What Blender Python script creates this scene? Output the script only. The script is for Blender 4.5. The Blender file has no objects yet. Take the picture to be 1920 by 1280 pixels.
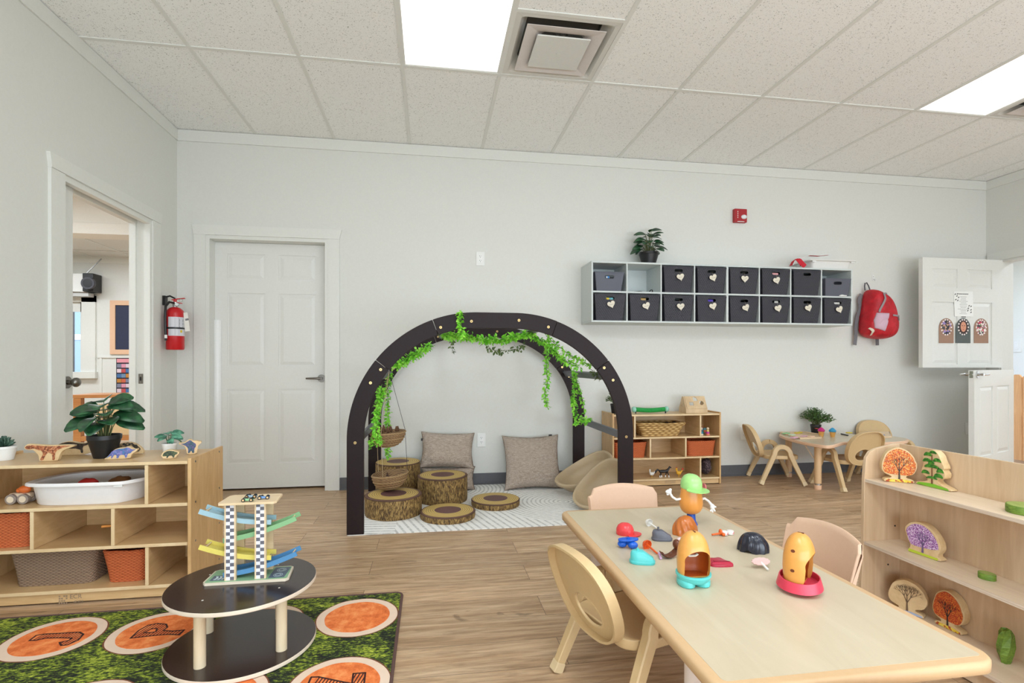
EXPO = 0.27
import bpy, bmesh, math, random
from mathutils import Vector, Matrix, noise
R = random.Random(7)
PI = math.pi
C = bpy.context.scene.collection
# ---------------------------------------------------------------- camera
FL, CX, HY, TH, CH = 972.3, 960.0, 684.5, 0.1553, 1.0265      # focal length (px), axis, horizon row, yaw, eye height
def at(u, v, z=None, y=None, x=None):
    """world point where the sight line through pixel (u, v) of the photograph meets a plane"""
    a = (u - CX) / FL; b = (HY - v) / FL
    d = (math.sin(TH) + a * math.cos(TH), math.cos(TH) - a * math.sin(TH), b)
    t = (z - CH) / d[2] if z is not None else y / d[1] if y is not None else x / d[0]
    return Vector((d[0] * t, d[1] * t, CH + d[2] * t))
cd = bpy.data.cameras.new('camera'); cam = bpy.data.objects.new('camera', cd); C.objects.link(cam)
cam.location = (0, 0, CH); cam.rotation_euler = (PI / 2, 0, -TH)
cd.sensor_width = 36; cd.lens = 36 * FL / 1920; cd.shift_y = (HY - 640) / 1920; cd.clip_start = .02
bpy.context.scene.camera = cam
# ---------------------------------------------------------------- materials
def lin(c):
    return tuple(((x / 255) / 12.92 if x / 255 <= .04045 else ((x / 255 + .055) / 1.055) ** 2.4) for x in c[:3]) + (1,)
class NT:
    def __init__(s, name, rough=.5, metal=0, spec=.5):
        m = s.m = bpy.data.materials.new(name); m.use_nodes = True; s.t = m.node_tree
        s.p = s.t.nodes['Principled BSDF']; s.p.inputs['Roughness'].default_value = rough
        s.p.inputs['Metallic'].default_value = metal; s.p.inputs['Specular IOR Level'].default_value = spec
        s.tc = None
    def n(s, typ, **k):
        nd = s.t.nodes.new('ShaderNode' + typ)
        for a, b in k.items(): setattr(nd, a, b)
        return nd
    def l(s, a, b): s.t.links.new(a, b)
    def co(s, scale=(1, 1, 1), rot=(0, 0, 0), loc=(0, 0, 0)):
        if s.tc is None: s.tc = s.n('TexCoord')
        mp = s.n('Mapping'); mp.inputs['Scale'].default_value = scale
        mp.inputs['Rotation'].default_value = rot; mp.inputs['Location'].default_value = loc
        s.l(s.tc.outputs['Object'], mp.inputs[0]); return mp.outputs[0]
    def noise(s, vec, scale, detail=3, rough=.5, dist=0):
        n = s.n('TexNoise'); n.inputs['Scale'].default_value = scale; n.inputs['Detail'].default_value = detail
        n.inputs['Roughness'].default_value = rough; n.inputs['Distortion'].default_value = dist
        s.l(vec, n.inputs['Vector']); return n.outputs['Fac']
    def ramp(s, fac, stops, const=False):
        r = s.n('ValToRGB'); e = r.color_ramp.elements
        if const: r.color_ramp.interpolation = 'CONSTANT'
        while len(e) < len(stops): e.new(.5)
        for i, (p, c) in enumerate(stops): e[i].position = p; e[i].color = lin(c)
        s.l(fac, r.inputs[0]); return r.outputs[0]
    def mix(s, fac, a, b, mode='MIX'):
        m = s.n('Mix', data_type='RGBA', blend_type=mode)
        for i, x in ((0, fac), (6, a), (7, b)):
            if isinstance(x, (int, float)): m.inputs[i].default_value = x
            elif isinstance(x, tuple): m.inputs[i].default_value = lin(x)
            else: s.l(x, m.inputs[i])
        return m.outputs[2]
    def math(s, op, a, b=0, c=None):
        m = s.n('Math', operation=op)
        for i, x in enumerate((a, b) if c is None else (a, b, c)):
            if isinstance(x, (int, float)): m.inputs[i].default_value = x
            else: s.l(x, m.inputs[i])
        return m.outputs[0]
    def bump(s, h, strength=.3, dist=.01):
        b = s.n('Bump'); b.inputs['Strength'].default_value = strength; b.inputs['Distance'].default_value = dist
        s.l(h, b.inputs['Height']); s.l(b.outputs[0], s.p.inputs['Normal'])
    def col(s, c):
        if isinstance(c, tuple): s.p.inputs['Base Color'].default_value = lin(c)
        else: s.l(c, s.p.inputs['Base Color'])
        return s.m
_pc = {}
def plain(c, rough=.45, metal=0, spec=.5, bump=0):
    k = (c, rough, metal, spec, bump)
    if k not in _pc:
        t = NT('paint_%d_%d_%d' % c, rough, metal, spec)
        f = t.noise(t.co(), 60, 2)
        a = tuple(max(0, x - 1) for x in c); b = tuple(min(255, x + 1) for x in c)
        t.col(t.ramp(f, [(.35, a), (.65, b)]))
        if bump: t.bump(f, bump, .002)
        _pc[k] = t.m
    return _pc[k]
def wood(name, c1, c2, grain=(3, 40, 40), rough=.4, scale=1.0, edge=None, rings=.25):
    t = NT(name, rough)
    w = t.noise(t.co((grain[0] * .4, grain[1] * .15, grain[2] * .15)), 1.2, 2)
    f = t.noise(t.co(grain), scale, 4, .6, 1.2)
    f2 = t.math('ADD', t.math('MULTIPLY', f, 1 - rings), t.math('MULTIPLY', w, rings))
    t.col(t.ramp(f2, [(.3, c1), (.5, tuple((a + b) // 2 for a, b in zip(c1, c2))), (.7, c2)]))
    t.bump(f, .06, .001); return t.m
WALL = plain((221, 221, 215), .6)
TRIM = plain((225, 225, 219), .4)
DOORW = plain((226, 226, 221), .4)
BASE = plain((92, 92, 96), .5)
# ceiling tile: off-white with pin holes and fissures
t = NT('acoustic_tile', .9)
v = t.noise(t.co(), 110, 3, .7); v2 = t.noise(t.co((1, 1, 1)), 210, 1)
d = t.ramp(v, [(.0, (150, 148, 142)), (.335, (160, 160, 156)), (.395, (246, 246, 244))])
TILE = t.col(t.mix(t.math('GREATER_THAN', v2, .70), d, (150, 148, 142))); t.bump(v, .25, .003)
BAR = plain((226, 226, 221), .5)
# plank floor: boards run across the room
t = NT('floor_planks', .42)
br = t.n('TexBrick', offset=.37, offset_frequency=2, squash=1)
br.inputs['Scale'].default_value = 1; br.inputs['Brick Width'].default_value = 1.22; br.inputs['Row Height'].default_value = .178
br.inputs['Mortar Size'].default_value = .0012; br.inputs['Mortar Smooth'].default_value = .1; br.inputs['Bias'].default_value = 0
br.inputs['Color1'].default_value = lin((206, 204, 200)); br.inputs['Color2'].default_value = lin((255, 255, 255)); br.inputs['Mortar'].default_value = lin((20, 20, 20))
t.l(t.co(loc=(.3, .05, 0)), br.inputs['Vector'])
sh = t.n('Separate' + 'Color') if False else None
off = t.n('VectorMath', operation='ADD'); t.l(t.co((1.1, 13, 1)), off.inputs[0])
sc = t.n('VectorMath', operation='SCALE'); t.l(br.outputs['Color'], sc.inputs[0]); sc.inputs['Scale'].default_value = 30; t.l(sc.outputs[0], off.inputs[1])
g = t.noise(off.outputs[0], 1.4, 6, .62, 1.4)
g2 = t.noise(off.outputs[0], 5.0, 4, .7, .4)
off2 = t.n('VectorMath', operation='ADD'); t.l(t.co((2.2, 5, 1)), off2.inputs[0]); t.l(sc.outputs[0], off2.inputs[1])
kn = t.noise(off2.outputs[0], 1.1, 3, .6, 2.5)
base = t.ramp(g, [(.25, (160, 126, 92)), (.43, (204, 168, 130)), (.6, (222, 190, 154)), (.78, (234, 208, 176))])
base = t.mix(t.ramp(g2, [(.3, (150, 150, 150)), (.6, (255, 255, 255))]), (140, 108, 78), base)
base = t.mix(t.ramp(kn, [(.66, (0, 0, 0)), (.74, (190, 190, 190))]), base, (92, 66, 46))
base = t.mix(.55, base, t.mix(1.0, base, br.outputs['Color'], 'MULTIPLY'))
base = t.mix(t.math('MULTIPLY', br.outputs['Fac'], .45), base, (60, 42, 30))
FLOOR = t.col(t.mix(1.0, base, (250, 250, 250), 'MULTIPLY'))
t.bump(t.math('SUBTRACT', t.math('MULTIPLY', g, .3), br.outputs['Fac']), .25, .002)
MAPLE = wood('maple_laminate', (196, 158, 108), (224, 190, 142), (4, 4, 30), .33)
MAPLEX = wood('maple_laminate_side', (190, 148, 96), (222, 184, 132), (3, 8, 1.6), .33, 2.5)
MAPLE_E = wood('maple_edge', (214, 182, 136), (236, 212, 172), (5, 5, 5), .4)
BIRCH = wood('birch_board', (200, 168, 132), (226, 200, 168), (20, 20, 1.8), .45)
BIRCHT = wood('birch_shelf_top', (216, 192, 164), (236, 216, 190), (14, 2, 14), .4)
PLYE = wood('plywood_edge', (196, 172, 150), (236, 222, 204), (3, 3, 160), .5)
TOPL = wood('pale_maple_top', (194, 178, 150), (210, 196, 170), (9, 1.6, 9), .3)
RIMT = plain((208, 172, 130), .4)
DARKW = plain((36, 24, 25), .5, 0, .22); DARKE = plain((48, 36, 35), .55, 0, .2)
TAN = plain((208, 178, 132), .42); TAN2 = plain((186, 164, 132), .45); PEACH = plain((222, 186, 158), .42)
STEEL = plain((150, 148, 144), .28, 1); CHROME = plain((205, 205, 205), .15, 1); BRASS = plain((196, 166, 112), .3, 1)
NICKEL = plain((128, 124, 118), .32, 1)
BLACK = plain((22, 22, 24), .4); WHITE = plain((235, 235, 232), .35); DGREY = plain((70, 70, 78), .5)
def emit(name, c, s):
    m = bpy.data.materials.new(name); m.use_nodes = True; nt = m.node_tree; p = nt.nodes['Principled BSDF']
    p.inputs['Base Color'].default_value = lin((240, 240, 240)); p.inputs['Emission Color'].default_value = lin(c); p.inputs['Emission Strength'].default_value = s
    return m
def weave(t, u, v, bw, rh):
    r = t.math('FLOOR', t.math('DIVIDE', v, rh)); row = t.math('ABSOLUTE', t.math('SINE', t.math('MULTIPLY', t.math('DIVIDE', v, rh), PI)))
    s_ = t.math('SINE', t.math('ADD', t.math('MULTIPLY', t.math('DIVIDE', u, bw), 2 * PI), t.math('MULTIPLY', r, PI)))
    return t.math('MULTIPLY', t.math('ADD', t.math('MULTIPLY', s_, .38), .62), t.math('POWER', row, .6)), s_
def wicker(name, c1, c2, s=1.0):
    t = NT(name, .7)
    sp = t.n('SeparateXYZ'); t.l(t.co(), sp.inputs[0])
    cb = t.n('CombineXYZ'); t.l(t.math('ADD', sp.outputs[0], sp.outputs[1]), cb.inputs[0]); t.l(sp.outputs[2], cb.inputs[1])
    h, rw = weave(t, t.math('ADD', sp.outputs[0], sp.outputs[1]), sp.outputs[2], .022 * s, .0066 * s)
    nz = t.noise(t.co((3, 3, 60)), 6, 2); k = t.math('ADD', t.math('MULTIPLY', h, .8), t.math('MULTIPLY', nz, .3))
    t.bump(h, .9, .004); return t.col(t.ramp(k, [(.08, tuple(x // 3 for x in c1)), (.35, c1), (.85, c2)]))
    b = t.n('TexBrick', offset=.5); b.inputs['Scale'].default_value = 1; s *= 1.7; b.inputs['Brick Width'].default_value = .011 * s
    b.inputs['Row Height'].default_value = .0048 * s; b.inputs['Mortar Size'].default_value = .0009 * s; b.inputs['Mortar Smooth'].default_value = .8
    b.inputs['Color1'].default_value = lin(c1); b.inputs['Color2'].default_value = lin(c2); b.inputs['Mortar'].default_value = lin(tuple(x // 3 for x in c1))
    t.l(cb.outputs[0], b.inputs['Vector']); t.bump(t.math('SUBTRACT', 1, b.outputs['Fac']), .9, .003)
    return t.col(b.outputs['Color'])
WICK_O = wicker('orange_wicker', (196, 92, 46), (222, 122, 70)); WICK_B = wicker('brown_wicker', (134, 108, 88), (166, 140, 116))
HYAC = wicker('water_hyacinth', (170, 130, 72), (216, 182, 122), 2.6); COIR = wicker('coir_basket', (142, 110, 78), (176, 144, 104), 1.2)
t = NT('bin_plastic', .5); sp = t.n('SeparateXYZ'); t.l(t.co(), sp.inputs[0])
cb = t.n('CombineXYZ'); t.l(t.math('ADD', sp.outputs[0], sp.outputs[1]), cb.inputs[0]); t.l(sp.outputs[2], cb.inputs[1])
b = t.n('TexBrick', offset=.5); b.inputs['Scale'].default_value = 1; b.inputs['Brick Width'].default_value = .024; b.inputs['Row Height'].default_value = .011
b.inputs['Mortar Size'].default_value = .0022; b.inputs['Mortar Smooth'].default_value = .4
h_, s_ = weave(t, t.math('ADD', sp.outputs[0], sp.outputs[1]), sp.outputs[2], .02, .0125)
t.l(cb.outputs[0], b.inputs['Vector']); b.inputs['Color1'].default_value = lin((48, 47, 55)); b.inputs['Color2'].default_value = lin((66, 65, 76)); b.inputs['Mortar'].default_value = lin((14, 14, 18))
t.bump(h_, .6, .003); BIN = t.col(t.ramp(h_, [(.1, (34, 33, 40)), (.5, (52, 51, 60)), (.86, (62, 61, 72)), (.93, (18, 18, 22))]))
t = NT('bin_plastic_grey', .5); sp = t.n('SeparateXYZ'); t.l(t.co(), sp.inputs[0])
h_, s_ = weave(t, t.math('ADD', sp.outputs[0], sp.outputs[1]), sp.outputs[2], .018, .012)
BING = t.col(t.ramp(h_, [(.1, (78, 80, 92)), (.5, (92, 94, 106)), (.86, (104, 106, 118)), (.94, (44, 44, 52))]))
t = NT('linen', .9)
a = t.noise(t.co((14, 14, 220)), 3, 3); b_ = t.noise(t.co((220, 220, 14)), 3, 3)
f = t.math('ADD', t.math('MULTIPLY', a, .5), t.math('MULTIPLY', b_, .5))
LINEN = t.col(t.ramp(f, [(.36, (122, 106, 94)), (.5, (168, 152, 138)), (.64, (204, 190, 176))])); t.bump(f, .3, .002)
# bark fabric and ring top of the log cushions
t = NT('bark_print', .75)
f = t.noise(t.co((62, 62, 14)), 2.2, 5, .74, .5)
BARK = t.col(t.ramp(f, [(.38, (46, 30, 16)), (.46, (96, 70, 38)), (.54, (146, 116, 64)), (.66, (186, 156, 98))])); t.bump(f, .3, .004)
t = NT('ring_print', .6); sp = t.n('VectorMath', operation='MULTIPLY'); t.l(t.co(), sp.inputs[0]); sp.inputs[1].default_value = (1, 1, 0)
ln = t.n('VectorMath', operation='LENGTH'); t.l(sp.outputs[0], ln.inputs[0]); dist = t.math('DIVIDE', ln.outputs['Value'], .19)
wob = t.math('ADD', dist, t.math('MULTIPLY', t.math('SUBTRACT', t.noise(t.co(), 9, 2), .5), .05))
rg = t.math('MULTIPLY', t.math('ADD', t.math('SINE', t.math('MULTIPLY', wob, 80)), 1), .5)
yel = t.ramp(rg, [(.04, (140, 108, 54)), (.3, (208, 178, 106))])
yel = t.mix(t.math('GREATER_THAN', dist, .89), yel, (106, 74, 58))
RING = t.col(t.mix(t.math('LESS_THAN', wob, .47), yel, (104, 70, 66)))
t = NT('moss_print', .95)
f = t.noise(t.co((50, 110, 40), rot=(0, 0, .3)), 1.2, 5, .7, .4); f3 = t.noise(t.co((7, 9, 7)), 1, 3)
f = t.math('ADD', f, t.math('MULTIPLY', t.math('SUBTRACT', f3, .5), .45))
MOSS = t.col(t.ramp(f, [(.37, (12, 16, 12)), (.47, (34, 44, 16)), (.54, (96, 116, 28)), (.62, (160, 174, 48)), (.71, (206, 208, 92))])); t.bump(f, .5, .006)
t = NT('log_slice_print', .9); f = t.noise(t.co(), 26, 5, .7)
SLICE = t.col(t.ramp(f, [(.3, (204, 90, 36)), (.5, (236, 126, 62)), (.7, (248, 162, 98))]))
SLICE_W = plain((232, 206, 184), .9); SLICE_B = plain((120, 70, 44), .9); INK = plain((58, 22, 20), .9); RUGB = plain((92, 66, 60), .9)
t = NT('woven_mat', .95)
sp = t.n('SeparateXYZ'); t.l(t.co(), sp.inputs[0]); X, Y = sp.outputs[0], sp.outputs[1]
def arcs(cx, cy, r, f=190):
    dx = t.math('SUBTRACT', X, cx); dy = t.math('SUBTRACT', Y, cy)
    d = t.math('SQRT', t.math('ADD', t.math('MULTIPLY', dx, dx), t.math('MULTIPLY', dy, dy)))
    return t.math('GREATER_THAN', t.math('SINE', t.math('MULTIPLY', d, f)), .35), t.math('LESS_THAN', d, r)
st = t.math('GREATER_THAN', t.math('SINE', t.math('ADD', t.math('MULTIPLY', X, 135), t.math('MULTIPLY', Y, 42))), .5)
st2 = t.math('GREATER_THAN', t.math('SINE', t.math('ADD', t.math('MULTIPLY', Y, 130), t.math('MULTIPLY', X, 12))), .5)
zone = t.math('LESS_THAN', X, -.22)
pat = t.mix(zone, st, st2)
for c_ in ((.98, 3.78, .5), (.1, 4.3, .55), (1.5, 3.2, .3)):
    s_, m_ = arcs(*c_); pat = t.mix(m_, pat, s_)
sf = t.noise(t.co(), 40, 3)
mc = t.mix(pat, (238, 236, 232), t.ramp(sf, [(.4, (192, 190, 186)), (.65, (220, 218, 214))]))
MATM = t.col(mc); t.bump(sf, .3, .003)
def speck(name, cols, scale=70, rough=.6, stretch=(1, 1, 1)):
    t = NT(name, rough); vo = t.n('TexVoronoi'); vo.inputs['Scale'].default_value = scale; t.l(t.co(stretch), vo.inputs['Vector'])
    sp = t.n('SeparateColor'); t.l(vo.outputs['Color'], sp.inputs[0])
    n = len(cols); return t.col(t.ramp(sp.outputs[0], [(i / n, c) for i, c in enumerate(cols)], True))
def leafm(name, c1, c2, rough=.5):
    t = NT(name, rough); f = t.noise(t.co(), 30, 2); return t.col(t.ramp(f, [(.35, c1), (.65, c2)]))
LEAF_B = leafm('bright_leaf', (104, 196, 40), (172, 238, 86)); LEAF_D = leafm('dark_leaf', (22, 58, 36), (52, 104, 62), .35)
LEAF_O = leafm('olive_leaf', (74, 96, 50), (110, 130, 72)); LEAF_M = leafm('mid_leaf', (40, 78, 34), (86, 128, 60)); STEMM = plain((96, 104, 60), .6)
# ---------------------------------------------------------------- mesh building
class MB:
    def __init__(s): s.bm = bmesh.new(); s.mi = 0
    def m(s, i): s.mi = i; return s
    def F(s, vs):
        try: f = s.bm.faces.new(vs); f.material_index = s.mi; return f
        except ValueError: return None
    def V(s, p): return s.bm.verts.new(p)
    def box(s, x0, x1, y0, y1, z0, z1):
        v = [s.V((x, y, z)) for z in (z0, z1) for y in (y0, y1) for x in (x0, x1)]
        for q in ((0, 2, 3, 1), (4, 5, 7, 6), (0, 1, 5, 4), (2, 6, 7, 3), (0, 4, 6, 2), (1, 3, 7, 5)): s.F([v[i] for i in q])
        return s
    def obox(s, c, U, V_, W, a, b, d):
        c, U, V_, W = Vector(c), Vector(U), Vector(V_), Vector(W)
        v = [s.V(c + U * (x * a / 2) + V_ * (y * b / 2) + W * (z * d / 2)) for z in (-1, 1) for y in (-1, 1) for x in (-1, 1)]
        for q in ((0, 2, 3, 1), (4, 5, 7, 6), (0, 1, 5, 4), (2, 6, 7, 3), (0, 4, 6, 2), (1, 3, 7, 5)): s.F([v[i] for i in q])
        return s
    def loft(s, loops, c0=True, c1=True, ring=False):
        L = [[s.V(p) for p in lp] for lp in loops]; n = len(L[0])
        pairs = list(zip(L, L[1:])) + ([(L[-1], L[0])] if ring else [])
        for A, B in pairs:
            for i in range(n): s.F([A[i], A[(i + 1) % n], B[(i + 1) % n], B[i]])
        if c0 and not ring: s.F(L[0][::-1])
        if c1 and not ring: s.F(L[-1])
        return s
    def lathe(s, prof, c=(0, 0, 0), n=32, c0=True, c1=True):
        s.loft([[(c[0] + r * math.cos(2 * PI * i / n), c[1] + r * math.sin(2 * PI * i / n), c[2] + z) for i in range(n)] for r, z in prof], c0, c1); return s
    def sweep(s, pts, prof, side=None, scales=None, cap=True):
        pts = [Vector(p) for p in pts]; loops = []; prev = Vector(side) if side else None
        for i, p in enumerate(pts):
            t = (pts[min(i + 1, len(pts) - 1)] - pts[max(i - 1, 0)]).normalized()
            a = prev if prev is not None else (Vector((0, 0, 1)) if abs(t.z) < .9 else Vector((1, 0, 0)))
            a = (a - t * a.dot(t)).normalized()
            if side is None: prev = a
            b = t.cross(a); k = scales[i] if scales else 1
            loops.append([p + a * (x * k) + b * (y * k) for x, y in prof])
        s.loft(loops, cap, cap); return s
    def tube(s, pts, r, n=10, scales=None, cap=True):
        return s.sweep(pts, [(r * math.cos(2 * PI * i / n), r * math.sin(2 * PI * i / n)) for i in range(n)], None, scales, cap)
    def cyl(s, a, b, r, n=20, r2=None): return s.tube([a, b], r, n, [1, (r2 if r2 is not None else r) / r])
    def ball(s, c, r, n=14, sc=(1, 1, 1), rot=None):
        m = Matrix.Translation(Vector(c)) @ (rot.to_4x4() if rot else Matrix()) @ Matrix.Diagonal((*[r * k for k in sc], 1))
        g = bmesh.ops.create_uvsphere(s.bm, u_segments=n, v_segments=max(6, n * 2 // 3), radius=1, matrix=m)
        for v in g['verts']:
            for f in v.link_faces: f.material_index = s.mi
        return s
    def plate(s, outer, thick, O=(0, 0, 0), U=(1, 0, 0), V_=(0, 0, 1), N=(0, -1, 0), holes=(), w0=0):
        """flat plate from a 2D outline with holes; thickness along N from w0"""
        O, U, V_, N = Vector(O), Vector(U), Vector(V_), Vector(N)
        P3 = lambda p, w: O + U * p[0] + V_ * p[1] + N * w
        if not holes:
            s.loft([[P3(p, w0) for p in outer], [P3(p, w0 + thick) for p in outer]]); return s
        tb = bmesh.new(); ed = []
        for lp in [outer] + list(holes):
            vs = [tb.verts.new((p[0], p[1], 0)) for p in lp]
            ed += [tb.edges.new((vs[i], vs[(i + 1) % len(vs)])) for i in range(len(vs))]
        bmesh.ops.triangle_fill(tb, use_beauty=True, use_dissolve=False, edges=ed, normal=(0, 0, 1))
        tb.verts.index_update()
        tv = [(v.co.x, v.co.y) for v in tb.verts]; tf = [[v.index for v in f.verts] for f in tb.faces]; tb.free()
        A = [s.V(P3(p, w0)) for p in tv]; B = [s.V(P3(p, w0 + thick)) for p in tv]
        for f in tf: s.F([A[i] for i in f][::-1]); s.F([B[i] for i in f])
        k = 0
        for lp in [outer] + list(holes):
            n = len(lp)
            for i in range(n): s.F([A[k + i], A[k + (i + 1) % n], B[k + (i + 1) % n], B[k + i]])
            k += n
        return s
    def leaf(s, base, d, up, L, W, droop=.2, seg=4):
        d = Vector(d).normalized(); up = Vector(up); sd = d.cross(up)
        sd = sd.normalized() if sd.length > 1e-4 else Vector((1, 0, 0)); nn = sd.cross(d); base = Vector(base); rows = []
        for i in range(seg + 1):
            t = i / seg; w = W * .5 * math.sin(PI * min(1, t * .92 + .04)) ** .75
            c = base + d * (L * t) - nn * (droop * L * t * t)
            rows.append([s.V(c - sd * w + nn * w * .25), s.V(c), s.V(c + sd * w + nn * w * .25)])
        for A, B in zip(rows, rows[1:]):
            s.F([A[0], A[1], B[1], B[0]]); s.F([A[1], A[2], B[2], B[1]])
        return s
    def build(s, name, mats, parent=None, world=True, smooth=True, bevel=0, ang=35, sub=0, weld=False, solid=0):
        if weld: bmesh.ops.remove_doubles(s.bm, verts=s.bm.verts, dist=1e-5)
        if parent is not None and world:
            bmesh.ops.transform(s.bm, matrix=MW(parent).inverted(), verts=s.bm.verts)
        bmesh.ops.recalc_face_normals(s.bm, faces=s.bm.faces)
        me = bpy.data.meshes.new(name); s.bm.to_mesh(me); s.bm.free()
        for m in (mats if isinstance(mats, (list, tuple)) else [mats]): me.materials.append(m)
        if smooth:
            me.shade_smooth()
            if not sub: me.set_sharp_from_angle(angle=math.radians(ang))
        o = bpy.data.objects.new(name, me); C.objects.link(o)
        if parent is not None: o.parent = parent
        if solid:
            md = o.modifiers.new('solid', 'SOLIDIFY'); md.thickness = solid; md.offset = 0
        if sub:
            md = o.modifiers.new('sub', 'SUBSURF'); md.levels = sub; md.render_levels = sub
        if bevel:
            md = o.modifiers.new('bevel', 'BEVEL'); md.width = bevel; md.segments = 2; md.limit_method = 'ANGLE'; md.angle_limit = math.radians(40); md.harden_normals = True
        return o
def MW(o):
    m = Matrix.Translation(o.location) @ o.rotation_euler.to_matrix().to_4x4() @ Matrix.Diagonal((*o.scale, 1))
    return MW(o.parent) @ m if o.parent else m
def tag(o, label=None, cat=None, group=None, kind=None):
    for k, v in (('label', label), ('category', cat), ('group', group), ('kind', kind)):
        if v: o[k] = v
    return o
def thing(name, label, cat, loc=(0, 0, 0), rz=0, group=None):
    o = bpy.data.objects.new(name, None); C.objects.link(o); o.location = loc; o.rotation_euler = (0, 0, rz); o.empty_display_size = .05
    return tag(o, label, cat, group)
def copy_tree(o, parent=None):
    c = o.copy(); C.objects.link(c); c.parent = parent
    for ch in list(o.children): copy_tree(ch, c)
    return c
def struct(name, mb, mat, parent=None, **k):
    o = mb.build(name, mat, parent, **k)
    if parent is None: o['kind'] = 'structure'
    return o
def rrect(w, d, r, n=5, cx=0, cy=0):
    out = []
    for qx, qy, a0 in ((1, 1, 0), (-1, 1, PI / 2), (-1, -1, PI), (1, -1, 1.5 * PI)):
        for i in range(n + 1):
            a = a0 + PI / 2 * i / n
            out.append((cx + qx * (w / 2 - r) + r * math.cos(a), cy + qy * (d / 2 - r) + r * math.sin(a)))
    return out
def ell(cx, cy, a, b, n=24, rot=0):
    return [(cx + a * math.cos(t) * math.cos(rot) - b * math.sin(t) * math.sin(rot), cy + a * math.cos(t) * math.sin(rot) + b * math.sin(t) * math.cos(rot)) for t in (2 * PI * i / n for i in range(n))]
def smooth2(pts, it=2):
    for _ in range(it):
        q = []
        for i in range(len(pts)):
            a, b = pts[i], pts[(i + 1) % len(pts)]
            q += [(a[0] * .75 + b[0] * .25, a[1] * .75 + b[1] * .25), (a[0] * .25 + b[0] * .75, a[1] * .25 + b[1] * .75)]
        pts = q
    return pts
def inset2(pts, d):
    """move a closed outline inwards by d (either winding)"""
    n = len(pts); ar = sum(pts[i][0] * pts[(i + 1) % n][1] - pts[(i + 1) % n][0] * pts[i][1] for i in range(n)); sg = 1 if ar > 0 else -1; out = []
    for i in range(n):
        a, b, c = pts[i - 1], pts[i], pts[(i + 1) % n]
        tx, ty = c[0] - a[0], c[1] - a[1]; L = math.hypot(tx, ty) or 1
        out.append((b[0] - sg * ty / L * d, b[1] + sg * tx / L * d))
    return out
def text_mesh(txt, size, name, mat, parent, loc, rot, depth=.0006, label=None):
    cu = bpy.data.curves.new(name, 'FONT'); cu.body = txt; cu.size = size; cu.extrude = depth; cu.align_x = 'CENTER'; cu.align_y = 'CENTER'
    tmp = bpy.data.objects.new('tmp', cu); me = bpy.data.meshes.new_from_object(tmp); bpy.data.objects.remove(tmp)
    me.materials.clear(); me.materials.append(mat)
    o = bpy.data.objects.new(name, me); C.objects.link(o); o.parent = parent
    M = Matrix.Translation(Vector(loc)) @ rot
    o.matrix_local = (MW(parent).inverted() @ M) if parent else M
    return o
# ================================================================ the room
XL, XR, YB, YF, CZ, WT = -1.975, 5.554, 4.444, -2.6, 2.882, .12
struct('floor', MB().box(-8.2, 9.2, YF - .2, 8.7, -.1, 0), FLOOR, smooth=False)
# ceiling: lay-in tiles on a T-bar grid, 2 ft columns and 4 ft rows
GX = [-2.003 + k * .6096 for k in range(0, 13)]; GY = [3.283 - 1.2192 * j for j in range(0, 6)]
cells = []
cl = MB()
light_cells = {(3, 0), (9, 0)}; vent_cells = {(4, 0), (10, 0)}
ys = [YB] + GY
for k in range(-1, len(GX)):
    x0 = XL if k < 1 else GX[k]; x1 = GX[k + 1] if 0 <= k < len(GX) - 1 else XR
    if k == -1: continue
    x0 = max(XL, GX[k]); x1 = min(XR, x1)
    for j in range(len(ys) - 1):
        if (k, j - 1) in light_cells: continue
        y1, y0 = ys[j], max(YF, ys[j + 1])
        if (k, j - 1) in vent_cells: y1 = ys[j] - .6096
        if y1 - y0 < .02: continue
        cl.box(x0 + .001, x1 - .001, y0 + .001, y1 - .001, CZ + .004, CZ + .02)
cl.m(1).box(XL - .12, XR + .12, YF - .1, YB + .1, CZ + .16, CZ + .2)
struct('ceiling', cl, [TILE, BAR], smooth=False)
gb = MB()
for x in GX[1:]: gb.box(x - .012, x + .012, YF, YB, CZ - .001, CZ + .006)
for y in GY: gb.box(XL, XR, y - .012, y + .012, CZ - .0015, CZ + .0055)
for k in (4, 10): gb.box(GX[k], GX[k + 1], GY[0] - .6096 - .012, GY[0] - .6096 + .012, CZ - .0015, CZ + .0055)
struct('trim_1', gb, BAR, smooth=False)
# back wall with doorway 1
D1 = (-1.761, -.831, 2.06)
w = MB().box(XL - WT, D1[0], YB, YB + WT, 0, CZ + .16).box(D1[1], XR + WT, YB, YB + WT, 0, CZ + .16).box(D1[0], D1[1], YB, YB + WT, D1[2], CZ + .16)
struct('wall_back', w, WALL, smooth=False)
# left wall with doorway 2 (a door that slides into the wall)
a, b, zt = 3.157, 4.058, 2.062
w = MB().box(XL - WT, XL, YF, 2.3, 0, CZ + .16).box(XL - WT, XL, b, YB, 0, CZ + .16).box(XL - WT, XL, 2.3, b, zt, CZ + .16)
w.box(XL - .034, XL, 2.3, a, 0, zt).box(XL - WT, XL - .088, 2.3, a, 0, zt)
struct('wall_left', w, WALL, smooth=False)
# right wall with doorway 3
c, d = 3.40, 4.31
w = MB().box(XR, XR + WT, YF, c, 0, CZ + .16).box(XR, XR + WT, d, YB, 0, CZ + .16).box(XR, XR + WT, c, d, 2.06, CZ + .16)
struct('wall_right', w, WALL, smooth=False)
struct('wall_front', MB().box(XL - WT, XR + WT, YF - WT, YF, 0, CZ + .16), WALL, smooth=False)
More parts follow.
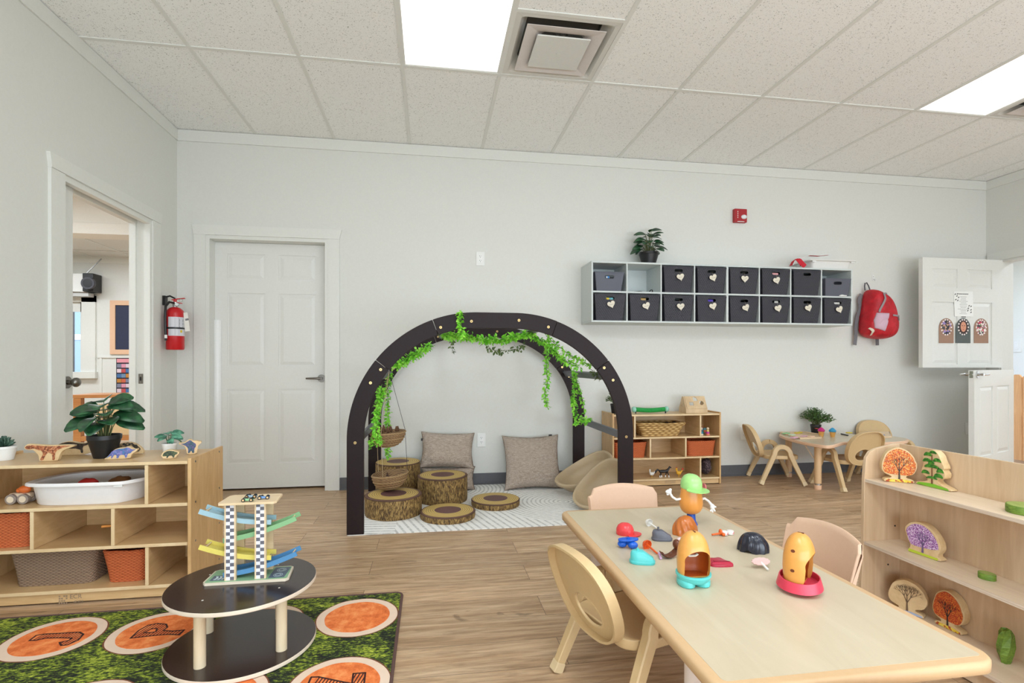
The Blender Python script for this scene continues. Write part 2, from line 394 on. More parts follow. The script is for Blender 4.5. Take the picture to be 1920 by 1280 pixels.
# crown strips and base
for nm, bb in (('trim_2', (XL, XR, YB - .011, YB, CZ - .088, CZ)), ('trim_3', (XL, XL + .011, YF, YB, CZ - .088, CZ)), ('trim_4', (XR - .011, XR, YF, YB, CZ - .088, CZ))):
    struct(nm, MB().box(*bb), TRIM, bevel=.0015)
bb = MB().box(-.742, XR, YB - .006, YB, 0, .1)
bb.loft([[(-.742, YB - .022, 0), (XR, YB - .022, 0), (XR, YB - .006, .014), (-.742, YB - .006, .014)], [(-.742, YB - .001, 0), (XR, YB - .001, 0), (XR, YB - .001, .012), (-.742, YB - .001, .012)]])
struct('baseboard_back', bb, BASE)
struct('baseboard_left', MB().box(XL, XL + .006, YF, 3.05, 0, .1).box(XL, XL + .006, 4.165, YB, 0, .1), BASE)
struct('baseboard_right', MB().box(XR - .006, XR, YF, 3.29, 0, .1), BASE)
# casings of doorway 1
Y0 = YB - .016
tr = MB().box(-1.847, -1.761, Y0, YB, 0, 2.0604).box(-.831, -.742, Y0, YB, 0, 2.0604).box(-1.765, -1.735, YB - .008, YB + .16, 0, 2.064).box(-.858, -.827, YB - .008, YB + .16, 0, 2.064)
tr.box(-1.735, -.858, YB - .0085, YB + .1605, 2.032, 2.064)
tr.loft([[(-1.847, Y0 - .004, 2.0605), (-.742, Y0 - .004, 2.0605), (-.725, Y0 - .004, 2.138), (-1.862, Y0 - .004, 2.138)], [(-1.847, YB, 2.0605), (-.742, YB, 2.0605), (-.725, YB, 2.138), (-1.862, YB, 2.138)]])
struct('trim_5', tr, TRIM, smooth=False)
# a six-panel door slab: panels = (x0, x1, z0, z1) measured from its lower left corner
def slab(w_, h_, th, panels, parent, O, U, N, name='door_slab', mat=DOORW):
    O, U, N = Vector(O), Vector(U).normalized(), Vector(N).normalized(); Z = Vector((0, 0, 1))
    m = MB(); rc = lambda p: [(p[0], p[2]), (p[1], p[2]), (p[1], p[3]), (p[0], p[3])]
    m.plate([(0, 0), (w_, 0), (w_, h_), (0, h_)], th - .014, O, U, Z, N, w0=.007)
    for w0 in (0, th - .007):
        m.plate([(0, 0), (w_, 0), (w_, h_), (0, h_)], .007, O, U, Z, N, holes=[rc(p) for p in panels], w0=w0)
    for p in panels:
        for side in (0, 1):
            f = lambda pts, dd: [O + U * a_ + Z * b_ + N * (th - .007 + dd if side == 0 else .007 - dd) for a_, b_ in pts]
            q = rc(p); q1 = [(p[0] + .012, p[2] + .012), (p[1] - .012, p[2] + .012), (p[1] - .012, p[3] - .012), (p[0] + .012, p[3] - .012)]
            q2 = [(p[0] + .038, p[2] + .038), (p[1] - .038, p[2] + .038), (p[1] - .038, p[3] - .038), (p[0] + .038, p[3] - .038)]
            m.loft([f(q1, 0), f(q2, .006)], False, True)
    return m.build(name, mat, parent, smooth=False)
def lever(parent, O, U, N, name='door_handle', mat=None):
    O, U, N = Vector(O), Vector(U), Vector(N)
    m = MB().cyl(O, O + N * .01, .032, 24).cyl(O, O + N * .045, .012)
    m.tube([O + N * .042, O + N * .048 + U * .03, O + N * .05 + U * .075, O + N * .046 + U * .115], .0095, 12, [1.1, 1, .9, .75])
    return m.build(name, mat or NICKEL, parent)
PAN = [(.105, .397, 1.73, 1.94), (.503, .799, 1.73, 1.94), (.105, .397, 1.02, 1.62), (.503, .799, 1.02, 1.62), (.105, .397, .22, .83), (.503, .799, .22, .83)]
d1 = thing('door_1', None, None, (-1.748, YB + .1, 0)); d1['kind'] = 'structure'
slab(.89, 2.014, .04, [(p[0], p[1], p[2] - .018, p[3] - .018) for p in PAN], d1, (-1.748, YB + .14, .016), (1, 0, 0), (0, -1, 0))
lever(d1, at(603, 709, y=YB + .098), (-1, 0, 0), (0, -1, 0))
fg = MB(); g0, g1 = at(397, 700, y=YB + .09).x, at(414, 700, y=YB + .09).x
pf = [(g0, YB + .098)] + [(g0 + (g1 - g0) * (i / 8), YB + .098 - .018 * math.sin(PI * i / 8)) for i in range(1, 8)] + [(g1, YB + .098)]
fg.loft([[(x, y, .25) for x, y in pf], [(x, y, 1.395) for x, y in pf]])
fg.build('finger_guard', plain((236, 236, 234), .3), d1)
# doorway 2: casing, jamb, sliding slab with knob, strike
tr = MB().box(XL, XL + .016, 3.05, 3.157, 0, 2.062).box(XL, XL + .016, 4.058, 4.162, 0, 2.062)
tr.loft([[(XL, 3.05, 2.063), (XL, 4.162, 2.063), (XL, 4.18, 2.14), (XL, 3.036, 2.14)], [(XL + .02, 3.05, 2.063), (XL + .02, 4.162, 2.063), (XL + .02, 4.18, 2.14), (XL + .02, 3.036, 2.14)]])
tr.box(XL - .034, XL + .006, 4.034, 4.062, 0, 2.066).box(XL - WT - .01, XL - .088, 4.034, 4.06, 0, 2.06).box(XL - .09, XL - .03, 4.05, 4.06, 0, 2.06)
tr.box(XL - .03, XL + .0065, 3.157, 4.034, 2.03, 2.066).box(XL - WT - .01, XL - .085, 3.157, 4.058, 2.03, 2.062)
struct('trim_6', tr, TRIM, smooth=False)
d2 = thing('door_2', None, None, (XL - .06, 3.0, 0)); d2['kind'] = 'structure'
MB().box(XL - .078, XL - .043, 2.42, 3.312, .012, 2.04).build('door_slab', DOORW, d2, bevel=.002)
kx, ky, kz = XL - .043, 3.262, at(118, 717, x=XL - .04).z
m = MB(); X1 = Vector((1, 0, 0)); K = Vector((kx, ky, kz))
m.cyl(K, K + X1 * .006, .034, 24).cyl(K, K + X1 * .03, .013)
prof = [(.012, 0), (.02, .006), (.027, .016), (.027, .026), (.02, .036), (.008, .041)]
m.loft([[K + X1 * (.025 + h) + Vector((0, r * math.cos(q), r * math.sin(q))) for q in (2 * PI * i / 20 for i in range(20))] for r, h in prof])
m.build('door_knob', NICKEL, d2)
m = MB().box(XL - .075, XL - .047, 4.046, 4.0495, kz - .035, kz + .035).m(1).box(XL - .067, XL - .055, 4.0445, 4.047, kz - .013, kz + .013).m(2).cyl((XL - .061, 4.044, kz + .024), (XL - .061, 4.047, kz + .024), .004, 10).cyl((XL - .061, 4.044, kz - .024), (XL - .061, 4.047, kz - .024), .004, 10)
m.build('strike_plate', [NICKEL, BLACK, STEEL], d2)
# doorway 3 and the two-part door swung into the room
tr = MB().box(XR - .016, XR, 4.31, 4.40, 0, 2.06).box(XR - .016, XR, 3.30, 3.40, 0, 2.06).box(XR - .018, XR, 3.28, 4.42, 2.061, 2.14).box(XR - .01, XR + WT + .01, 4.295, 4.31, 0, 2.06).box(XR - .01, XR + WT + .01, 3.40, 3.415, 0, 2.06).box(XR - .01, XR + WT + .01, 3.415, 4.295, 2.042, 2.06)
struct('trim_7', tr, TRIM, smooth=False)
d3 = thing('door_3', None, None, (5.5, 4.17, 0)); d3['kind'] = 'structure'
p_ = [(4.618, 4.898), (5.004, 5.284)]
pu = [(a_ - 4.52, b_ - 4.52, z0 - 1.004, z1 - 1.004) for a_, b_ in p_ for z0, z1 in ((1.75, 1.93), (1.035, 1.62))]
slab(.885, 1.028, .04, pu, d3, (4.52, 4.215, 1.004), (1, 0, 0), (0, -1, 0), 'upper_leaf')
for x, z0, z1 in ((5.408, 1.1, 1.2), (5.408, 1.8, 1.9)): pass
hp = Vector((5.52, 4.19, 0)); fe = Vector((4.662, 3.855, 0)); U = (fe - hp).normalized(); N = Vector((U.y, -U.x, 0))
N = N if N.y < 0 else -N
slab(.915, .965, .04, [(.12, .41, .2, .82), (.51, .80, .2, .82)], d3, hp + Vector((0, 0, .018)) - N * .02, U, N, 'lower_leaf')
E_ = hp + U * .855; lever(d3, E_ + N * .0205 + Vector((0, 0, .945)), -U, N, mat=CHROME); lever(d3, E_ - N * .0205 + Vector((0, 0, .945)), -U * .2 + U, -N, mat=CHROME)
e2 = hp + U * .915
MB().cyl(e2 + Vector((0, 0, .945)), e2 + U * .012 + Vector((0, 0, .945)), .012).obox(e2 + Vector((0, 0, .945)), U, N, (0, 0, 1), .004, .025, .06).build('latch', CHROME, d3)
st = at(1888, 858, y=4.0)
m = MB().obox(hp + U * .12 + N * .04 + Vector((0, 0, .05)), U, N, (0, 0, 1), .06, .03, .025); m.tube([hp + U * .12 + N * .045 + Vector((0, 0, .05)), hp + U * .12 + N * .09 + Vector((0, 0, .02))], .008)
m.build('door_stop', BLACK, d3)
struct('door_light_block', MB().box(-1.9, -.7, YB + .24, YB + .3, 0, 2.1).box(-1.95, -1.9, YB + .121, YB + .3, 0, 2.1).box(-.7, -.65, YB + .121, YB + .3, 0, 2.1).box(-1.95, -.65, YB + .121, YB + .3, 2.101, 2.15), WALL, smooth=False)  # unseen box added behind door 1 to stop light leaking under it
# ---------------------------------------------------------------- lamps: lay-in panels and added fill lights
DIFF = emit('panel_diffuser', (255, 255, 252), 1.15)
def light_fixture(k, label):
    x0, x1, y1 = GX[k] + .012, GX[k + 1] - .012, GY[0] - .012; y0 = y1 - 1.195
    t_ = thing('ceiling_light', label, 'light', ((x0 + x1) / 2, (y0 + y1) / 2, CZ), group='light panels in the ceiling grid')
    MB().plate([(x0, y0), (x1, y0), (x1, y1), (x0, y1)], .05, (0, 0, CZ + .001), (1, 0, 0), (0, 1, 0), (0, 0, 1), holes=[[(x0 + .008, y0 + .008), (x1 - .008, y0 + .008), (x1 - .008, y1 - .008), (x0 + .008, y1 - .008)]]).build('light_frame', plain((230, 230, 226), .4), t_, smooth=False)
    MB().box(x0 + .008, x1 - .008, y0 + .008, y1 - .008, CZ + .006, CZ + .012).build('diffuser', DIFF, t_, smooth=False)
light_fixture(3, 'long white light panel in the ceiling, beside the square vent at the top centre')
light_fixture(9, 'long white light panel in the ceiling above the corner with the dutch door')
def lamp(name, x, y, z, sx, sy, power, rot=(0, 0, 0), col=(.84, .925, 1)):
    l = bpy.data.lights.new(name, 'AREA'); l.shape = 'RECTANGLE'; l.size = sx; l.size_y = sy; l.energy = power; l.color = col
    o = bpy.data.objects.new(name, l); C.objects.link(o); o.location = (x, y, z); o.rotation_euler = rot; return o
LP = 15
for k, y in ((3, .23), (9, .23), (3, -1.6), (9, -1.6), (6, .23), (6, -1.6)):  # lamps added out of view for even light; no fixtures modelled
    lamp('ceiling_fill', GX[k] + .305, y, CZ - .012, .56, 1.16, LP * (1.9 if (k, y) == (3, .23) else 1))
# wide soft fill lamp added behind the camera; no window is built there
lamp('front_fill', 1.8, YF + .05, 1.2, 6.8, 2.2, 270, (PI / 2 + .40, 0, 0), (.755, .875, 1))
def vent(k, label, n):
    x0, x1, y1 = GX[k] + .012, GX[k + 1] - .012, GY[0] - .012; y0 = y1 - .585; cx, cy = (x0 + x1) / 2, (y0 + y1) / 2
    t_ = thing('ceiling_vent', label, 'vent', (cx, cy, CZ), group='air diffusers in the ceiling grid')
    sq = lambda h, r=.0: rrect(2 * h, 2 * h, max(r, .004), 5, cx, cy)
    L = lambda h, z, r=.004: [(x, y, z) for x, y in rrect(2 * h, 2 * h, r, 5, cx, cy)]
    m = MB(); m.loft([L(.292, CZ + .001), L(.262, CZ + .001, .02), L(.243, CZ + .028, .05), L(.215, CZ + .06, .05), L(.215, CZ + .062, .05)], False, False)
    m.m(1).loft([L(.22, CZ + .06, .05), L(.22, CZ + .09, .05)], False, True)
    m.build('vent_frame', [plain((214, 212, 206), .5), plain((112, 108, 102), .8)], t_)
    m = MB(); m.loft([L(.222, CZ - .012), L(.165, CZ - .004, .01), L(.125, CZ + .020, .03), L(.123, CZ + .022, .03), L(.165, CZ - .002, .01), L(.224, CZ - .010)], False, False, ring=True)
    m.build('vent_ring', plain((216, 208, 204), .5), t_)
    m = MB().loft([L(.152, CZ - .022), L(.152, CZ - .018), L(.06, CZ - .012), L(.01, CZ - .012)]) and MB()
    m = MB(); m.loft([L(.152, CZ - .022), L(.154, CZ - .018), L(.152, CZ - .014)]); m.cyl((cx, cy, CZ - .0225), (cx, cy, CZ - .0245), .012, 16)
    m.build('face_plate', plain((220, 220, 215), .5), t_)
    m = MB()
    for q in range(4): m.obox((cx + .1 * math.cos(q * PI / 2 + .3), cy + .1 * math.sin(q * PI / 2 + .3), CZ + .02), (1, 0, 0), (0, 1, 0), (0, 0, 1), .006, .006, .08)
    m.tube([(cx - .05, cy - .12, CZ + .05), (cx + .08, cy + .1, CZ + .05)], .006).tube([(cx - .02, cy - .12, CZ + .05), (cx + .1, cy + .08, CZ + .05)], .006)
    m.build('bracket', STEEL, t_)
vent(4, 'square white stepped vent in the ceiling beside the central light panel', 0)
vent(10, 'square vent in the ceiling at the right edge, beside the far right light panel', 1)
# ---------------------------------------------------------------- the room through the left doorway
FW = 8.44
# walls 12 cm thick around it; its window is cut in wall_far
wx0, wx1, wz0, wz1 = -6.0, at(155, 640, y=FW).x, at(140, 697, y=FW).z, at(140, 566, y=FW).z
w = MB().box(-8.1, wx0, FW, FW + WT, 0, 2.75).box(wx1, -1.9, FW, FW + WT, 0, 2.75).box(wx0, wx1, FW, FW + WT, 0, wz0).box(wx0, wx1, FW, FW + WT, wz1, 2.75)
struct('wall_far', w, WALL, smooth=False)
struct('wall_far_left', MB().box(-8.2, -8.1, 1.4, FW, 0, 2.75), WALL, smooth=False)
struct('wall_far_right', MB().box(-1.975 - WT, -1.975, YB + WT, FW, 0, 2.75), WALL, smooth=False)
struct('wall_far_front', MB().box(-8.1, XL - WT, 1.4, 1.5, 0, 2.75), WALL, smooth=False)
m = MB().box(-8.1, XL - WT, 1.5, FW, 2.62, 2.68).m(1)
for x in (-7.3, -6.7, -6.1, -5.5, -4.9, -4.3, -3.7, -3.1): m.box(x - .012, x + .012, 1.5, FW, 2.612, 2.62)
for y in (8.0, 6.8, 5.9): m.box(-8.1, XL - WT, y - .012, y + .012, 2.611, 2.619)
struct('ceiling_far', m, [plain((225, 225, 220), .9), BAR], smooth=False)
struct('beam_far', MB().box(-8.1, XL - WT, 5.3, 5.5, 2.23, 2.62).box(-8.1, XL - WT, 5.285, 5.3, 2.23, 2.33), plain((232, 226, 216), .5), bevel=.002)
struct('trim_8', MB().box(-8.1, XL - WT, FW - .012, FW, 2.52, 2.62).box(wx1 + .2, XL - WT, FW - .018, FW, 1.135, 1.16).box(-4.79, -4.76, FW - .012, FW, 0, 1.135), TRIM, smooth=False)
win = MB(); fx1 = at(181, 640, y=FW).x; fz0, fz1 = at(180, 705, y=FW).z, at(180, 555, y=FW).z
win.box(wx1, fx1, FW - .03, FW, fz0, fz1).box(wx0 - .15, fx1, FW - .03, FW, fz1 - .09, fz1).box(wx0 - .15, fx1 + .02, FW - .07, FW, fz0 - .03, wz0).box(wx1 - .04, wx1, FW + .02, FW + .06, wz0, wz1).box(wx0, wx1, FW + .02, FW + .06, wz1 - .14, wz1)
struct('window_1', win, TRIM, smooth=False)
gl = NT('window_glass', .02); gl.p.inputs['Transmission Weight'].default_value = 1; gl.p.inputs['IOR'].default_value = 1.05; gl.col((250, 252, 255))
struct('window_pane', MB().box(wx0, wx1, FW + .035, FW + .041, wz0, wz1), gl.m, smooth=False)
lamp('far_room_fill', -4.2, 3.6, 2.59, 2.4, .6, 90); lamp('far_room_fill', -4.6, 6.9, 2.59, 2.4, .6, 55)  # unseen area lamps added to light the far room
# outdoors beyond the window
tag(MB().box(-16, 2, FW + .6, 26, -.35, -.3).build('lawn', leafm('grass', (120, 150, 90), (190, 205, 170), .9), smooth=False), 'pale sunlit grass outside the window of the far room', 'grass', kind='stuff')
b_ = thing('office_building', 'white building with a blue glazed bay, seen through the window of the far room', 'building', (-12.6, 20, 0))
MB().box(-17, -8, 20, 24, -.3, 6).build('facade', plain((235, 238, 242), .7), b_, smooth=False)
m = MB(); xb = at(143, 600, y=19.9).x
m.box(xb - .5, xb + .35, 19.8, 20.02, .2, 6).m(1)
for z in (1.9, 3.2, 4.6): m.box(xb - .55, xb + .4, 19.76, 19.82, z, z + .18)
m.build('glazed_bay', [plain((70, 110, 160), .2), plain((220, 225, 235), .5)], b_, smooth=False)
g_ = thing('utility_pole', 'thin dark pole with yellow guy wire guards outside the far window', 'pole', at(137, 700, y=12.5))
P0, P1 = at(137, 690, y=12.5), at(137, 590, y=12.5); MB().cyl((P0.x, P0.y, -.3), (P1.x, P1.y, 3.5), .03, 8).build('pole', plain((70, 60, 54)), g_)
for q in ((146, 655), (139, 640)):
    MB().cyl(at(150, q[0] + 20, y=12.3), at(q[1] - 500 if False else 140, q[0] - 18, y=12.4), .025, 8).build('guy_guard', plain((235, 205, 60)), g_)
# things in the far room
t_ = thing('projector', 'black projector with a round lens on a bracket above the far window', 'projector', at(174, 530, y=FW - .1))
c0 = at(173, 531, y=FW - .12); MB().box(c0.x - .07, c0.x + .07, FW - .22, FW - .02, c0.z - .13, c0.z + .13).build('body', BLACK, t_, bevel=.01)
MB().cyl(c0 + Vector((.03, -.11, -.02)), c0 + Vector((.03, -.16, -.02)), .085, 24).m(1).cyl(c0 + Vector((.03, -.16, -.02)), c0 + Vector((.03, -.165, -.02)), .06, 24).build('lens', [DGREY, BLACK], t_)
MB().tube([c0 + Vector((-.05, -.05, .13)), c0 + Vector((.12, 0, .36))], .008, 6).build('bracket', STEEL, t_)
t_ = MB(); p0, p1 = at(128, 548, y=FW - .1), at(166, 515, y=FW - .1)
t_.box(p0.x - .6, p1.x, FW - .2, FW - .005, p0.z, p1.z); t_.m(1).box(p0.x - .6, p1.x + .03, FW - .16, FW - .03, p0.z - .06, p0.z - .005)
tag(t_.build('screen_housing', [WHITE, plain((200, 200, 198))], bevel=.004), 'long white roll-up screen housing above the window in the far room', 'screen')
t_ = thing('chalkboard', 'dark blue board in a light wooden frame on the far room wall', 'board', at(230, 615, y=FW))
p0, p1 = at(207, 664, y=FW - .01), at(268, 564, y=FW - .01); f_ = .07
o_ = [(p0.x, p0.z), (p1.x, p0.z), (p1.x, p1.z), (p0.x, p1.z)]; i_ = [(p0.x + f_, p0.z + f_), (p1.x - f_, p0.z + f_), (p1.x - f_, p1.z - f_), (p0.x + f_, p1.z - f_)]
MB().plate(o_, .025, (0, FW - .002, 0), holes=[i_]).build('wooden_frame', plain((226, 184, 150), .5), t_, bevel=.003)
MB().plate(i_, .01, (0, FW - .002, 0)).build('board', plain((38, 44, 70), .6), t_)
t_ = thing('pocket_calendar', 'black pocket chart with rows of coloured number cards on the far room wall', 'calendar', at(240, 705, y=FW))
p0, p1 = at(218, 737, y=FW - .01), at(262, 670, y=FW - .01)
MB().box(p0.x, p1.x, FW - .012, FW - .002, p0.z, p1.z).build('chart_backing', plain((40, 38, 48), .8), t_)
MB().box(p0.x + .01, p1.x - .01, FW - .016, FW - .012, p1.z - .075, p1.z - .02).build('header_strip', plain((226, 150, 160), .7), t_)
cc = [(130, 130, 150), (190, 80, 80), (190, 130, 60), (220, 150, 170), (70, 110, 160), (200, 100, 70), (220, 200, 210), (110, 140, 170)]
for r in range(6):
    for q in range(5):
        x = p0.x + .012 + q * (p1.x - p0.x - .02) / 5; z = p1.z - .095 - r * .073
        MB().box(x, x + .056, FW - .016, FW - .012, z - .055, z).build('number_card', plain(cc[(r * 5 + q * 3 + r) % 8], .7), t_, smooth=False)
t_ = thing('wooden_shelf', 'orange-brown wooden shelf seen through the doorway behind the big potted plant', 'shelf', at(190, 800, y=6.0))
p0, p1 = at(131, 740, y=6.0), at(285, 738, y=6.0); ow = wood('pine_orange', (176, 112, 58), (206, 146, 88), (3, 30, 30))
MB().box(p0.x, p1.x, 6.0, 6.4, p0.z - .035, p0.z).build('shelf_top', ow, t_, bevel=.003)
MB().box(p0.x + .03, p0.x + .1, 6.0, 6.06, 0, p0.z - .036).build('leg', ow, t_); MB().box(p1.x - .1, p1.x - .04, 6.0, 6.06, 0, p0.z - .036).build('leg', ow, t_)
MB().box(p0.x + .101, p1.x - .101, 6.0, 6.06, .24, .29).build('rail', ow, t_)
MB().box(p0.x + .23, p1.x - .101, 6.03, 6.06, .292, p0.z - .1).build('panel', plain((222, 192, 144)), t_)
# ---------------------------------------------------------------- the room through the right doorway
struct('wall_beyond', MB().box(8.4, 8.5, -1, 7.5, 0, 2.9), plain((236, 236, 232), .6), smooth=False)
struct('wall_beyond_back', MB().box(XR + WT, 8.4, 7.4, 7.5, 0, 2.9), WALL, smooth=False)
struct('wall_beyond_front', MB().box(XR + WT, 8.4, -1, -.9, 0, 2.9), WALL, smooth=False)
struct('ceiling_beyond', MB().box(XR + WT, 8.4, -.9, 7.4, 2.75, 2.8), WALL, smooth=False)
lamp('side_room_fill', 7.2, 4.0, 2.7, 1.2, 2.4, 72)  # unseen area lamp added to brighten the room past the right doorway
cedar = wood('cedar_picket', (206, 140, 78), (232, 172, 110), (14, 14, 1.4), .6, 2)
t_ = thing('picket_fence', 'low cedar picket fence in the room beyond the right doorway', 'fence', (6.3, 4.4, 0))
for i in range(7):
    y1 = 4.775 - i * .103
    MB().plate([(y1, 0), (y1 - .098, 0), (y1 - .098, .895), (y1 - .07, .925), (y1 - .028, .925), (y1, .895)], .018, (6.3, 0, 0), (0, 1, 0), (0, 0, 1), (1, 0, 0)).build('picket', cedar, t_)
MB().box(6.319, 6.35, 4.0, 4.775, .3, .38).box(6.319, 6.35, 4.0, 4.775, .7, .78).build('rail', cedar, t_)
# ================================================================ shelf units with divided rows
def shelf_unit(name, label, x0, x1, y0, y1, top, div, holes_on):
    """div = {row: [x of dividers]}, rows counted from the top; levels are the tops of the boards"""
    T = .015; t_ = thing(name, label, 'shelf', ((x0 + x1) / 2, (y0 + y1) / 2, 0)); lv = [top, .418, .243, .062]
    for s in (0, 1):
        a = x0 if s == 0 else x1 - T
        m = MB().box(a, a + T, y0, y1, 0.004, top + .012); p = m.build('side_panel', [MAPLEX], t_, bevel=.003)
        xo = x0 if s == 0 else x1
        for z in (top - .01, .411, .236, .055):
            for y in (y0 + .045, y1 - .05):
                MB().cyl((xo - .0015, y, z), (xo + .0015, y, z), .005, 10).m(0).build('bolt', STEEL, t_)
    for i, z in enumerate(lv):
        n = 'top_board' if i == 0 else 'shelf_board'
        m = MB().box(x0 + T + .0005, x1 - T - .0005, y0 + .004, y1 - .012, z - .014, z)
        m.m(1).box(x0 + T + .0005, x1 - T - .0005, y0, y0 + .004, z - .014, z); m.build(n, [MAPLE, MAPLE_E], t_, bevel=.002)
    MB().box(x0 + T + .001, x1 - T - .001, y1 - .011, y1 - .004, .01, top - .001).build('back_panel', MAPLE, t_, smooth=False)
    MB().box(x0 + T + .001, x1 - T - .001, y0 + .012, y0 + .026, .008, .0475).build('toe_board', MAPLE, t_, smooth=False)
    for r, xs in div.items():
        for x in xs:
            z0, z1 = lv[r + 1] + .0005, lv[r] - .0145
            MB().box(x - .007, x + .007, y0 + .004, y1 - .0125, z0, z1).m(1).box(x - .007, x + .007, y0 + .0005, y0 + .004, z0, z1).build('divider', [MAPLE, MAPLE_E], t_, bevel=.0015)
    return t_
LS = shelf_unit('storage_shelf', 'maple storage shelf with dinosaurs and a big potted plant on top', -1.965, -1.05, 2.49, 2.85, .603, {0: [-1.231], 1: [-1.675, -1.364], 2: [-1.229]}, 1)
LOGO = plain((150, 128, 104), .6)
text_mesh('ECR', .026, 'logo_lettering', LOGO, LS, at(142, 1118, y=2.5012), Matrix.Rotation(PI / 2, 4, 'X'))
text_mesh('4KIDS', .015, 'logo_lettering', LOGO, LS, at(147, 1127.5, y=2.5012), Matrix.Rotation(PI / 2, 4, 'X'))
m = MB(); lp = at(123, 1124, y=2.5015)
for i in range(4):
    for j in range(4):
        if (i + j) % 5 != 4: m.box(lp.x - .026 + i * .009, lp.x - .020 + i * .009, 2.5008, 2.5015, lp.z - .017 + j * .010, lp.z - .011 + j * .010)
m.build('logo_mark', LOGO, LS, smooth=False)
S2 = shelf_unit('storage_shelf', 'maple storage shelf against the back wall, right of the dark arch', 1.50, 2.48, 4.15, 4.43, .61, {0: [1.697, 2.29], 1: [1.835, 2.155], 2: [2.29]}, 0)
S2g = at(1253, 903, y=4.1615)
m = MB()
for i in range(9):
    for j in range(3): m.box(S2g.x - .03 + i * .011, S2g.x - .024 + i * .011, 4.1608, 4.1618, S2g.z - .012 + j * .011, S2g.z - .006 + j * .011)
m.build('logo_mark', LOGO, S2, smooth=False)
# ---------------------------------------------------------------- baskets and tubs
def basket(name, label, cat, x, y, z, w_, d_, h, mat, group=None, rz=0, flare=1.12, rim=.006, inner=None):
    t_ = thing(name, label, cat, (x, y, z), rz, group); L = lambda k, zz, ins=0: [(a, b, zz) for a, b in rrect(w_ * k - 2 * ins, d_ * k - 2 * ins, .035, 6)]
    m = MB(); k0 = 1 / flare
    m.loft([L(k0, 0), L((k0 + 1) / 2 * .99, h * .5), L(1, h), L(1, h, .006), L((k0 + 1) / 2 * .99, h * .5, .006), L(k0, .006, .006)]); m.build('basket_body', mat, t_, world=False)
    pts = L(.995, h, .003); m = MB()
    n = len(pts)
    for ph in (0, 1):
        q = []
        for i in range(n * 4):
            a, b = Vector(pts[(i // 4) % n]), Vector(pts[(i // 4 + 1) % n]); p = a.lerp(b, (i % 4) / 4)
            an = i * .8 + ph * PI; out = Vector((p.x, p.y, 0)).normalized()
            q.append(p + out * (rim * .5 * math.cos(an)) + Vector((0, 0, rim * .5 * math.sin(an))))
        m.tube(q + [q[0]], rim * .62, 6)
    m.build('braided_rim', mat, t_, world=False); return t_
basket('wicker_basket', 'orange wicker basket at the left edge, middle row of the left shelf', 'basket', -1.81, 2.655, .243, .225, .27, .145, WICK_O, 'baskets on the left shelf')
basket('wicker_basket', 'wide grey-brown wicker basket on the bottom of the left shelf', 'basket', -1.635, 2.66, .062, .345, .23, .152, WICK_B, 'baskets on the left shelf', flare=1.14)
basket('wicker_basket', 'small orange wicker basket beside the brown one, bottom of the left shelf', 'basket', -1.345, 2.64, .062, .185, .22, .14, WICK_O, 'baskets on the left shelf', flare=1.22)
basket('wicker_basket', 'orange wicker basket partly behind the dark arch leg, on the back shelf', 'basket', 1.675, 4.285, .243, .295, .22, .125, WICK_O, 'baskets on the back shelf')
basket('wicker_basket', 'orange wicker basket at the right end of the back shelf, middle row', 'basket', 2.32, 4.285, .243, .27, .22, .125, WICK_O, 'baskets on the back shelf')
hb = basket('woven_basket', 'oval water hyacinth basket on the top row of the back shelf', 'basket', 1.955, 4.275, .418, .43, .2, .105, HYAC, flare=1.32, rim=.012)
m = MB()
for i in range(9): m.ball((-.16 + i * .04, R.uniform(-.05, .05), .085 + R.uniform(0, .012)), .022, 10)
tag(m.build('dark_beads', plain((48, 34, 28), .5), None), 'dark brown pods filling the oval woven basket', 'pods', kind='stuff').location = (1.955, 4.275, .418)
# white tub with chamfered corners on the left shelf
rim_ = [(-1.725, 2.502), (-1.357, 2.497), (-1.32, 2.515), (-1.262, 2.62), (-1.262, 2.77), (-1.30, 2.80), (-1.62, 2.80), (-1.716, 2.73), (-1.752, 2.61)]
rim_ = smooth2(rim_, 2); cxr, cyr = -1.5, 2.64
def sc2(p, k): return [(cxr + (a - cxr) * k, cyr + (b - cyr) * k) for a, b in p]
t_ = thing('toy_tub', 'white plastic tub with toys inside, on the top row of the left shelf', 'tub', (cxr, cyr, .418))
A = lambda k, z, i=0: [(a, b, z) for a, b in inset2(sc2(rim_, k), i)]
MB().loft([A(.82, .4185), A(.84, .425), A(.9, .505), A(.9, .507, .003), A(.84, .428, .004), A(.82, .424, .006)]).build('tub_body', plain((232, 228, 226), .35), t_)
MB().loft([A(.89, .502, 0), A(1, .504, 0), A(1, .514, 0), A(.985, .518, 0), A(.9, .514, 0), A(.885, .506, 0)], ring=True).build('rim', plain((238, 235, 233), .35), t_)
g_ = at(227, 914, y=2.50); MB().box(-1.37, -1.335, 2.507, 2.515, .494, .503).build('clip', WHITE, t_)
def lump(name, label, cat, c, r, mat, sc=(1, 1, 1), group=None):
    m = MB(); m.ball((0, 0, 0), r, 16, sc)
    for v in m.bm.verts: v.co += v.co.normalized() * noise.noise(v.co * 40 + Vector(c) * 9) * r * .35
    o = m.build(name, mat); o.location = c; return tag(o, label, cat, group)
lump('toy_crab', 'red toy lying in the white tub', 'toy', (-1.52, 2.60, .498), .026, plain((186, 44, 40), .5), (1.5, 1, .8))
lump('toy_shell', 'brown rounded toy in the right half of the white tub', 'toy', (-1.40, 2.62, .494), .032, plain((120, 78, 44), .5), (1.4, 1, .8))
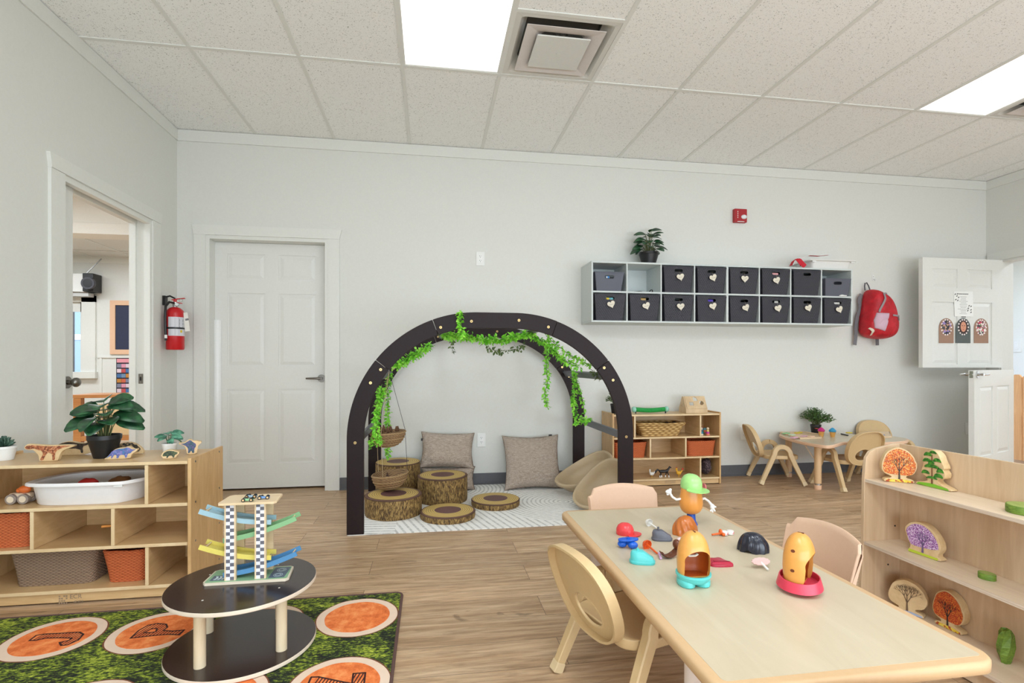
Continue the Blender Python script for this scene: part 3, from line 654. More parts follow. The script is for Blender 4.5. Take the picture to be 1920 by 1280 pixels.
# little wooden vehicle
t_ = thing('wooden_vehicle', 'small wooden toy car with an orange animal on it, left of the white tub', 'toy', (-1.79, 2.60, .418))
MB().obox((-1.787, 2.60, .452), (1, 0, 0), (0, 1, 0), (0, 0, 1), .085, .034, .024).build('body', plain((222, 200, 172)), t_, bevel=.008)
for x in (-1.812, -1.765):
    for y in (2.572, 2.62):
        MB().cyl((x, y, .4405), (x, y + .018, .4405), .022, 24).m(1).cyl((x, y - .002, .4405), (x, y, .4405), .014, 20).build('wheel', [plain((146, 132, 122)), plain((222, 206, 180))], t_, bevel=.003)
m = MB().ball((-1.775, 2.60, .478), .017, 12, (1.5, .9, 1)).ball((-1.752, 2.60, .496), .012, 12).ball((-1.798, 2.6, .474), .01, 10)
for s in (-1, 1): m.ball((-1.75, 2.6 + s * .008, .508), .004, 8)
m.build('animal', plain((222, 112, 48), .45), t_)
t_ = thing('toy_hammer', 'small orange stick with a blue head, middle row of the left shelf', 'toy', (-1.392, 2.56, .243))
MB().cyl((-1.44, 2.55, .312), (-1.392, 2.56, .312), .005, 10).build('handle', plain((216, 140, 60)), t_)
MB().box(-1.395, -1.373, 2.54, 2.58, .2435, .318).build('head', plain((48, 66, 104)), t_, bevel=.004)
# ---------------------------------------------------------------- potted plants
def pot(t_, r0, r1, h, mat, soil=True, world=False):
    MB().lathe([(r0, 0), (r1 * .96, h * .8), (r1 * .97, h * .8), (r1, h * .82), (r1, h), (r1 * .93, h), (r1 * .9, h * .82), (r1 * .88, h * .8)], n=32).build('pot', mat, t_, world=False)
    MB().lathe([(r1 * .88, h * .82), (r1 * .5, h * .86), (.002, h * .87)], n=20, c0=True).build('soil', plain((44, 34, 28), .95), t_, world=False)
def big_leaf_plant(name, label, loc, r0, r1, h, nl, spread, height, L, W, mat, potm, seed, low=0):
    t_ = thing(name, label, 'plant', loc); pot(t_, r0, r1, h, potm); rr = random.Random(seed)
    for i in range(nl):
        a = i * 2.399 + rr.uniform(-.2, .2); k = (i + .5) / nl; ring = .35 + .65 * k
        b = Vector((math.cos(a) * r1 * .35 * k, math.sin(a) * r1 * .35 * k, h * .85))
        top = Vector((math.cos(a) * spread * ring * .42, math.sin(a) * spread * ring * .42, h + height * (1.02 - .62 * k) * rr.uniform(.85, 1.05) - low * k))
        md = b.lerp(top, .5) + Vector((0, 0, height * .08))
        MB().tube([b, md, top], .0022 * (r1 / .065), 6, [1.3, 1, .8]).build('stem', STEMM, t_, world=False)
        d = Vector((math.cos(a), math.sin(a), .35 - .5 * k))
        MB().leaf(top, d, Vector((rr.uniform(-.3, .3), -.75, 1)).normalized(), L * rr.uniform(.8, 1.1), W * rr.uniform(.85, 1.1), rr.uniform(.15, .5), 6).build('leaf', mat, t_, world=False, solid=.0008, ang=80)
    return t_
big_leaf_plant('potted_plant', 'large-leaved dark green plant in a black pot on the left shelf', (-1.482, 2.645, .6035), .041, .066, .104, 24, .13, .15, .105, .082, LEAF_D, BLACK, 3)
big_leaf_plant('potted_plant', 'leafy dark plant in a black pot on top of the wall cubby', (1.885, 4.3, 1.8955), .055, .085, .115, 32, .16, .18, .095, .07, LEAF_D, BLACK, 8, .05)
big_leaf_plant('potted_plant', 'small striped-leaf plant in a white pot at the right of the left shelf', (-1.235, 2.70, .6035), .022, .031, .052, 12, .05, .045, .045, .034, leafm('striped_leaf', (34, 92, 74), (110, 172, 140)), WHITE, 5)
t_ = thing('succulent', 'dark succulent in a white pot at the left edge of the left shelf', 'plant', (-1.888, 2.645, .6035)); pot(t_, .034, .044, .062, WHITE)
m = MB()
for i in range(26):
    a = i * 2.399; k = i / 26
    m.leaf((0, 0, .058), (math.cos(a) * k * 1.2, math.sin(a) * k * 1.2, 1.1 - k * .7), (math.cos(a + 1.57), math.sin(a + 1.57), 0), .05 * (1 - .15 * k), .016, .1, 3)
m.build('rosette', leafm('succulent', (40, 70, 58), (86, 116, 96)), t_, world=False, solid=.002)
def bush(name, label, loc, r0, r1, h, n, rad, hh, lf, mat, seed):
    t_ = thing(name, label, 'plant', loc); pot(t_, r0, r1, h, BLACK); rr = random.Random(seed)
    ms, ml = MB(), MB()
    for i in range(n):
        a = rr.uniform(0, 2 * PI); e = rr.uniform(-.1, 1.5); q = rad * rr.uniform(.75, 1.05)
        tip = Vector((math.cos(a) * math.cos(e) * q, math.sin(a) * math.cos(e) * q, h + hh * .25 + math.sin(e) * hh * rr.uniform(.7, 1)))
        b = Vector((rr.uniform(-1, 1) * r1 * .4, rr.uniform(-1, 1) * r1 * .4, h * .85)); pts = [b.lerp(tip, s) + Vector((0, 0, hh * .2 * math.sin(PI * s))) for s in (0, .33, .66, 1)]
        ms.tube(pts, .0012, 4)
        for s in range(11):
            f = .3 + .7 * s / 10; p = b.lerp(tip, f) + Vector((0, 0, hh * .2 * math.sin(PI * f))); d = Vector((rr.uniform(-1, 1), rr.uniform(-1, 1), rr.uniform(-.3, 1)))
            ml.leaf(p, d, (rr.uniform(-1, 1), rr.uniform(-1, 1), 1), lf * rr.uniform(.7, 1.2), lf * .45, .2, 2)
    ms.build('stem', STEMM, t_, world=False); ml.build('foliage', mat, t_, world=False, ang=80); return t_
# ---------------------------------------------------------------- flat wooden figures
def figure(name, label, cat, c, ang, outline, parts, th=.02, group=None, mat=None, sc=1.0):
    """a cut-out standing upright at c facing -y turned by ang; outline and painted patches in metres (x, z)"""
    t_ = thing(name, label, cat, c, ang, group)
    MB().plate([(x * sc, z * sc) for x, z in outline], th, (0, th / 2, 0)).build('wooden_body', mat or PLYE2, t_, world=False, bevel=.0015)
    for i, (pn, pts, pm) in enumerate(parts):
        MB().plate([(x * sc, z * sc) for x, z in pts], .0004, (0, -th / 2 - .0001 - .00012 * i, 0)).build(pn, pm, t_, world=False, smooth=False)
    return t_
PLYE2 = wood('figure_wood', (206, 172, 124), (232, 206, 162), (20, 20, 20), .5)
def poly(s, k=.001): return [tuple(float(q) * k for q in p.split(',')) for p in s.split()]
DIN = {}
trex = smooth2(poly('-78,62 -80,50 -62,44 -50,46 -38,34 -30,24 -28,4 -26,0 36,0 40,6 46,30 60,44 96,56 98,62 60,64 10,62 -30,66 -52,68 -66,70'), 1)
trp = smooth2(poly('-76,60 -74,50 -60,48 -46,52 -34,46 -16,40 -14,26 -22,12 -24,4 -12,4 -8,18 2,34 16,30 20,16 18,4 28,4 28,18 30,38 50,50 92,60 60,60 10,58 -30,62 -56,65'), 1)
figure('wooden_dinosaur', 'reddish-brown two-legged wooden dinosaur at the left of the shelf top', 'toy', (-1.672, 2.585, .6036), 0, trex, [('painted_dinosaur', trp, speck('rust_hide', [(150, 82, 50), (176, 104, 66), (120, 62, 40), (200, 140, 100)], 160))], .018, 'wooden dinosaurs on the left shelf', sc=1.12)
dip = smooth2(poly('-95,36 -70,48 -40,62 -10,66 30,56 60,58 110,84 150,98 152,90 110,60 120,40 100,20 60,6 40,0 -90,0 -98,10'), 1)
dpp = smooth2(poly('-90,38 -66,50 -38,60 -10,63 30,53 62,55 112,80 146,95 110,74 60,46 40,40 44,10 34,8 30,30 -40,32 -50,8 -60,8 -60,32 -84,30'), 1)
figure('wooden_dinosaur', 'long-necked dark wooden dinosaur behind the reddish one', 'toy', (-1.664, 2.74, .6036), 0, dip, [('painted_dinosaur', dpp, speck('dark_hide', [(54, 44, 38), (78, 62, 50), (44, 36, 34)], 130))], .018, 'wooden dinosaurs on the left shelf')
tri = smooth2(poly('-62,4 -60,0 48,0 52,8 56,22 76,34 84,48 70,46 60,50 50,60 36,62 26,56 0,56 -20,48 -34,30 -50,12'), 1)
tpp = smooth2(poly('-56,4 -40,22 -28,42 0,52 24,52 36,58 48,54 56,46 78,45 60,38 52,26 40,26 36,6 28,4 26,20 4,20 0,4 -10,4 -8,20 -20,22 -26,6 -34,4 -30,20 -46,10'), 1)
figure('wooden_dinosaur', 'blue horned wooden dinosaur beside the black plant pot', 'toy', (-1.392, 2.595, .6036), .1, tri, [('painted_dinosaur', tpp, speck('blue_hide', [(104, 108, 168), (128, 128, 186), (84, 92, 150), (70, 120, 170)], 150))], .02, 'wooden dinosaurs on the left shelf', sc=.9)
stg = smooth2(poly('-60,0 60,0 64,12 54,30 30,50 0,60 -30,56 -52,36 -66,14'), 1)
sps = smooth2(poly('-52,30 -40,48 -26,46 -20,56 -8,52 -2,60 8,53 18,56 24,47 38,46 40,38 50,32 54,20 40,10 -44,10 -56,20'), 1)
figure('wooden_dinosaur', 'wooden dinosaur with dark back plates behind the blue horned one', 'toy', (-1.418, 2.72, .6036), .05, stg, [('painted_dinosaur', sps, speck('plate_hide', [(60, 54, 48), (150, 130, 96), (48, 44, 42)], 130))], .02, 'wooden dinosaurs on the left shelf')
ank = smooth2(poly('-32,8 -36,18 -28,34 -8,42 12,40 26,34 38,30 38,20 28,12 26,0 -26,0'), 1)
app = smooth2(poly('-30,14 -24,30 -6,38 12,36 26,30 34,26 26,18 20,16 18,4 12,4 10,14 -4,14 -8,4 -14,4 -12,14 -22,12'), 1)
figure('wooden_dinosaur', 'small dark green wooden dinosaur near the right front of the left shelf', 'toy', (-1.172, 2.575, .6036), .25, ank, [('painted_dinosaur', app, speck('olive_hide', [(58, 72, 50), (84, 96, 62), (44, 56, 44)], 170))], .03, 'wooden dinosaurs on the left shelf', sc=.95)
par = smooth2(poly('-48,52 -44,58 -28,56 -16,64 0,74 12,62 26,64 38,58 44,62 46,50 34,44 28,22 28,0 -14,0 -16,20 -22,38 -32,46'), 1)
ppp = smooth2(poly('-44,54 -26,53 -14,60 0,70 10,58 22,50 24,38 16,26 16,6 8,6 4,20 -4,6 -10,8 -8,24 -14,38 -28,48'), 1)
figure('wooden_dinosaur', 'blue-grey wooden dinosaur standing right of the small white plant pot', 'toy', (-1.132, 2.68, .6036), .35, par, [('painted_dinosaur', ppp, speck('slate_hide', [(72, 92, 122), (96, 80, 130), (60, 84, 96)], 150))], .032, 'wooden dinosaurs on the left shelf')
MB().box(-1.79, -1.765, 2.78, 2.80, .6035, .618).build('wooden_block', PLYE2, bevel=.002); tag(bpy.data.objects['wooden_block'], 'tiny wooden block behind the white succulent pot', 'block')
# ---------------------------------------------------------------- moss rug with log slices
rug = thing('play_rug', 'mossy green rug printed with orange log slices and numbers', 'rug', (-.9, 1.6, 0))
m = MB(); m.loft([[(x, y, z) for x, y in rrect(2.0, 2.9, .03, 4, -1.125 - .0, 2.377 - 1.45)] for z in (.001, .009)])
rx0 = XL + .02
m = MB(); rug_o = rrect(1.83, 2.9, .03, 5, -.127 - .915, 2.377 - 1.45)
m.loft([[(x, y, z) for x, y in rug_o] for z in (.001, .009)])
cs = [(-.293, 2.172), (-.665, 2.172), (-1.037, 2.172), (-1.39, 2.178), (-.29, 1.715), (-.66, 1.70), (-1.035, 1.70), (-1.40, 1.70)]
rr = random.Random(4)
for ci, (cx_, cy_) in enumerate(cs):
    for li, (r_, mi, z) in enumerate(((.163, 3, .0092), (.158, 2, .0096), (.127, 1, .0100))):
        lp = [(cx_ + r_ * math.cos(q) * (1 + .018 * noise.noise(Vector((math.cos(q) * 3, math.sin(q) * 3, ci + li * .3)))), cy_ + r_ * math.sin(q) * (1 + .018 * noise.noise(Vector((math.cos(q) * 3, math.sin(q) * 3, ci + li * .3 + 9))))) for q in (2 * PI * i / 56 for i in range(56))]
        m.m(mi).loft([[(x, y, .009) for x, y in lp], [(x, y, z) for x, y in lp]])
def glyph(pts, hole=None):
    """outlined figure filled with hatching, traced on the rug"""
    W = [tuple(at(u, v, z=.01)[:2]) for u, v in pts]
    n = len(W)
    m.m(4).sweep([(x, y, .0105) for x, y in W + [W[0], W[1]]], [(-.0035, -.0004), (.0035, -.0004), (.0035, .0004), (-.0035, .0004)], (0, 0, 1)) if False else None
    for lp in [W] + ([[tuple(at(u, v, z=.01)[:2]) for u, v in hole]] if hole else []):
        for i in range(len(lp)):
            a, b = Vector((*lp[i], .0103)), Vector((*lp[(i + 1) % len(lp)], .0103)); d = (b - a)
            if d.length > 1e-5: m.m(4).obox((a + b) / 2, d.normalized(), Vector((-d.y, d.x, 0)).normalized(), (0, 0, 1), d.length + .004, .006, .0008)
    hl = [tuple(at(u, v, z=.01)[:2]) for u, v in hole] if hole else None
    def inside(p, poly_):
        c = False
        for i in range(len(poly_)):
            (x1, y1), (x2, y2) = poly_[i - 1], poly_[i]
            if (y1 > p[1]) != (y2 > p[1]) and p[0] < (x2 - x1) * (p[1] - y1) / (y2 - y1) + x1: c = not c
        return c
    xs = [p[0] for p in W]; ys_ = [p[1] for p in W]; x = min(xs)
    while x < max(xs):
        run = None; y = min(ys_)
        while y < max(ys_) + .004:
            q = (x + (y - min(ys_)) * .25, y); ok = inside(q, W) and not (hl and inside(q, hl))
            if ok and run is None: run = q
            if not ok and run is not None:
                a, b = Vector((*run, .0102)), Vector((*q, .0102)); d = b - a; m.m(4).obox((a + b) / 2, d.normalized(), Vector((-d.y, d.x, 0)).normalized(), (0, 0, 1), d.length, .0042, .0006); run = None
            y += .002
        x += .0115
gs = lambda s, k, ox, oy: [(x / k + ox, y / k + oy) for x, y in poly(s, 1)]
glyph(gs('270,348 335,300 400,288 520,282 640,275 735,270 770,290 720,345 620,388 565,393 550,365 640,345 660,325 560,322 430,325 330,345', 4.923, 0, 1130))
glyph(gs('1205,325 1280,255 1370,205 1450,190 1535,197 1545,225 1505,255 1590,260 1700,250 1655,295 1560,290 1430,300 1300,315', 4.923, 0, 1130), gs('1330,275 1395,240 1450,235 1440,265 1390,275', 4.923, 0, 1130))
glyph(gs('385,650 430,553 540,550 900,625 1040,650 1060,500 1240,487 1220,660 1190,820 1040,800 700,720', 8, 530, 1200))
m.build('rug_pile', [MOSS, SLICE, SLICE_W, SLICE_B, INK], rug, smooth=False)
MB().sweep([(x, y, .006) for x, y in rug_o + rug_o[:1]], [(.006 * math.cos(q), .0065 * math.sin(q)) for q in (2 * PI * i / 8 for i in range(8))]).build('binding', RUGB, rug)
# ---------------------------------------------------------------- two-tier round table and race tower
tb = thing('play_table', 'low two-tier round table with dark brown discs and pale legs', 'table', (-.672, 2.012, .011), .0)
for nm, z0 in (('lower_disc', .0125), ('tabletop', .228)):
    m = MB(); r_ = .247; n = 72
    m.m(0).lathe([(r_ - .001, z0 + .0145), (.0001, z0 + .0148)], (-.672, 2.012, 0), n, False, True)
    m.m(1).lathe([(.001, z0), (r_ - .002, z0), (r_, z0 + .002), (r_, z0 + .0125), (r_ - .001, z0 + .0145)], (-.672, 2.012, 0), n, True, False)
    m.m(2)
    if nm == 'tabletop':
        for a_ in (61, 151, 241, 331):
            q = math.radians(a_); m.lathe([(.0035, z0 + .0145), (.0035, z0 + .0152)], (-.672 + .165 * math.cos(q), 2.012 + .165 * math.sin(q), 0), 10)
    m.build(nm, [plain((50, 38, 37), .2), plain((222, 206, 186), .5), plain((220, 215, 205), .4)], tb)
LEGM = wood('pale_dowel', (216, 194, 158), (232, 216, 186), (20, 20, 4), .45)
for a_ in (61, 151, 241, 331):
    q = math.radians(a_); x, y = -.672 + .175 * math.cos(q), 2.012 + .175 * math.sin(q)
    MB().cyl((x, y, .0275), (x, y, .2278), .0185, 28).build('leg', LEGM, tb)
TZ = .2432
tw = thing('race_tower', 'wooden ramp race tower with checkered posts on the round table', 'toy', (-.66, 2.05, TZ))
fw = wood('birch_toy', (218, 188, 146), (238, 216, 182), (4, 20, 20), .5)
bo = [(-.793, 1.985), (-.522, 1.985), (-.512, 1.998), (-.522, 2.103), (-.535, 2.112), (-.79, 2.112), (-.802, 2.10), (-.803, 1.998)]
m = MB().loft([[(x, y, z) for x, y in bo] for z in (TZ, TZ + .009)]); m.m(1).loft([[(x, y, z) for x, y in inset2(bo, .006)] for z in (TZ + .009, TZ + .0097)])
m.build('base', [plain((222, 208, 186)), plain((138, 180, 140), .5)], tw)
PPM = [plain((84, 100, 118)), plain((206, 222, 226))]
m = MB().box(-.585, -.53, 2.0, 2.098, TZ + .0098, TZ + .0103).m(1)
for cy_ in (2.025, 2.072):
    for r_ in (.016, .010): m.plate(ell(-.557, cy_, r_, r_, 20), .0003, (0, 0, TZ + .0103), (1, 0, 0), (0, 1, 0), (0, 0, 1), holes=[ell(-.557, cy_, r_ - .0015, r_ - .0015, 20)])
m.build('printed_panel', PPM, tw, smooth=False)
m = MB().box(-.785, -.735, 2.005, 2.05, TZ + .0098, TZ + .0103).m(1)
for i in range(3): m.plate([(-.776 + i * .013, 2.012), (-.768 + i * .013, 2.012), (-.762 + i * .013, 2.027), (-.768 + i * .013, 2.043), (-.776 + i * .013, 2.043), (-.770 + i * .013, 2.027)], .0003, (0, 0, TZ + .0103), (1, 0, 0), (0, 1, 0), (0, 0, 1))
m.build('printed_panel', [plain((84, 100, 118)), plain((206, 222, 226))], tw, smooth=False)
PT = .527; CW, CG = plain((232, 230, 236), .5), plain((104, 102, 112), .5)
for xa, xb in ((-.732, -.694), (-.630, -.592)):
    for ya, yb in ((1.998, 2.010), (2.085, 2.097)):
        m = MB().box(xa, xb, ya, yb, TZ + .0095, PT)
        if ya < 2.05:
            n = 22; h = (PT - TZ - .012) / n; xm = (xa + xb) / 2
            for i in range(n):
                for s in (0, 1):
                    m.m(1 + (i + s) % 2).box(xm - .0135 + s * .0135, xm + s * .0135, ya - .0006, ya, TZ + .011 + i * h, TZ + .011 + (i + 1) * h)
        m.build('post', [fw, CW, CG], tw, smooth=False)
pf = [(-.745, 1.978), (-.560, 1.978), (-.552, 1.99), (-.560, 2.095), (-.572, 2.104), (-.735, 2.104), (-.748, 2.092), (-.75, 1.99)]
MB().loft([[(x, y, z) for x, y in pf] for z in (PT + .0003, PT + .0085)]).build('top_platform', fw, tw, bevel=.001)
def ramp(pa, pb, sag, mat, up_end):
    pa, pb = Vector(pa), Vector(pb); n = 14
    c = [pa.lerp(pb, i / n) + Vector((0, 0, -sag * math.sin(PI * i / n) ** .9)) for i in range(n + 1)]
    m = MB()
    for y in (2.0145, 2.077): m.sweep([p + Vector((0, y - p.y, 0)) for p in c], [(-.0026, -.0085), (.0026, -.0085), (.0026, .0085), (-.0026, .0085)], (0, 1, 0))
    m.m(1).sweep([p + Vector((0, 2.0457 - p.y, -.004)) for p in c[1:-1]], [(-.028, -.001), (.028, -.001), (.028, .001), (-.028, .001)], (0, 1, 0))
    e = c[1]; m.m(2).cyl((e.x, 2.017, e.z + .003), (e.x, 2.0745, e.z + .003), .0022, 8)
    m.build('ramp', [mat, plain(tuple(max(0, int(x * .82)) for x in (200, 190, 165)), .5) if False else mat, fw], tw)
ramp((-.822, 2.04, .502), (-.578, 2.04, .452), .012, plain((160, 192, 204), .45), 0)
ramp((-.492, 2.04, .462), (-.742, 2.04, .392), .010, plain((136, 182, 132), .45), 0)
ramp((-.822, 2.04, .374), (-.578, 2.04, .322), .012, plain((226, 208, 104), .45), 0)
ramp((-.490, 2.04, .332), (-.742, 2.04, .268), .012, plain((84, 140, 186), .45), 0)
def toycar(label, x, y, rz, c):
    t_ = thing('toy_car', label, 'toy car', (x, y, PT + .0087), rz, 'little racing cars on the tower'); t_.scale = (1.2,) * 3
    m = MB(); prof = smooth2(poly('-17,3 -18,7 -10,9 -4,10 2,8 8,7 16,6 18,3', .001), 1)
    m.plate(prof, .011, (0, .0055, 0)).build('body', plain(c, .35), t_, world=False, bevel=.001)
    MB().ball((-.004, 0, .0095), .0042, 10).build('driver', BLACK, t_, world=False)
    for wx in (-.011, .011):
        for s in (-1, 1):
            MB().cyl((wx, s * .0058, .0055), (wx, s * .0085, .0055), .0055, 16).m(1).cyl((wx, s * .0085, .0055), (wx, s * .0088, .0055), .003, 12).build('wheel', [BLACK, plain((216, 180, 130))], t_, world=False)
toycar('pale green toy racing car, front of the three on the tower', -.652, 1.995, .05, (150, 200, 150))
toycar('light blue toy racing car at the back left on the tower', -.657, 2.045, .1, (160, 190, 214))
toycar('mid blue toy racing car at the right on the tower', -.606, 2.022, .15, (104, 150, 206))
# ---------------------------------------------------------------- fire extinguisher on its hook
ex = thing('fire_extinguisher', 'red fire extinguisher hanging on the left wall near the corner', 'fire extinguisher', (-1.895, 4.235, 1.15))
RED = plain((196, 22, 30), .3); cx_, cy_ = -1.895, 4.235
MB().lathe([(.055, 1.142), (.06, 1.15), (.06, 1.41), (.055, 1.435), (.035, 1.455), (.02, 1.462)], (cx_, cy_, 0), 36).build('cylinder', RED, ex)
m = MB(); seg = 20
for j, (za, zb, mi) in enumerate(((1.245, 1.385, 0),)):
    ang = [-PI * .62 + i * (PI * .95) / seg for i in range(seg + 1)]
    A_ = [[(cx_ + r_ * math.cos(a), cy_ + r_ * math.sin(a), z) for a in ang] for r_, z in ((.0606, za), (.0606, zb))]
    v0 = [m.V(p) for p in A_[0]]; v1 = [m.V(p) for p in A_[1]]
    for i in range(seg): m.F([v0[i], v0[i + 1], v1[i + 1], v1[i]])
    m.m(1)
    for z in [1.252 + .0078 * k for k in range(17)]:
        for a0, a1 in ((-1.7, -1.2), (-1.15, -.75)):
            if (z > 1.30 and a0 > -1.2): a0 += .05
            q = [m.V((cx_ + .0609 * math.cos(a), cy_ + .0609 * math.sin(a), zz)) for a, zz in ((a0, z), (a1, z), (a1, z + .0028), (a0, z + .0028))]; m.F(q)
    for z in (1.35, 1.325, 1.30):
        q = [m.V((cx_ + .0612 * math.cos(a), cy_ + .0612 * math.sin(a), zz)) for a, zz in ((-.72, z), (-.2, z), (-.2, z + .02), (-.72, z + .02))]; m.F(q)
m.m(2); q = [m.V((cx_ + .0614 * math.cos(a), cy_ + .0614 * math.sin(a), zz)) for a, zz in ((-.6, 1.27), (-.35, 1.27), (-.35, 1.288), (-.6, 1.288))]; m.F(q)
m.build('instruction_label', [plain((214, 214, 220), .5), plain((60, 60, 70)), plain((226, 196, 40))], ex)
MB().lathe([(.0612, 1.296), (.0625, 1.297), (.0625, 1.308), (.0612, 1.309)], (cx_, cy_, 0), 32, False, False).build('strap', BLACK, ex)
MB().cyl((cx_, cy_, 1.462), (cx_, cy_, 1.50), .017, 20).cyl((cx_, cy_ + .0, 1.478), (cx_ + .03, cy_ - .02, 1.478), .013, 16).build('valve', CHROME, ex)
MB().cyl((cx_ + .02, cy_ - .02, 1.48), (cx_ + .026, cy_ - .036, 1.48), .012, 16).build('gauge', STEEL, ex)
m = MB().sweep([(cx_ - .02, cy_ - .004, 1.515), (cx_ + .02, cy_ - .004, 1.523), (cx_ + .07, cy_ - .01, 1.528)], [(-.008, -.003), (.008, -.003), (.008, .003), (-.008, .003)], (0, 1, 0))
m.sweep([(cx_ - .01, cy_ - .004, 1.50), (cx_ + .025, cy_ - .004, 1.495), (cx_ + .05, cy_ - .01, 1.49)], [(-.006, -.003), (.006, -.003), (.006, .003), (-.006, .003)], (0, 1, 0)).cyl((cx_, cy_, 1.50), (cx_, cy_, 1.52), .011)
m.build('lever', RED, ex)
MB().tube([(cx_ + .05 + .012 * math.cos(q), cy_ - .025, 1.51 + .012 * math.sin(q)) for q in (2 * PI * i / 16 for i in range(17))], .0012, 6).build('pull_ring', STEEL, ex)
MB().tube([(cx_, cy_ - .01, 1.49), (cx_ - .02, cy_ - .045, 1.495), (cx_ - .035, cy_ - .066, 1.46), (cx_ - .036, cy_ - .072, 1.38), (cx_ - .034, cy_ - .07, 1.28), (cx_ - .032, cy_ - .07, 1.23)], .0085, 10).build('hose', BLACK, ex)
MB().cyl((cx_ - .032, cy_ - .07, 1.25), (cx_ - .032, cy_ - .07, 1.225), .0095, 14).m(1).cyl((cx_ - .032, cy_ - .07, 1.225), (cx_ - .032, cy_ - .07, 1.208), .007, 12).build('nozzle', [WHITE, BLACK], ex)
MB().plate([(0, 0), (.04, .004), (.02, .145), (-.012, .14)], .0008, (cx_ + .072, cy_ - .01, 1.28), (.8, .2, 0), (0, 0, 1), (.2, -.9, 0)).m(1).plate([(.004, .08), (.03, .085), (.028, .1), (.002, .095)], .0004, (cx_ + .072, cy_ - .0112, 1.28), (.8, .2, 0), (0, 0, 1), (.2, -.9, 0)).build('inspection_tag', [plain((226, 222, 214)), plain((120, 116, 118))], ex)
MB().box(XL + .0005, XL + .02, 4.215, 4.255, 1.475, 1.545).sweep([(XL + .02, cy_, 1.538), (-1.93, cy_, 1.545), (cx_, cy_, 1.526)], [(-.006, -.003), (.006, -.003), (.006, .003), (-.006, .003)]).build('bracket', BLACK, ex)
# ================================================================ reading nook: mat, arch, cushions, vines
mo = rrect(1.9, 1.19, .01, 2, .452, 3.825)
mt = MB().loft([[(x, y, z) for x, y in mo] for z in (.001, .006)])
tag(mt.build('woven_mat', MATM, smooth=False), 'white mat with grey arcs and stripes under the dark arch', 'rug')
# climbing arch: two laminated arches joined by rails
ar = thing('climbing_arch', 'dark brown wooden climbing arch standing over the cushions', 'play arch', (.405, 3.78, .006))
def arc_pt(r, q):     # q: 0..1 along the arch from left foot to right foot; legs straight to z=.57, corner arcs, flat top
    zc, xl, xr = .572, .2855, .5245; Rr = {0: .785, 1: .685}[r]; L1 = zc - .0065; La = PI / 2 * .735; Lt = xr - xl; T = 2 * L1 + 2 * La + Lt; s = q * T
    if s < L1: return (xl - Rr, .0065 + s)
    s -= L1
    if s < La: a = s / La * PI / 2; return (xl - Rr * math.cos(a), zc + Rr * math.sin(a))
    s -= La
    if s < Lt: return (xl + s, zc + Rr)
    s -= Lt
    if s < La: a = s / La * PI / 2; return (xr + Rr * math.sin(a), zc + Rr * math.cos(a))
    s -= La; return (xr + Rr, zc - s)
def seg(q0, q1, y0, th, parent, round_ends):
    n = 34; O_ = [arc_pt(0, q0 + (q1 - q0) * i / n) for i in range(n + 1)]; I_ = [arc_pt(1, q0 + (q1 - q0) * i / n) for i in range(n + 1)]
    pts = O_ + I_[::-1]
    m = MB(); A_ = [(x, y0, z) for x, z in pts]; B_ = [(x, y0 + th, z) for x, z in pts]
    k = len(O_)
    va, vb = [m.V(p) for p in A_], [m.V(p) for p in B_]; N_ = len(pts)
    for i in range(k - 1):
        m.F([va[i], va[i + 1], va[N_ - 2 - i], va[N_ - 1 - i]]); m.F([vb[i], vb[i + 1], vb[N_ - 2 - i], vb[N_ - 1 - i]])
    m.m(1)
    for i in range(N_): m.F([va[i], va[(i + 1) % N_], vb[(i + 1) % N_], vb[i]])
    return m.build('arch_segment', [DARKW, DARKE], parent, bevel=.0025)
q_ = [0, .287, .396, .604, .713, 1]
for yy in (3.228, 4.318):
    for i in range(5):
        front = i % 2 == 0
        y0 = yy if front else yy + .007
        a_, b_ = q_[i] - (0 if front or i == 0 else .0), q_[i + 1]
        seg(a_ + (.0004 if i else 0), b_ - (.0004 if i < 4 else 0), y0, .026 if front else .024, ar, front)
RAIL = plain((96, 96, 104), .45)
rails = [(-.445, .56), (-.325, .955), (.09, 1.262), (.70, 1.268), (1.135, .955), (1.26, .56)]
for x, z in rails:
    cx_ = .405; an = math.atan2(z - .5, x - cx_); U = Vector((math.cos(an), 0, math.sin(an))); W = Vector((-math.sin(an), 0, math.cos(an)))
    if z < .6: U, W = Vector((1, 0, 0)), Vector((0, 0, 1))
    MB().obox((x, 3.786, z), U, (0, 1, 0), W, .022, 1.0625, .05).build('rail', RAIL, ar, bevel=.004)
for x, z in [(-.45, .56), (-.36, .92), (-.3, 1.0), (.06, 1.26), (.25, 1.3), (.55, 1.31), (.74, 1.27), (1.11, 1.01), (1.17, .93), (1.26, .56)]:
    for yy in (3.228, 4.318): MB().lathe([(.0001, -.0028), (.006, -.0028), (.0065, -.001), (.009, -.001), (.009, .001)], n=16, c0=False, c1=False).build('bolt', BRASS, ar, world=False) if False else MB().cyl((x, yy - .0025, z), (x, yy + .002, z), .0085, 18).m(1).cyl((x, yy - .0032, z), (x, yy - .0024, z), .0035, 10).build('bolt', [BRASS, plain((90, 70, 50))], ar)
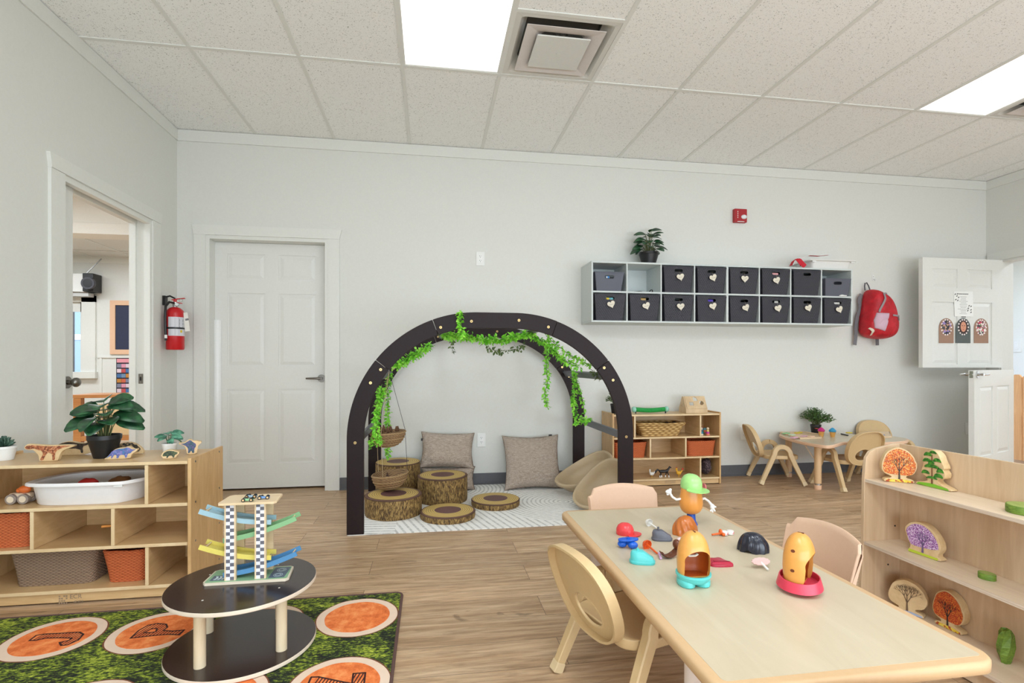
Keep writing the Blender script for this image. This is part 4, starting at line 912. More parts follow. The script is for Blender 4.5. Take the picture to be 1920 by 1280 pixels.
# log cushions
def stump(label, x, y, r_, h):
    t_ = thing('log_cushion', label, 'cushion', (x, y, .0065), group='log-print cushions under the arch')
    n = 56; rr = random.Random(int(h * 1000 + x * 100)); wob = [1 + .012 * noise.noise(Vector((math.cos(2 * PI * i / n) * 4, math.sin(2 * PI * i / n) * 4, h * 9))) for i in range(n)]
    lp = lambda k, z: [(r_ * k * wob[i] * math.cos(2 * PI * i / n), r_ * k * wob[i] * math.sin(2 * PI * i / n), z) for i in range(n)]
    MB().loft([lp(.985, 0), lp(1, .012), lp(1.004, h * .5), lp(1, h - .014), lp(.985, h - .004)]).build('bark_cover', BARK, t_, world=False, ang=60)
    MB().loft([lp(.99, h - .006), lp(.975, h), lp(.5, h + .002), lp(.01, h + .002)], True, True).build('ring_top', RING, t_, world=False, ang=60)
    MB().tube([Vector(p) for p in lp(.992, h - .006)] + [Vector(lp(.992, h - .006)[0])], .0035, 6).build('piping', plain((88, 62, 48), .8), t_, world=False)
stump('medium-height log cushion at the front left of the mat', -.254, 3.664, .192, .135)
stump('tallest log cushion at the back left behind the hanging baskets', -.258, 4.222, .174, .255)
stump('second-tallest log cushion in the middle, in front of the left pillow', .089, 3.974, .187, .19)
stump('flat log cushion nearest the front edge of the mat', .114, 3.52, .184, .045)
stump('flat log cushion in the middle of the mat by the grey arcs', .469, 3.775, .177, .045)
# pillows
def pillow(name, label, x, z0, w_, h_, d_, ybase, ytop, rz=0, roll=0, seed=1, tagp=(0, 0)):
    t_ = thing(name, label, 'pillow', (x, (ybase + ytop) / 2, z0)); n = 26; m = MB(); grids = []
    lean = math.atan2(ytop - ybase, h_)
    def P_(a, b, s):
        e = (max(0, 1 - abs(a) ** 2.6) * max(0, 1 - abs(b) ** 2.6)) ** .45
        kx = 1 - .10 * (1 - abs(b) ** 2) * abs(a); kz = 1 - .11 * (1 - abs(a) ** 2) * abs(b)
        px, pz = a * w_ / 2 * kx, b * h_ / 2 * kz; th = s * d_ / 2 * e
        th += .010 * noise.noise(Vector((a * 2.2, b * 2.2, seed))) * (1 if s < 0 else -1) + .006 * math.sin(14 * b + 3 * seed) * max(0, abs(a) - .6) * s * 2
        c_, s_ = math.cos(roll), math.sin(roll); px, pz = px * c_ - pz * s_, px * s_ + pz * c_
        zz = (pz + h_ / 2); return Vector((px, th * math.cos(lean) + zz * math.sin(lean), zz * math.cos(lean) - th * math.sin(lean)))
    for s in (-1, 1):
        G = [[m.V(P_(-1 + 2 * i / n, -1 + 2 * j / n, s)) for i in range(n + 1)] for j in range(n + 1)]
        for j in range(n):
            for i in range(n): m.F([G[j][i], G[j][i + 1], G[j + 1][i + 1], G[j + 1][i]])
    zmin = min(v.co.z for v in m.bm.verts)
    for v in m.bm.verts: v.co.z -= zmin; v.co.y -= (ytop - ybase) / 2
    m.build('pillow_cover', LINEN, t_, world=False, ang=180, weld=True)
    sm = MB()
    pe = [P_(a, b, 0) for a, b in [(-1 + 2 * i / n, -1) for i in range(n)] + [(1, -1 + 2 * i / n) for i in range(n)] + [(1 - 2 * i / n, 1) for i in range(n)] + [(-1, 1 - 2 * i / n) for i in range(n + 1)]]
    sm.tube([p - Vector((0, (ytop - ybase) / 2, zmin)) for p in pe], .0028, 6); sm.build('seam', plain((120, 102, 90), .9), t_, world=False)
    q = P_(*tagp, 0) - Vector((0, (ytop - ybase) / 2, zmin)); MB().obox(q, (1, 0, 0), (0, 1, 0), (0, 0, 1), .03, .004, .02).build('label_tab', BLACK, t_, world=False)
    t_.rotation_euler = (0, 0, rz); return t_
pillow('throw_pillow', 'square beige linen pillow leaning on the wall, right of the outlet', .838, .0065, .485, .455, .15, 4.18, 4.36, 0, 0, 3, (.72, 1.02))
pillow('throw_pillow', 'upright beige linen pillow behind the middle log cushion, left of the outlet', .135, .18, .44, .30, .14, 4.235, 4.365, 0, -.05, 5, (-1.0, .55))
pillow('throw_pillow', 'lower beige pillow lying under the upright one, behind the middle log cushion', .14, .0065, .44, .19, .17, 4.25, 4.26, 0, 0, 8, (-.9, .5))
# hanging coir baskets
hb_ = thing('hanging_basket', 'two-tier hanging coir basket with pine cones, inside the left of the arch', 'basket', (-.295, 3.75, .15))
def bowl(cx_, cy_, zr, r_, dep, tilt):
    m = MB(); n = 40; L = []
    def lp(rr_, dz): return [(cx_ + rr_ * math.cos(2 * PI * i / n), cy_ + rr_ * math.sin(2 * PI * i / n), zr + dz + tilt * rr_ * math.cos(2 * PI * i / n) * 1.0) for i in range(n)]
    o = [lp(r_ * math.cos(a) ** .75 if a < PI / 2 else .001, -dep * math.sin(a)) for a in (PI / 2 * j / 9 * .98 for j in range(10))][::-1]
    i_ = [lp((r_ - .004) * math.cos(a) ** .75, -(dep - .005) * math.sin(a)) for a in (PI / 2 * j / 9 * .97 for j in range(10))]
    m.loft(o + i_, True, True); m.build('bowl', COIR, hb_)
    for k in range(7):
        a = PI / 2 * (k + .4) / 8; rr_ = r_ * math.cos(a) ** .75
        p = lp(rr_ + .001, -dep * math.sin(a)); MB().tube([Vector(q) for q in p + p[:1]], .0034 if k else .0045, 6).build('coil', plain((168, 138, 98), .85) if k % 2 == 0 else plain((146, 114, 78), .85), hb_)
    return lp(r_, 0)
r1 = bowl(-.298, 3.75, .560, .122, .108, .06); r2 = bowl(-.285, 3.75, .268, .124, .112, .09)
hook = Vector((-.29, 3.75, .985))
ROPE = plain((196, 174, 136), .9)
for i in (2, 15, 28):
    a, b = Vector(r1[i]), Vector(r2[i]); MB().tube([hook, a, b], .0016, 6).build('string', ROPE if i != 2 else plain((70, 66, 66), .8), hb_)
MB().tube([hook, hook + Vector((-.01, 0, .03))], .003, 6).build('hook', STEEL, hb_)
for i in range(9):
    a = i * 2.4; q = Vector((-.298 + .07 * math.cos(a) * (.3 + .7 * (i % 3) / 2), 3.75 + .07 * math.sin(a) * (.3 + .7 * (i % 3) / 2), .572 + .006 * (i % 2)))
    m = MB()
    for k in range(5): m.lathe([(.004, -.016 + k * .007), (.016 - abs(k - 1) * .0035, -.012 + k * .007), (.005, -.006 + k * .007)], q, 10)
    o = m.build('pine_cone', plain((108, 74, 50), .8)); tag(o, 'brown pine cone in the upper hanging basket, among its neighbours', 'pine cone', 'pine cones in the upper hanging basket')
m = MB()
for k in range(5): m.lathe([(.004, -.012 + k * .006), (.014 - abs(k - 1) * .003, -.01 + k * .006), (.005, -.004 + k * .006)], (-.30, 3.71, .255), 10)
tag(m.build('pine_cone', plain((70, 46, 36), .8)), 'dark pine cone lying alone in the lower hanging basket', 'pine cone')
# vines
def vine(label, y, pix, dens, lf, mat, seed, wid=.02, y1=None):
    rr = random.Random(seed); n = len(pix); P3 = [at(u, v, y=y + ((y1 or y) - y) * i / max(1, n - 1)) for i, (u, v) in enumerate(pix)]
    t_ = thing('hanging_vine', label, 'vine', P3[0], group='artificial vines on the arch'); ms, ml = MB(), MB()
    ms.tube(P3, .0018, 5); L = sum((b - a).length for a, b in zip(P3, P3[1:])); k = int(L * dens)
    for i in range(k):
        s = rr.random() * L; j = 0
        while j < n - 2 and s > (P3[j + 1] - P3[j]).length: s -= (P3[j + 1] - P3[j]).length; j += 1
        p = P3[j].lerp(P3[j + 1], min(1, s / max(1e-6, (P3[j + 1] - P3[j]).length)))
        d = Vector((rr.gauss(0, 1), rr.gauss(0, 1), rr.gauss(0, .7) - .15)).normalized()
        p = p + d * rr.uniform(0, wid); ml.leaf(p, d, Vector((rr.gauss(0, .6), rr.gauss(0, .6), 1)).normalized(), lf * rr.uniform(.7, 1.2), lf * .72, .25, 3)
    ms.build('stem', STEMM, t_); ml.build('foliage', mat, t_, ang=80)
vine('short leafy vine strand looped up over the front top of the arch', 3.215, [(862, 584), (863, 598), (863, 610), (866, 622), (868, 634)], 620, .024, LEAF_B, 1, .010)
vine('thick bright green vine garland across the top of the arch', 3.42, [(832, 629), (850, 628), (875, 630), (905, 636), (940, 637), (970, 630), (1000, 622)], 1250, .024, LEAF_B, 2, .028, 3.6)
vine('sparse olive vine drooping below the top garland', 3.95, [(905, 642), (918, 655), (935, 658), (955, 656), (975, 653), (985, 643)], 230, .026, LEAF_O, 3, .022)
vine('olive vine tip hanging under the left end of the top garland', 3.9, [(848, 634), (848, 648), (848, 662)], 220, .026, LEAF_O, 4, .012)
vine('bright vine running down the upper right curve of the arch', 3.75, [(992, 624), (1015, 640), (1040, 660), (1062, 678), (1085, 688)], 760, .024, LEAF_B, 5, .024)
vine('thin bright vine strand sloping from the top to the upper right rail', 3.4, [(1024, 630), (1045, 648), (1070, 666), (1095, 680), (1112, 686)], 430, .022, LEAF_B, 6, .014)
vine('long vine strand hanging straight down at the centre right of the arch', 3.72, [(1024, 640), (1026, 665), (1024, 690), (1027, 715), (1021, 738), (1026, 764)], 520, .022, LEAF_B, 7, .014)
vine('vine strand hanging beside the right rear leg of the arch', 3.85, [(1076, 695), (1078, 720), (1075, 748), (1079, 775), (1080, 797)], 620, .022, LEAF_B, 8, .014)
vine('thin vine strand slanting down to the lower right rail', 3.8, [(1078, 705), (1085, 728), (1091, 750), (1096, 775)], 330, .02, LEAF_B, 9, .010)
vine('small tuft of vine leaves at the end of the lower right rail', 3.9, [(1088, 783), (1097, 790), (1104, 786)], 1100, .024, LEAF_B, 10, .022)
vine('thick vine garland along the left curve of the arch', 3.6, [(740, 688), (757, 678), (775, 667), (792, 656), (806, 647)], 1500, .023, LEAF_B, 11, .028)
vine('long vine strand hanging behind the hanging baskets on the left', 3.95, [(731, 700), (727, 730), (727, 765), (727, 800), (727, 830), (728, 856)], 560, .023, LEAF_B, 12, .016)
vine('thick vine strand hanging just inside the left front leg of the arch', 3.42, [(716, 728), (708, 760), (706, 785), (704, 805), (712, 832)], 950, .023, LEAF_B, 13, .018)
vine('small vine tip hanging left of the upper hanging basket', 3.42, [(697, 818), (695, 830), (697, 842)], 420, .022, LEAF_B, 14, .010)
vine('small olive vine tip hanging below the upper right rail', 3.4, [(1108, 692), (1118, 702), (1124, 712)], 360, .022, LEAF_O, 15, .014)
# tan scoop rockers
def rocker(label, loc, rot, L=.44, W=.35, D=.12):
    t_ = thing('scoop_rocker', label, 'rocker seat', loc, group='tan plastic scoop rockers'); t_.rotation_euler = rot
    n = 40; m = MB()
    def lp(k, z, off=0): return [(L / 2 * k * math.copysign(abs(math.cos(a)) ** .85, math.cos(a)) + off, W / 2 * k * math.copysign(abs(math.sin(a)) ** .9, math.sin(a)) * (1 + .14 * math.cos(a)), z + .03 * math.cos(a) ** 2 * k) for a in (2 * PI * i / n for i in range(n))]
    o = [lp(.3, -D), lp(.58, -D * .94), lp(.8, -D * .72), lp(.9, -D * .4), lp(.95, -.018), lp(1.0, -.022), lp(1.02, -.018), lp(1.03, .002), lp(1.015, .010), lp(.97, .012), lp(.925, .004), lp(.87, -D * .38), lp(.76, -D * .68), lp(.55, -D * .87), lp(.28, -D * .93)]
    m.loft(o); m.build('shell', TAN2, t_, world=False, ang=60)
    MB().ball((.02, -.0, -D * .84), .013, 10, (1, 1, .5)).build('drain_plug', WHITE, t_, world=False)
rocker('tan scoop rocker leaning up against the end of the back shelf', (1.205, 3.98, .185), (.20, -.45, .10), .49, .33, .12)
rocker('tan scoop rocker lying tilted in front, partly behind the peach chair', (1.205, 3.58, .165), (.40, -.68, .06), .44, .33, .12)
# ================================================================ wall cubby with bins
cx0, cx1, cy0, cz0, cz1 = 1.315, 3.757, 4.144, 1.385, 1.893
CUB = plain((206, 212, 210), .5); cb_ = thing('wall_cubby', 'long pale grey sixteen-hole cubby mounted on the back wall', 'wall shelf', ((cx0 + cx1) / 2, 4.29, cz0))
T = .015; zm = (cz0 + cz1) / 2
MB().box(cx0, cx1, cy0, YB - .001, cz1 - T, cz1).build('top_board', CUB, cb_, bevel=.0015); MB().box(cx0, cx1, cy0, YB - .001, cz0, cz0 + T).build('bottom_board', CUB, cb_, bevel=.0015)
MB().box(cx0 + T, cx1 - T, cy0 + .002, YB - .008, zm - T / 2, zm + T / 2).build('middle_board', CUB, cb_, bevel=.0015)
MB().box(cx0 + T, cx1 - T, YB - .007, YB - .001, cz0 + T, cz1 - T).build('back_panel', CUB, cb_, smooth=False)
for s in (0, 1): MB().box((cx0, cx1 - T)[s], (cx0 + T, cx1)[s], cy0, YB - .001, cz0 + T + .0003, cz1 - T - .0003).build('side_panel', CUB, cb_, bevel=.0015)
pw = (cx1 - cx0 - T) / 8
for i in range(1, 8):
    x = cx0 + T / 2 + pw * i; tt = T * (1.4 if i == 4 else .8) / 2
    for z0, z1 in ((cz0 + T + .0003, zm - T / 2 - .0003), (zm + T / 2 + .0003, cz1 - T - .0003)): MB().box(x - tt, x + tt, cy0 + .002, YB - .0075, z0, z1).build('divider', CUB, cb_, bevel=.0012)
def oval(cx_, cy_, w_, h_, n=8):
    r_ = h_ / 2; return [(cx_ + (w_ / 2 - r_) + r_ * math.cos(a), cy_ + r_ * math.sin(a)) for a in (-PI / 2 + PI * i / n for i in range(n + 1))] + [(cx_ - (w_ / 2 - r_) - r_ * math.cos(a), cy_ - r_ * math.sin(a)) for a in (-PI / 2 + PI * i / n for i in range(n + 1))]
def make_bin(name, label, x, z, h, mat, tagp, group, wt=.272, wb=.232, scr=0):
    y0 = cy0 - .012; D_ = .262; t_ = thing(name, label, 'storage bin', (x, y0 + D_ / 2, z), 0, group)
    f = (wt - wb) / 2; th = .003; m = MB(); al = .022
    m.plate([(-wb / 2, 0), (wb / 2, 0), (wt / 2, h), (-wt / 2, h)], th, (0, -D_ / 2 + al, 0), (1, 0, 0), Vector((0, -al / h, 1)), (0, 1, 0), holes=[oval(.0, h * .84 if h > .18 else h * .74, .075, .024)])
    m.plate([(-wb / 2, 0), (wb / 2, 0), (wt / 2, h), (-wt / 2, h)], th, (0, D_ / 2 - al - th, 0), (1, 0, 0), Vector((0, al / h, 1)), (0, 1, 0))
    for s in (-1, 1):
        m.loft([[(s * wb / 2, -D_ / 2 + al, 0), (s * wb / 2, D_ / 2 - al, 0), (s * wt / 2, D_ / 2, h), (s * wt / 2, -D_ / 2, h)], [(s * (wb / 2 - th), -D_ / 2 + al, 0), (s * (wb / 2 - th), D_ / 2 - al, 0), (s * (wt / 2 - th), D_ / 2, h), (s * (wt / 2 - th), -D_ / 2, h)]])
    m.box(-wb / 2, wb / 2, -D_ / 2 + al, D_ / 2 - al, 0, .004); m.build('bin_body', mat, t_, world=False)
    rm = [(a, b, h) for a, b in rrect(wt, D_ , .006, 2)]; m = MB()
    m.loft([[(a, b, h - .007) for a, b in rrect(wt + .006, D_ + .004, .008, 2)], [(a, b, h + .001) for a, b in rrect(wt + .006, D_ + .004, .008, 2)], [(a, b, h + .001) for a, b in rrect(wt - .008, D_ - .008, .006, 2)], [(a, b, h - .007) for a, b in rrect(wt - .008, D_ - .008, .006, 2)]], ring=True)
    m.build('rim', mat, t_, world=False)
    m = MB(); hz = h * .84 if h > .18 else h * .74; yf = -D_ / 2 + al * (1 - hz / h)
    m.plate(oval(0, hz, .083, .032), .0015, (0, yf - .0015, 0), holes=[oval(0, hz, .075, .024)], w0=-.001); m.build('handle_hole_rim', plain((44, 43, 48), .4), t_, world=False)
    if tagp:
        dx, dz, rt = tagp; hp_ = [(16 * math.sin(a) ** 3, 13 * math.cos(a) - 5 * math.cos(2 * a) - 2 * math.cos(3 * a) - math.cos(4 * a)) for a in (2 * PI * i / 40 for i in range(40))]
        k = .0021; hp_ = [((a * math.cos(rt) - b * math.sin(rt)) * k, (a * math.sin(rt) + b * math.cos(rt)) * k) for a, b in hp_]
        yy = -D_ / 2 - .004; cz_ = hz - .055 + dz
        hg = MB().plate(hp_, .003, (dx, yy - .002, cz_)).build('heart_tag', plain((226, 218, 200), .6), t_, world=False, bevel=.0006)
        q = [Vector((dx + a * 1, yy - .0054, cz_ + b)) for a, b in ((-.018 + .036 * i / 9, .005 * math.sin(i * 2.1 + scr) - .007 + .010 * (i / 9) * math.cos(rt)) for i in range(10))]
        hh = MB(); hh.tube(q, .0007, 4); sc_ = hh.build('handwriting', plain((70, 60, 54)), hg, world=False); 
        MB().tube([(dx - .01 * math.sin(rt), yy - .003, cz_ + .018), (dx * .5, yy, hz - .012), (dx * .4, yy + .012, hz + .002)], .0008, 5).build('string', plain((170, 160, 140)), t_, world=False)
    return t_
xs = [cx0 + T / 2 + pw * (i + .5) for i in range(8)]; zt_, zb_ = zm + T / 2 + .0008, cz0 + T + .0008
G1, G2 = 'dark perforated bins in the upper row of the wall cubby', 'dark perforated bins in the lower row of the wall cubby'
make_bin('storage_bin', 'low grey bin with a blue item, first hole of the upper cubby row', xs[0] - .005, zt_, .155, BING, None, G1, .255, .215)
tg = [(.012, 0, .25), (.008, .002, .4), (.0, 0, .0), (.0, -.006, .35)]
ul = ['bin with a tilted heart tag, just right of the empty cubby hole', 'bin with a heart tag in the fourth hole of the upper row', 'bin with an upright heart tag in the fifth hole of the upper row', 'bin with pink cloth in its handle, sixth hole of the upper row', 'plain dark bin without a tag, seventh hole of the upper row']
for i in range(5): make_bin('storage_bin', 'dark ' + ul[i].replace('plain dark ', 'plain '), xs[2 + i], zt_, .218, BIN, tg[i] if i < 4 else None, G1, scr=i)
make_bin('storage_bin', 'low grey bin without a tag in the last hole of the upper row', xs[7] + .004, zt_, .155, BING, None, G1, .262, .226)
ll = ['first bin of the lower row, yellow and teal item in its handle', 'second bin of the lower row, tan item in its handle', 'third bin of the lower row, empty handle and big heart tag', 'fourth bin of the lower row, purple cloth in its handle', 'fifth bin of the lower row, dark handle and tilted heart tag', 'sixth bin of the lower row, white scrap in the right of its handle', 'seventh bin of the lower row, dark handle, near the right end', 'last bin of the lower row, white cloth filling its handle']
for i in range(8): make_bin('storage_bin', 'dark ' + ll[i].replace('bin of', 'bin of'), xs[i], zb_, .218, BIN, (.006 + .004 * (i % 3), -.004 if i % 3 else .004, (.35, .4, .1, .3, .45, .3, .35, .4)[i]), G2, scr=i * 1.7)
def bit(label, i, z, hz, w0, w1, c, cat='clothing', c2=None):
    y = cy0 - .012 + .022 * .16 + .008
    o = MB().obox((xs[i] + (w0 + w1) / 2, y + .010, z + hz - .002), (1, 0, 0), (0, 1, 0), (0, 0, 1), w1 - w0, .012, .021)
    if c2: o.m(1).obox((xs[i] + w0 + (w1 - w0) * .25, y + .006, z + hz - .003), (1, 0, 0), (0, 1, 0), (0, 0, 1), (w1 - w0) * .4, .014, .018)
    tag(o.build('folded_cloth', [plain(c, .8)] + ([plain(c2, .8)] if c2 else []), bevel=.005), label, cat)
h1, h2 = .218 * .84, .155 * .74
bit('blue and white item showing in the handle of the low grey bin', 0, zt_, h2, -.034, .0, (70, 130, 196), c2=(220, 225, 230))
bit('pale pink cloth showing in the handle of the sixth upper bin', 5, zt_, h1, -.034, .034, (232, 168, 170))
bit('teal cloth with yellow showing in the first lower bin handle', 0, zb_, h1, -.034, .032, (110, 180, 190), c2=(232, 196, 60))
bit('tan cloth showing in the handle of the second lower bin', 1, zb_, h1, -.034, .016, (196, 160, 100))
bit('purple cloth showing in the handle of the fourth lower bin', 3, zb_, h1, -.034, .022, (84, 62, 176))
bit('white scrap showing in the handle of the sixth lower bin', 5, zb_, h1, -.004, .033, (216, 214, 206))
bit('white cloth showing in the handle of the last lower bin', 7, zb_, h1, -.034, .034, (222, 218, 212))
tag(MB().tube([(xs[1] - .07, 4.2, zt_ + .004), (xs[1] - .03, 4.17, zt_ + .004), (xs[1] + .0, 4.19, zt_ + .005)], .004, 6).build('black_cord', BLACK), 'short black cord lying flat at the left of the empty cubby hole', 'cord')
tag(MB().tube([(xs[1] + .06, 4.18, zt_ + .004), (xs[1] + .07, 4.17, zt_ + .018), (xs[1] + .085, 4.18, zt_ + .02), (xs[1] + .095, 4.19, zt_ + .004)], .004, 6).build('black_cord', BLACK), 'looped black cord at the right of the empty cubby hole', 'cord')
tag(lump('crumpled_paper', 'crumpled white scrap on the right end of the middle cubby board', 'paper', (xs[7] + .06, cy0 - .002, zm + .012), .016, WHITE, (2.4, .7, .5)), None)
# tray and ribbon on top
tz = cz1 + .001; t_ = thing('white_tray', 'white plastic tray on top of the right end of the wall cubby', 'tray', (3.57, 4.28, tz))
L = lambda w_, d_, z: [(a, b, z) for a, b in rrect(w_, d_, .03, 5)]
MB().loft([L(.37, .2, 0), L(.40, .23, .066), L(.47, .28, .068), L(.47, .28, .075), L(.395, .225, .075), L(.365, .195, .004)]).build('tray_body', plain((228, 226, 222), .35), t_, world=False)
for x in (-.19, .2): MB().box(x - .018, x + .018, -.128, -.116, .054, .0675).build('clip', WHITE, t_, world=False, bevel=.002)
t_ = thing('striped_fabric', 'red fabric strip with white edges draped off the tray on the cubby', 'fabric', (3.27, 4.2, tz))
def strip(pts, w_, lab):
    m = MB(); m.sweep(pts, [(-w_ / 2, -.001), (w_ / 2, -.001), (w_ / 2, .001), (-w_ / 2, .001)], (0, 1, 0)); m.m(1)
    for s in (-1, 1): m.sweep([Vector(p) + Vector((0, 0, .001)) for p in pts], [(s * w_ / 2 - .005, -.0016), (s * w_ / 2 + .005, -.0016), (s * w_ / 2 + .005, .0016), (s * w_ / 2 - .005, .0016)], (0, 1, 0))
    m.build(lab, [plain((190, 20, 40), .7), plain((240, 236, 236), .7)], t_)
q = lambda u, v, y: at(u, v, y=y)
strip([q(1483, 498, 4.2), q(1487, 490, 4.2), q(1494, 485, 4.2), q(1500, 487, 4.2), q(1503, 498, 4.2)], .05, 'fabric_loop')
strip([q(1492, 486, 4.22), q(1500, 485, 4.22), q(1507, 482, 4.24), q(1516, 479, 4.26), q(1535, 480, 4.27), q(1553, 478, 4.27)], .03, 'fabric_tail')
m = MB()
for s in (0, 1): m.sweep([q(1494 + 4 * s, 485, 4.17), q(1500 + 4 * s, 492, 4.15), q(1508 + 2 * s, 499, 4.15)], [(-.018, -.001), (.018, -.001), (.018, .001), (-.018, .001)], (1, 0, 0))
m.build('fabric_fold', plain((196, 24, 44), .7), t_)
# alarm, outlets, switches
def plate_thing(name, label, cat, u0, v0, u1, v1, y, kind):
    a, b = at(u0, v0, y=y), at(u1, v1, y=y); cx_, cz_ = (a.x + b.x) / 2, (a.z + b.z) / 2
    W2, H2 = {'outlet': (.036, .059), 'switch': (.036, .059)}[kind]; t_ = thing(name, label, cat, (cx_, y, cz_))
    MB().plate(rrect(2 * W2, 2 * H2, .004, 2), .006, (0, 0, 0)).build('cover_plate', WHITE, t_, world=False, bevel=.0015)
    if kind == 'outlet':
        MB().plate(rrect(.034, .068, .003, 2), .0015, (0, -.0062, 0)).build('socket_block', plain((240, 240, 238), .3), t_, world=False)
        m = MB()
        for z in (-.019, .019): m.box(-.0075, -.005, -.0082, -.0078, z, z + .009).box(.005, .0075, -.0082, -.0078, z + .001, z + .008); m.cyl((0, -.0082, z - .007), (0, -.0078, z - .007), .0028, 8)
        m.build('slots', BLACK, t_, world=False, smooth=False)
    else: MB().obox((0, -.008, 0), (1, 0, 0), (0, 1, .06), (0, -.06, 1), .032, .004, .064).build('rocker', plain((242, 242, 240), .3), t_, world=False, bevel=.001)
    return t_
YW = YB - .0005
plate_thing('wall_outlet', 'white outlet high on the back wall above the arch', 'outlet', 893, 472, 908, 498, YW, 'outlet')
plate_thing('wall_outlet', 'white outlet low on the back wall between the two pillows', 'outlet', 895, 811, 910, 838, YW, 'outlet')
plate_thing('wall_outlet', 'white outlet on the back wall left of the small play table', 'outlet', 1387, 799, 1402, 825, YW, 'outlet')
plate_thing('light_switch', 'white switch low on the back wall beside the lower door leaf', 'switch', 1808, 791, 1822, 815, YW, 'switch')
sw = plate_thing('light_switch', 'white switch on the wall beyond the right doorway', 'switch', 1900, 637, 1912, 658, 7.2, 'switch')
sp_ = at(1907, 648, x=8.3995); sw.location = (8.3995, sp_.y, sp_.z); sw.rotation_euler = (0, 0, -PI / 2); sw.scale = (1.6, 1.6, 1.6)
al = thing('fire_alarm', 'red fire alarm strobe high on the back wall above the cubby', 'alarm', (2.832, YW, 2.41))
MB().plate(rrect(.125, .125, .006, 3), .035, (0, 0, 0)).build('housing', plain((168, 22, 34), .4), al, world=False, bevel=.003)
MB().ball((.03, -.036, -.012), .026, 14, (1.1, .6, .8)).build('strobe', plain((232, 234, 238), .1), al, world=False)
m = MB()
for i in range(4): m.box(-.034, -.028, -.0362, -.0352, .03 - i * .018, .041 - i * .018)
m.box(-.035, .035, -.0362, -.0352, -.058, -.053).build('lettering', WHITE, al, world=False, smooth=False)
# red backpack on a hook
hk = at(1637, 521, y=YW); h_ = thing('wall_hook', 'small white hook on the back wall holding the red backpack', 'hook', (hk.x, YW, hk.z))
MB().plate(rrect(.022, .055, .004, 2), .004, (hk.x, YW, hk.z)).tube([(hk.x, YW - .004, hk.z - .01), (hk.x, YW - .03, hk.z - .03), (hk.x, YW - .034, hk.z - .008)], .004, 8).build('hook_body', WHITE, h_); MB().cyl((hk.x, YW - .005, hk.z + .012), (hk.x, YW - .0035, hk.z + .012), .004, 8).build('screw', STEEL, h_)
bx, by = 4.268, 4.33; bp = thing('backpack', 'red backpack with a mesh side pocket hanging on the back wall', 'backpack', (bx, by, 1.28))
B = lambda s: [at(1590 + float(p.split(',')[0]) / 8.533, 510 + float(p.split(',')[1]) / 8.533, y=4.31) for p in s.split()]
ol = B('400,262 480,268 545,300 620,345 680,410 720,490 755,570 775,680 792,800 795,900 780,980 740,1030 660,1062 560,1068 460,1060 370,1040 300,1000 278,940 290,830 310,700 330,560 350,420 370,320')
c0 = sum(ol, Vector()) / len(ol); m = MB(); n = 12
def blp(k, y): return [(c0.x + (p.x - c0.x) * k + 0, y + .012 * noise.noise(Vector((p.x * 9, p.z * 9, y * 7))), c0.z + (p.z - c0.z) * k) for p in ol]
m.loft([blp(.9, 4.425), blp(1, 4.40), blp(1.01, 4.35), blp(.97, 4.30), blp(.86, 4.262), blp(.66, 4.24), blp(.3, 4.232)])
REDF = NT('red_nylon', .5); f = REDF.noise(REDF.co(), 14, 3, .6, .8); REDF.col(REDF.ramp(f, [(.3, (168, 10, 26)), (.7, (206, 22, 40))])); REDF.bump(f, .6, .02)
from mathutils.bvhtree import BVHTree
BV = BVHTree.FromBMesh(m.bm)
m.build('bag_body', REDF.m, bp, ang=180, sub=1)
def onbag(p, off=.004):
    h = BV.ray_cast(Vector((p.x, 3.9, p.z)), Vector((0, 1, 0)))[0]
    return Vector((p.x, min(h.y, 4.36) - off, p.z)) if h else Vector((p.x, 4.36, p.z))
def dens(ps, k=5): return [a.lerp(b, i / k) for a, b in zip(ps, ps[1:]) for i in range(k)] + [ps[-1]]
def band(s, y, w_, mat, nm, dy=0):
    p = dens(B(s)); MB().sweep([(onbag(a) if y < 4.3 else Vector((a.x, y, a.z))) for i, a in enumerate(p)], [(-w_ / 2, -.0015), (w_ / 2, -.0015), (w_ / 2, .0015), (-w_ / 2, .0015)], Vector((0, 1, 0)).cross((p[-1] - p[0])).normalized()).build(nm, mat, bp)
GR = plain((150, 140, 142), .8)
band('395,650 440,540 485,440 490,345', 4.262, .02, GR, 'side_strap', -.006)
band('600,700 660,706 720,712 785,715', 4.243, .016, GR, 'zipper', .010)
band('695,720 700,750 702,785', 4.236, .012, plain((120, 90, 90)), 'zipper_pull')
band('510,350 550,345 600,350', 4.262, .014, GR, 'top_zipper')
band('345,330 310,420 330,560 280,700 255,860 262,960 240,1160', 4.405, .035, plain((118, 116, 120), .8), 'shoulder_strap')
band('580,1040 582,1100 584,1165', 4.39, .035, plain((104, 100, 104), .8), 'strap_end')
MB().tube([Vector((p.x, 4.405, p.z)) for p in B('405,270 398,200 408,150 430,143 460,190 485,262')], .0055, 8).build('carry_loop', plain((92, 90, 94), .8), bp)
mp = B('370,660 540,670 525,800 490,950 350,900 335,780'); mm = MB(); cxm = sum(mp, Vector()) / 6
mp = dens(mp + mp[:1], 4)[:-1]
mm.loft([[onbag(cxm + (p - cxm) * k, o) for p in mp] for k, o in ((1, -.004), (1, .004), (.9, .010), (.6, .014), (.2, .016), (.02, .016))])
mm.build('mesh_pocket', plain((206, 172, 188), .6), bp, ang=180)
band('300,895 330,940 345,1010', 4.29, .03, plain((220, 210, 190)), 'side_tab')
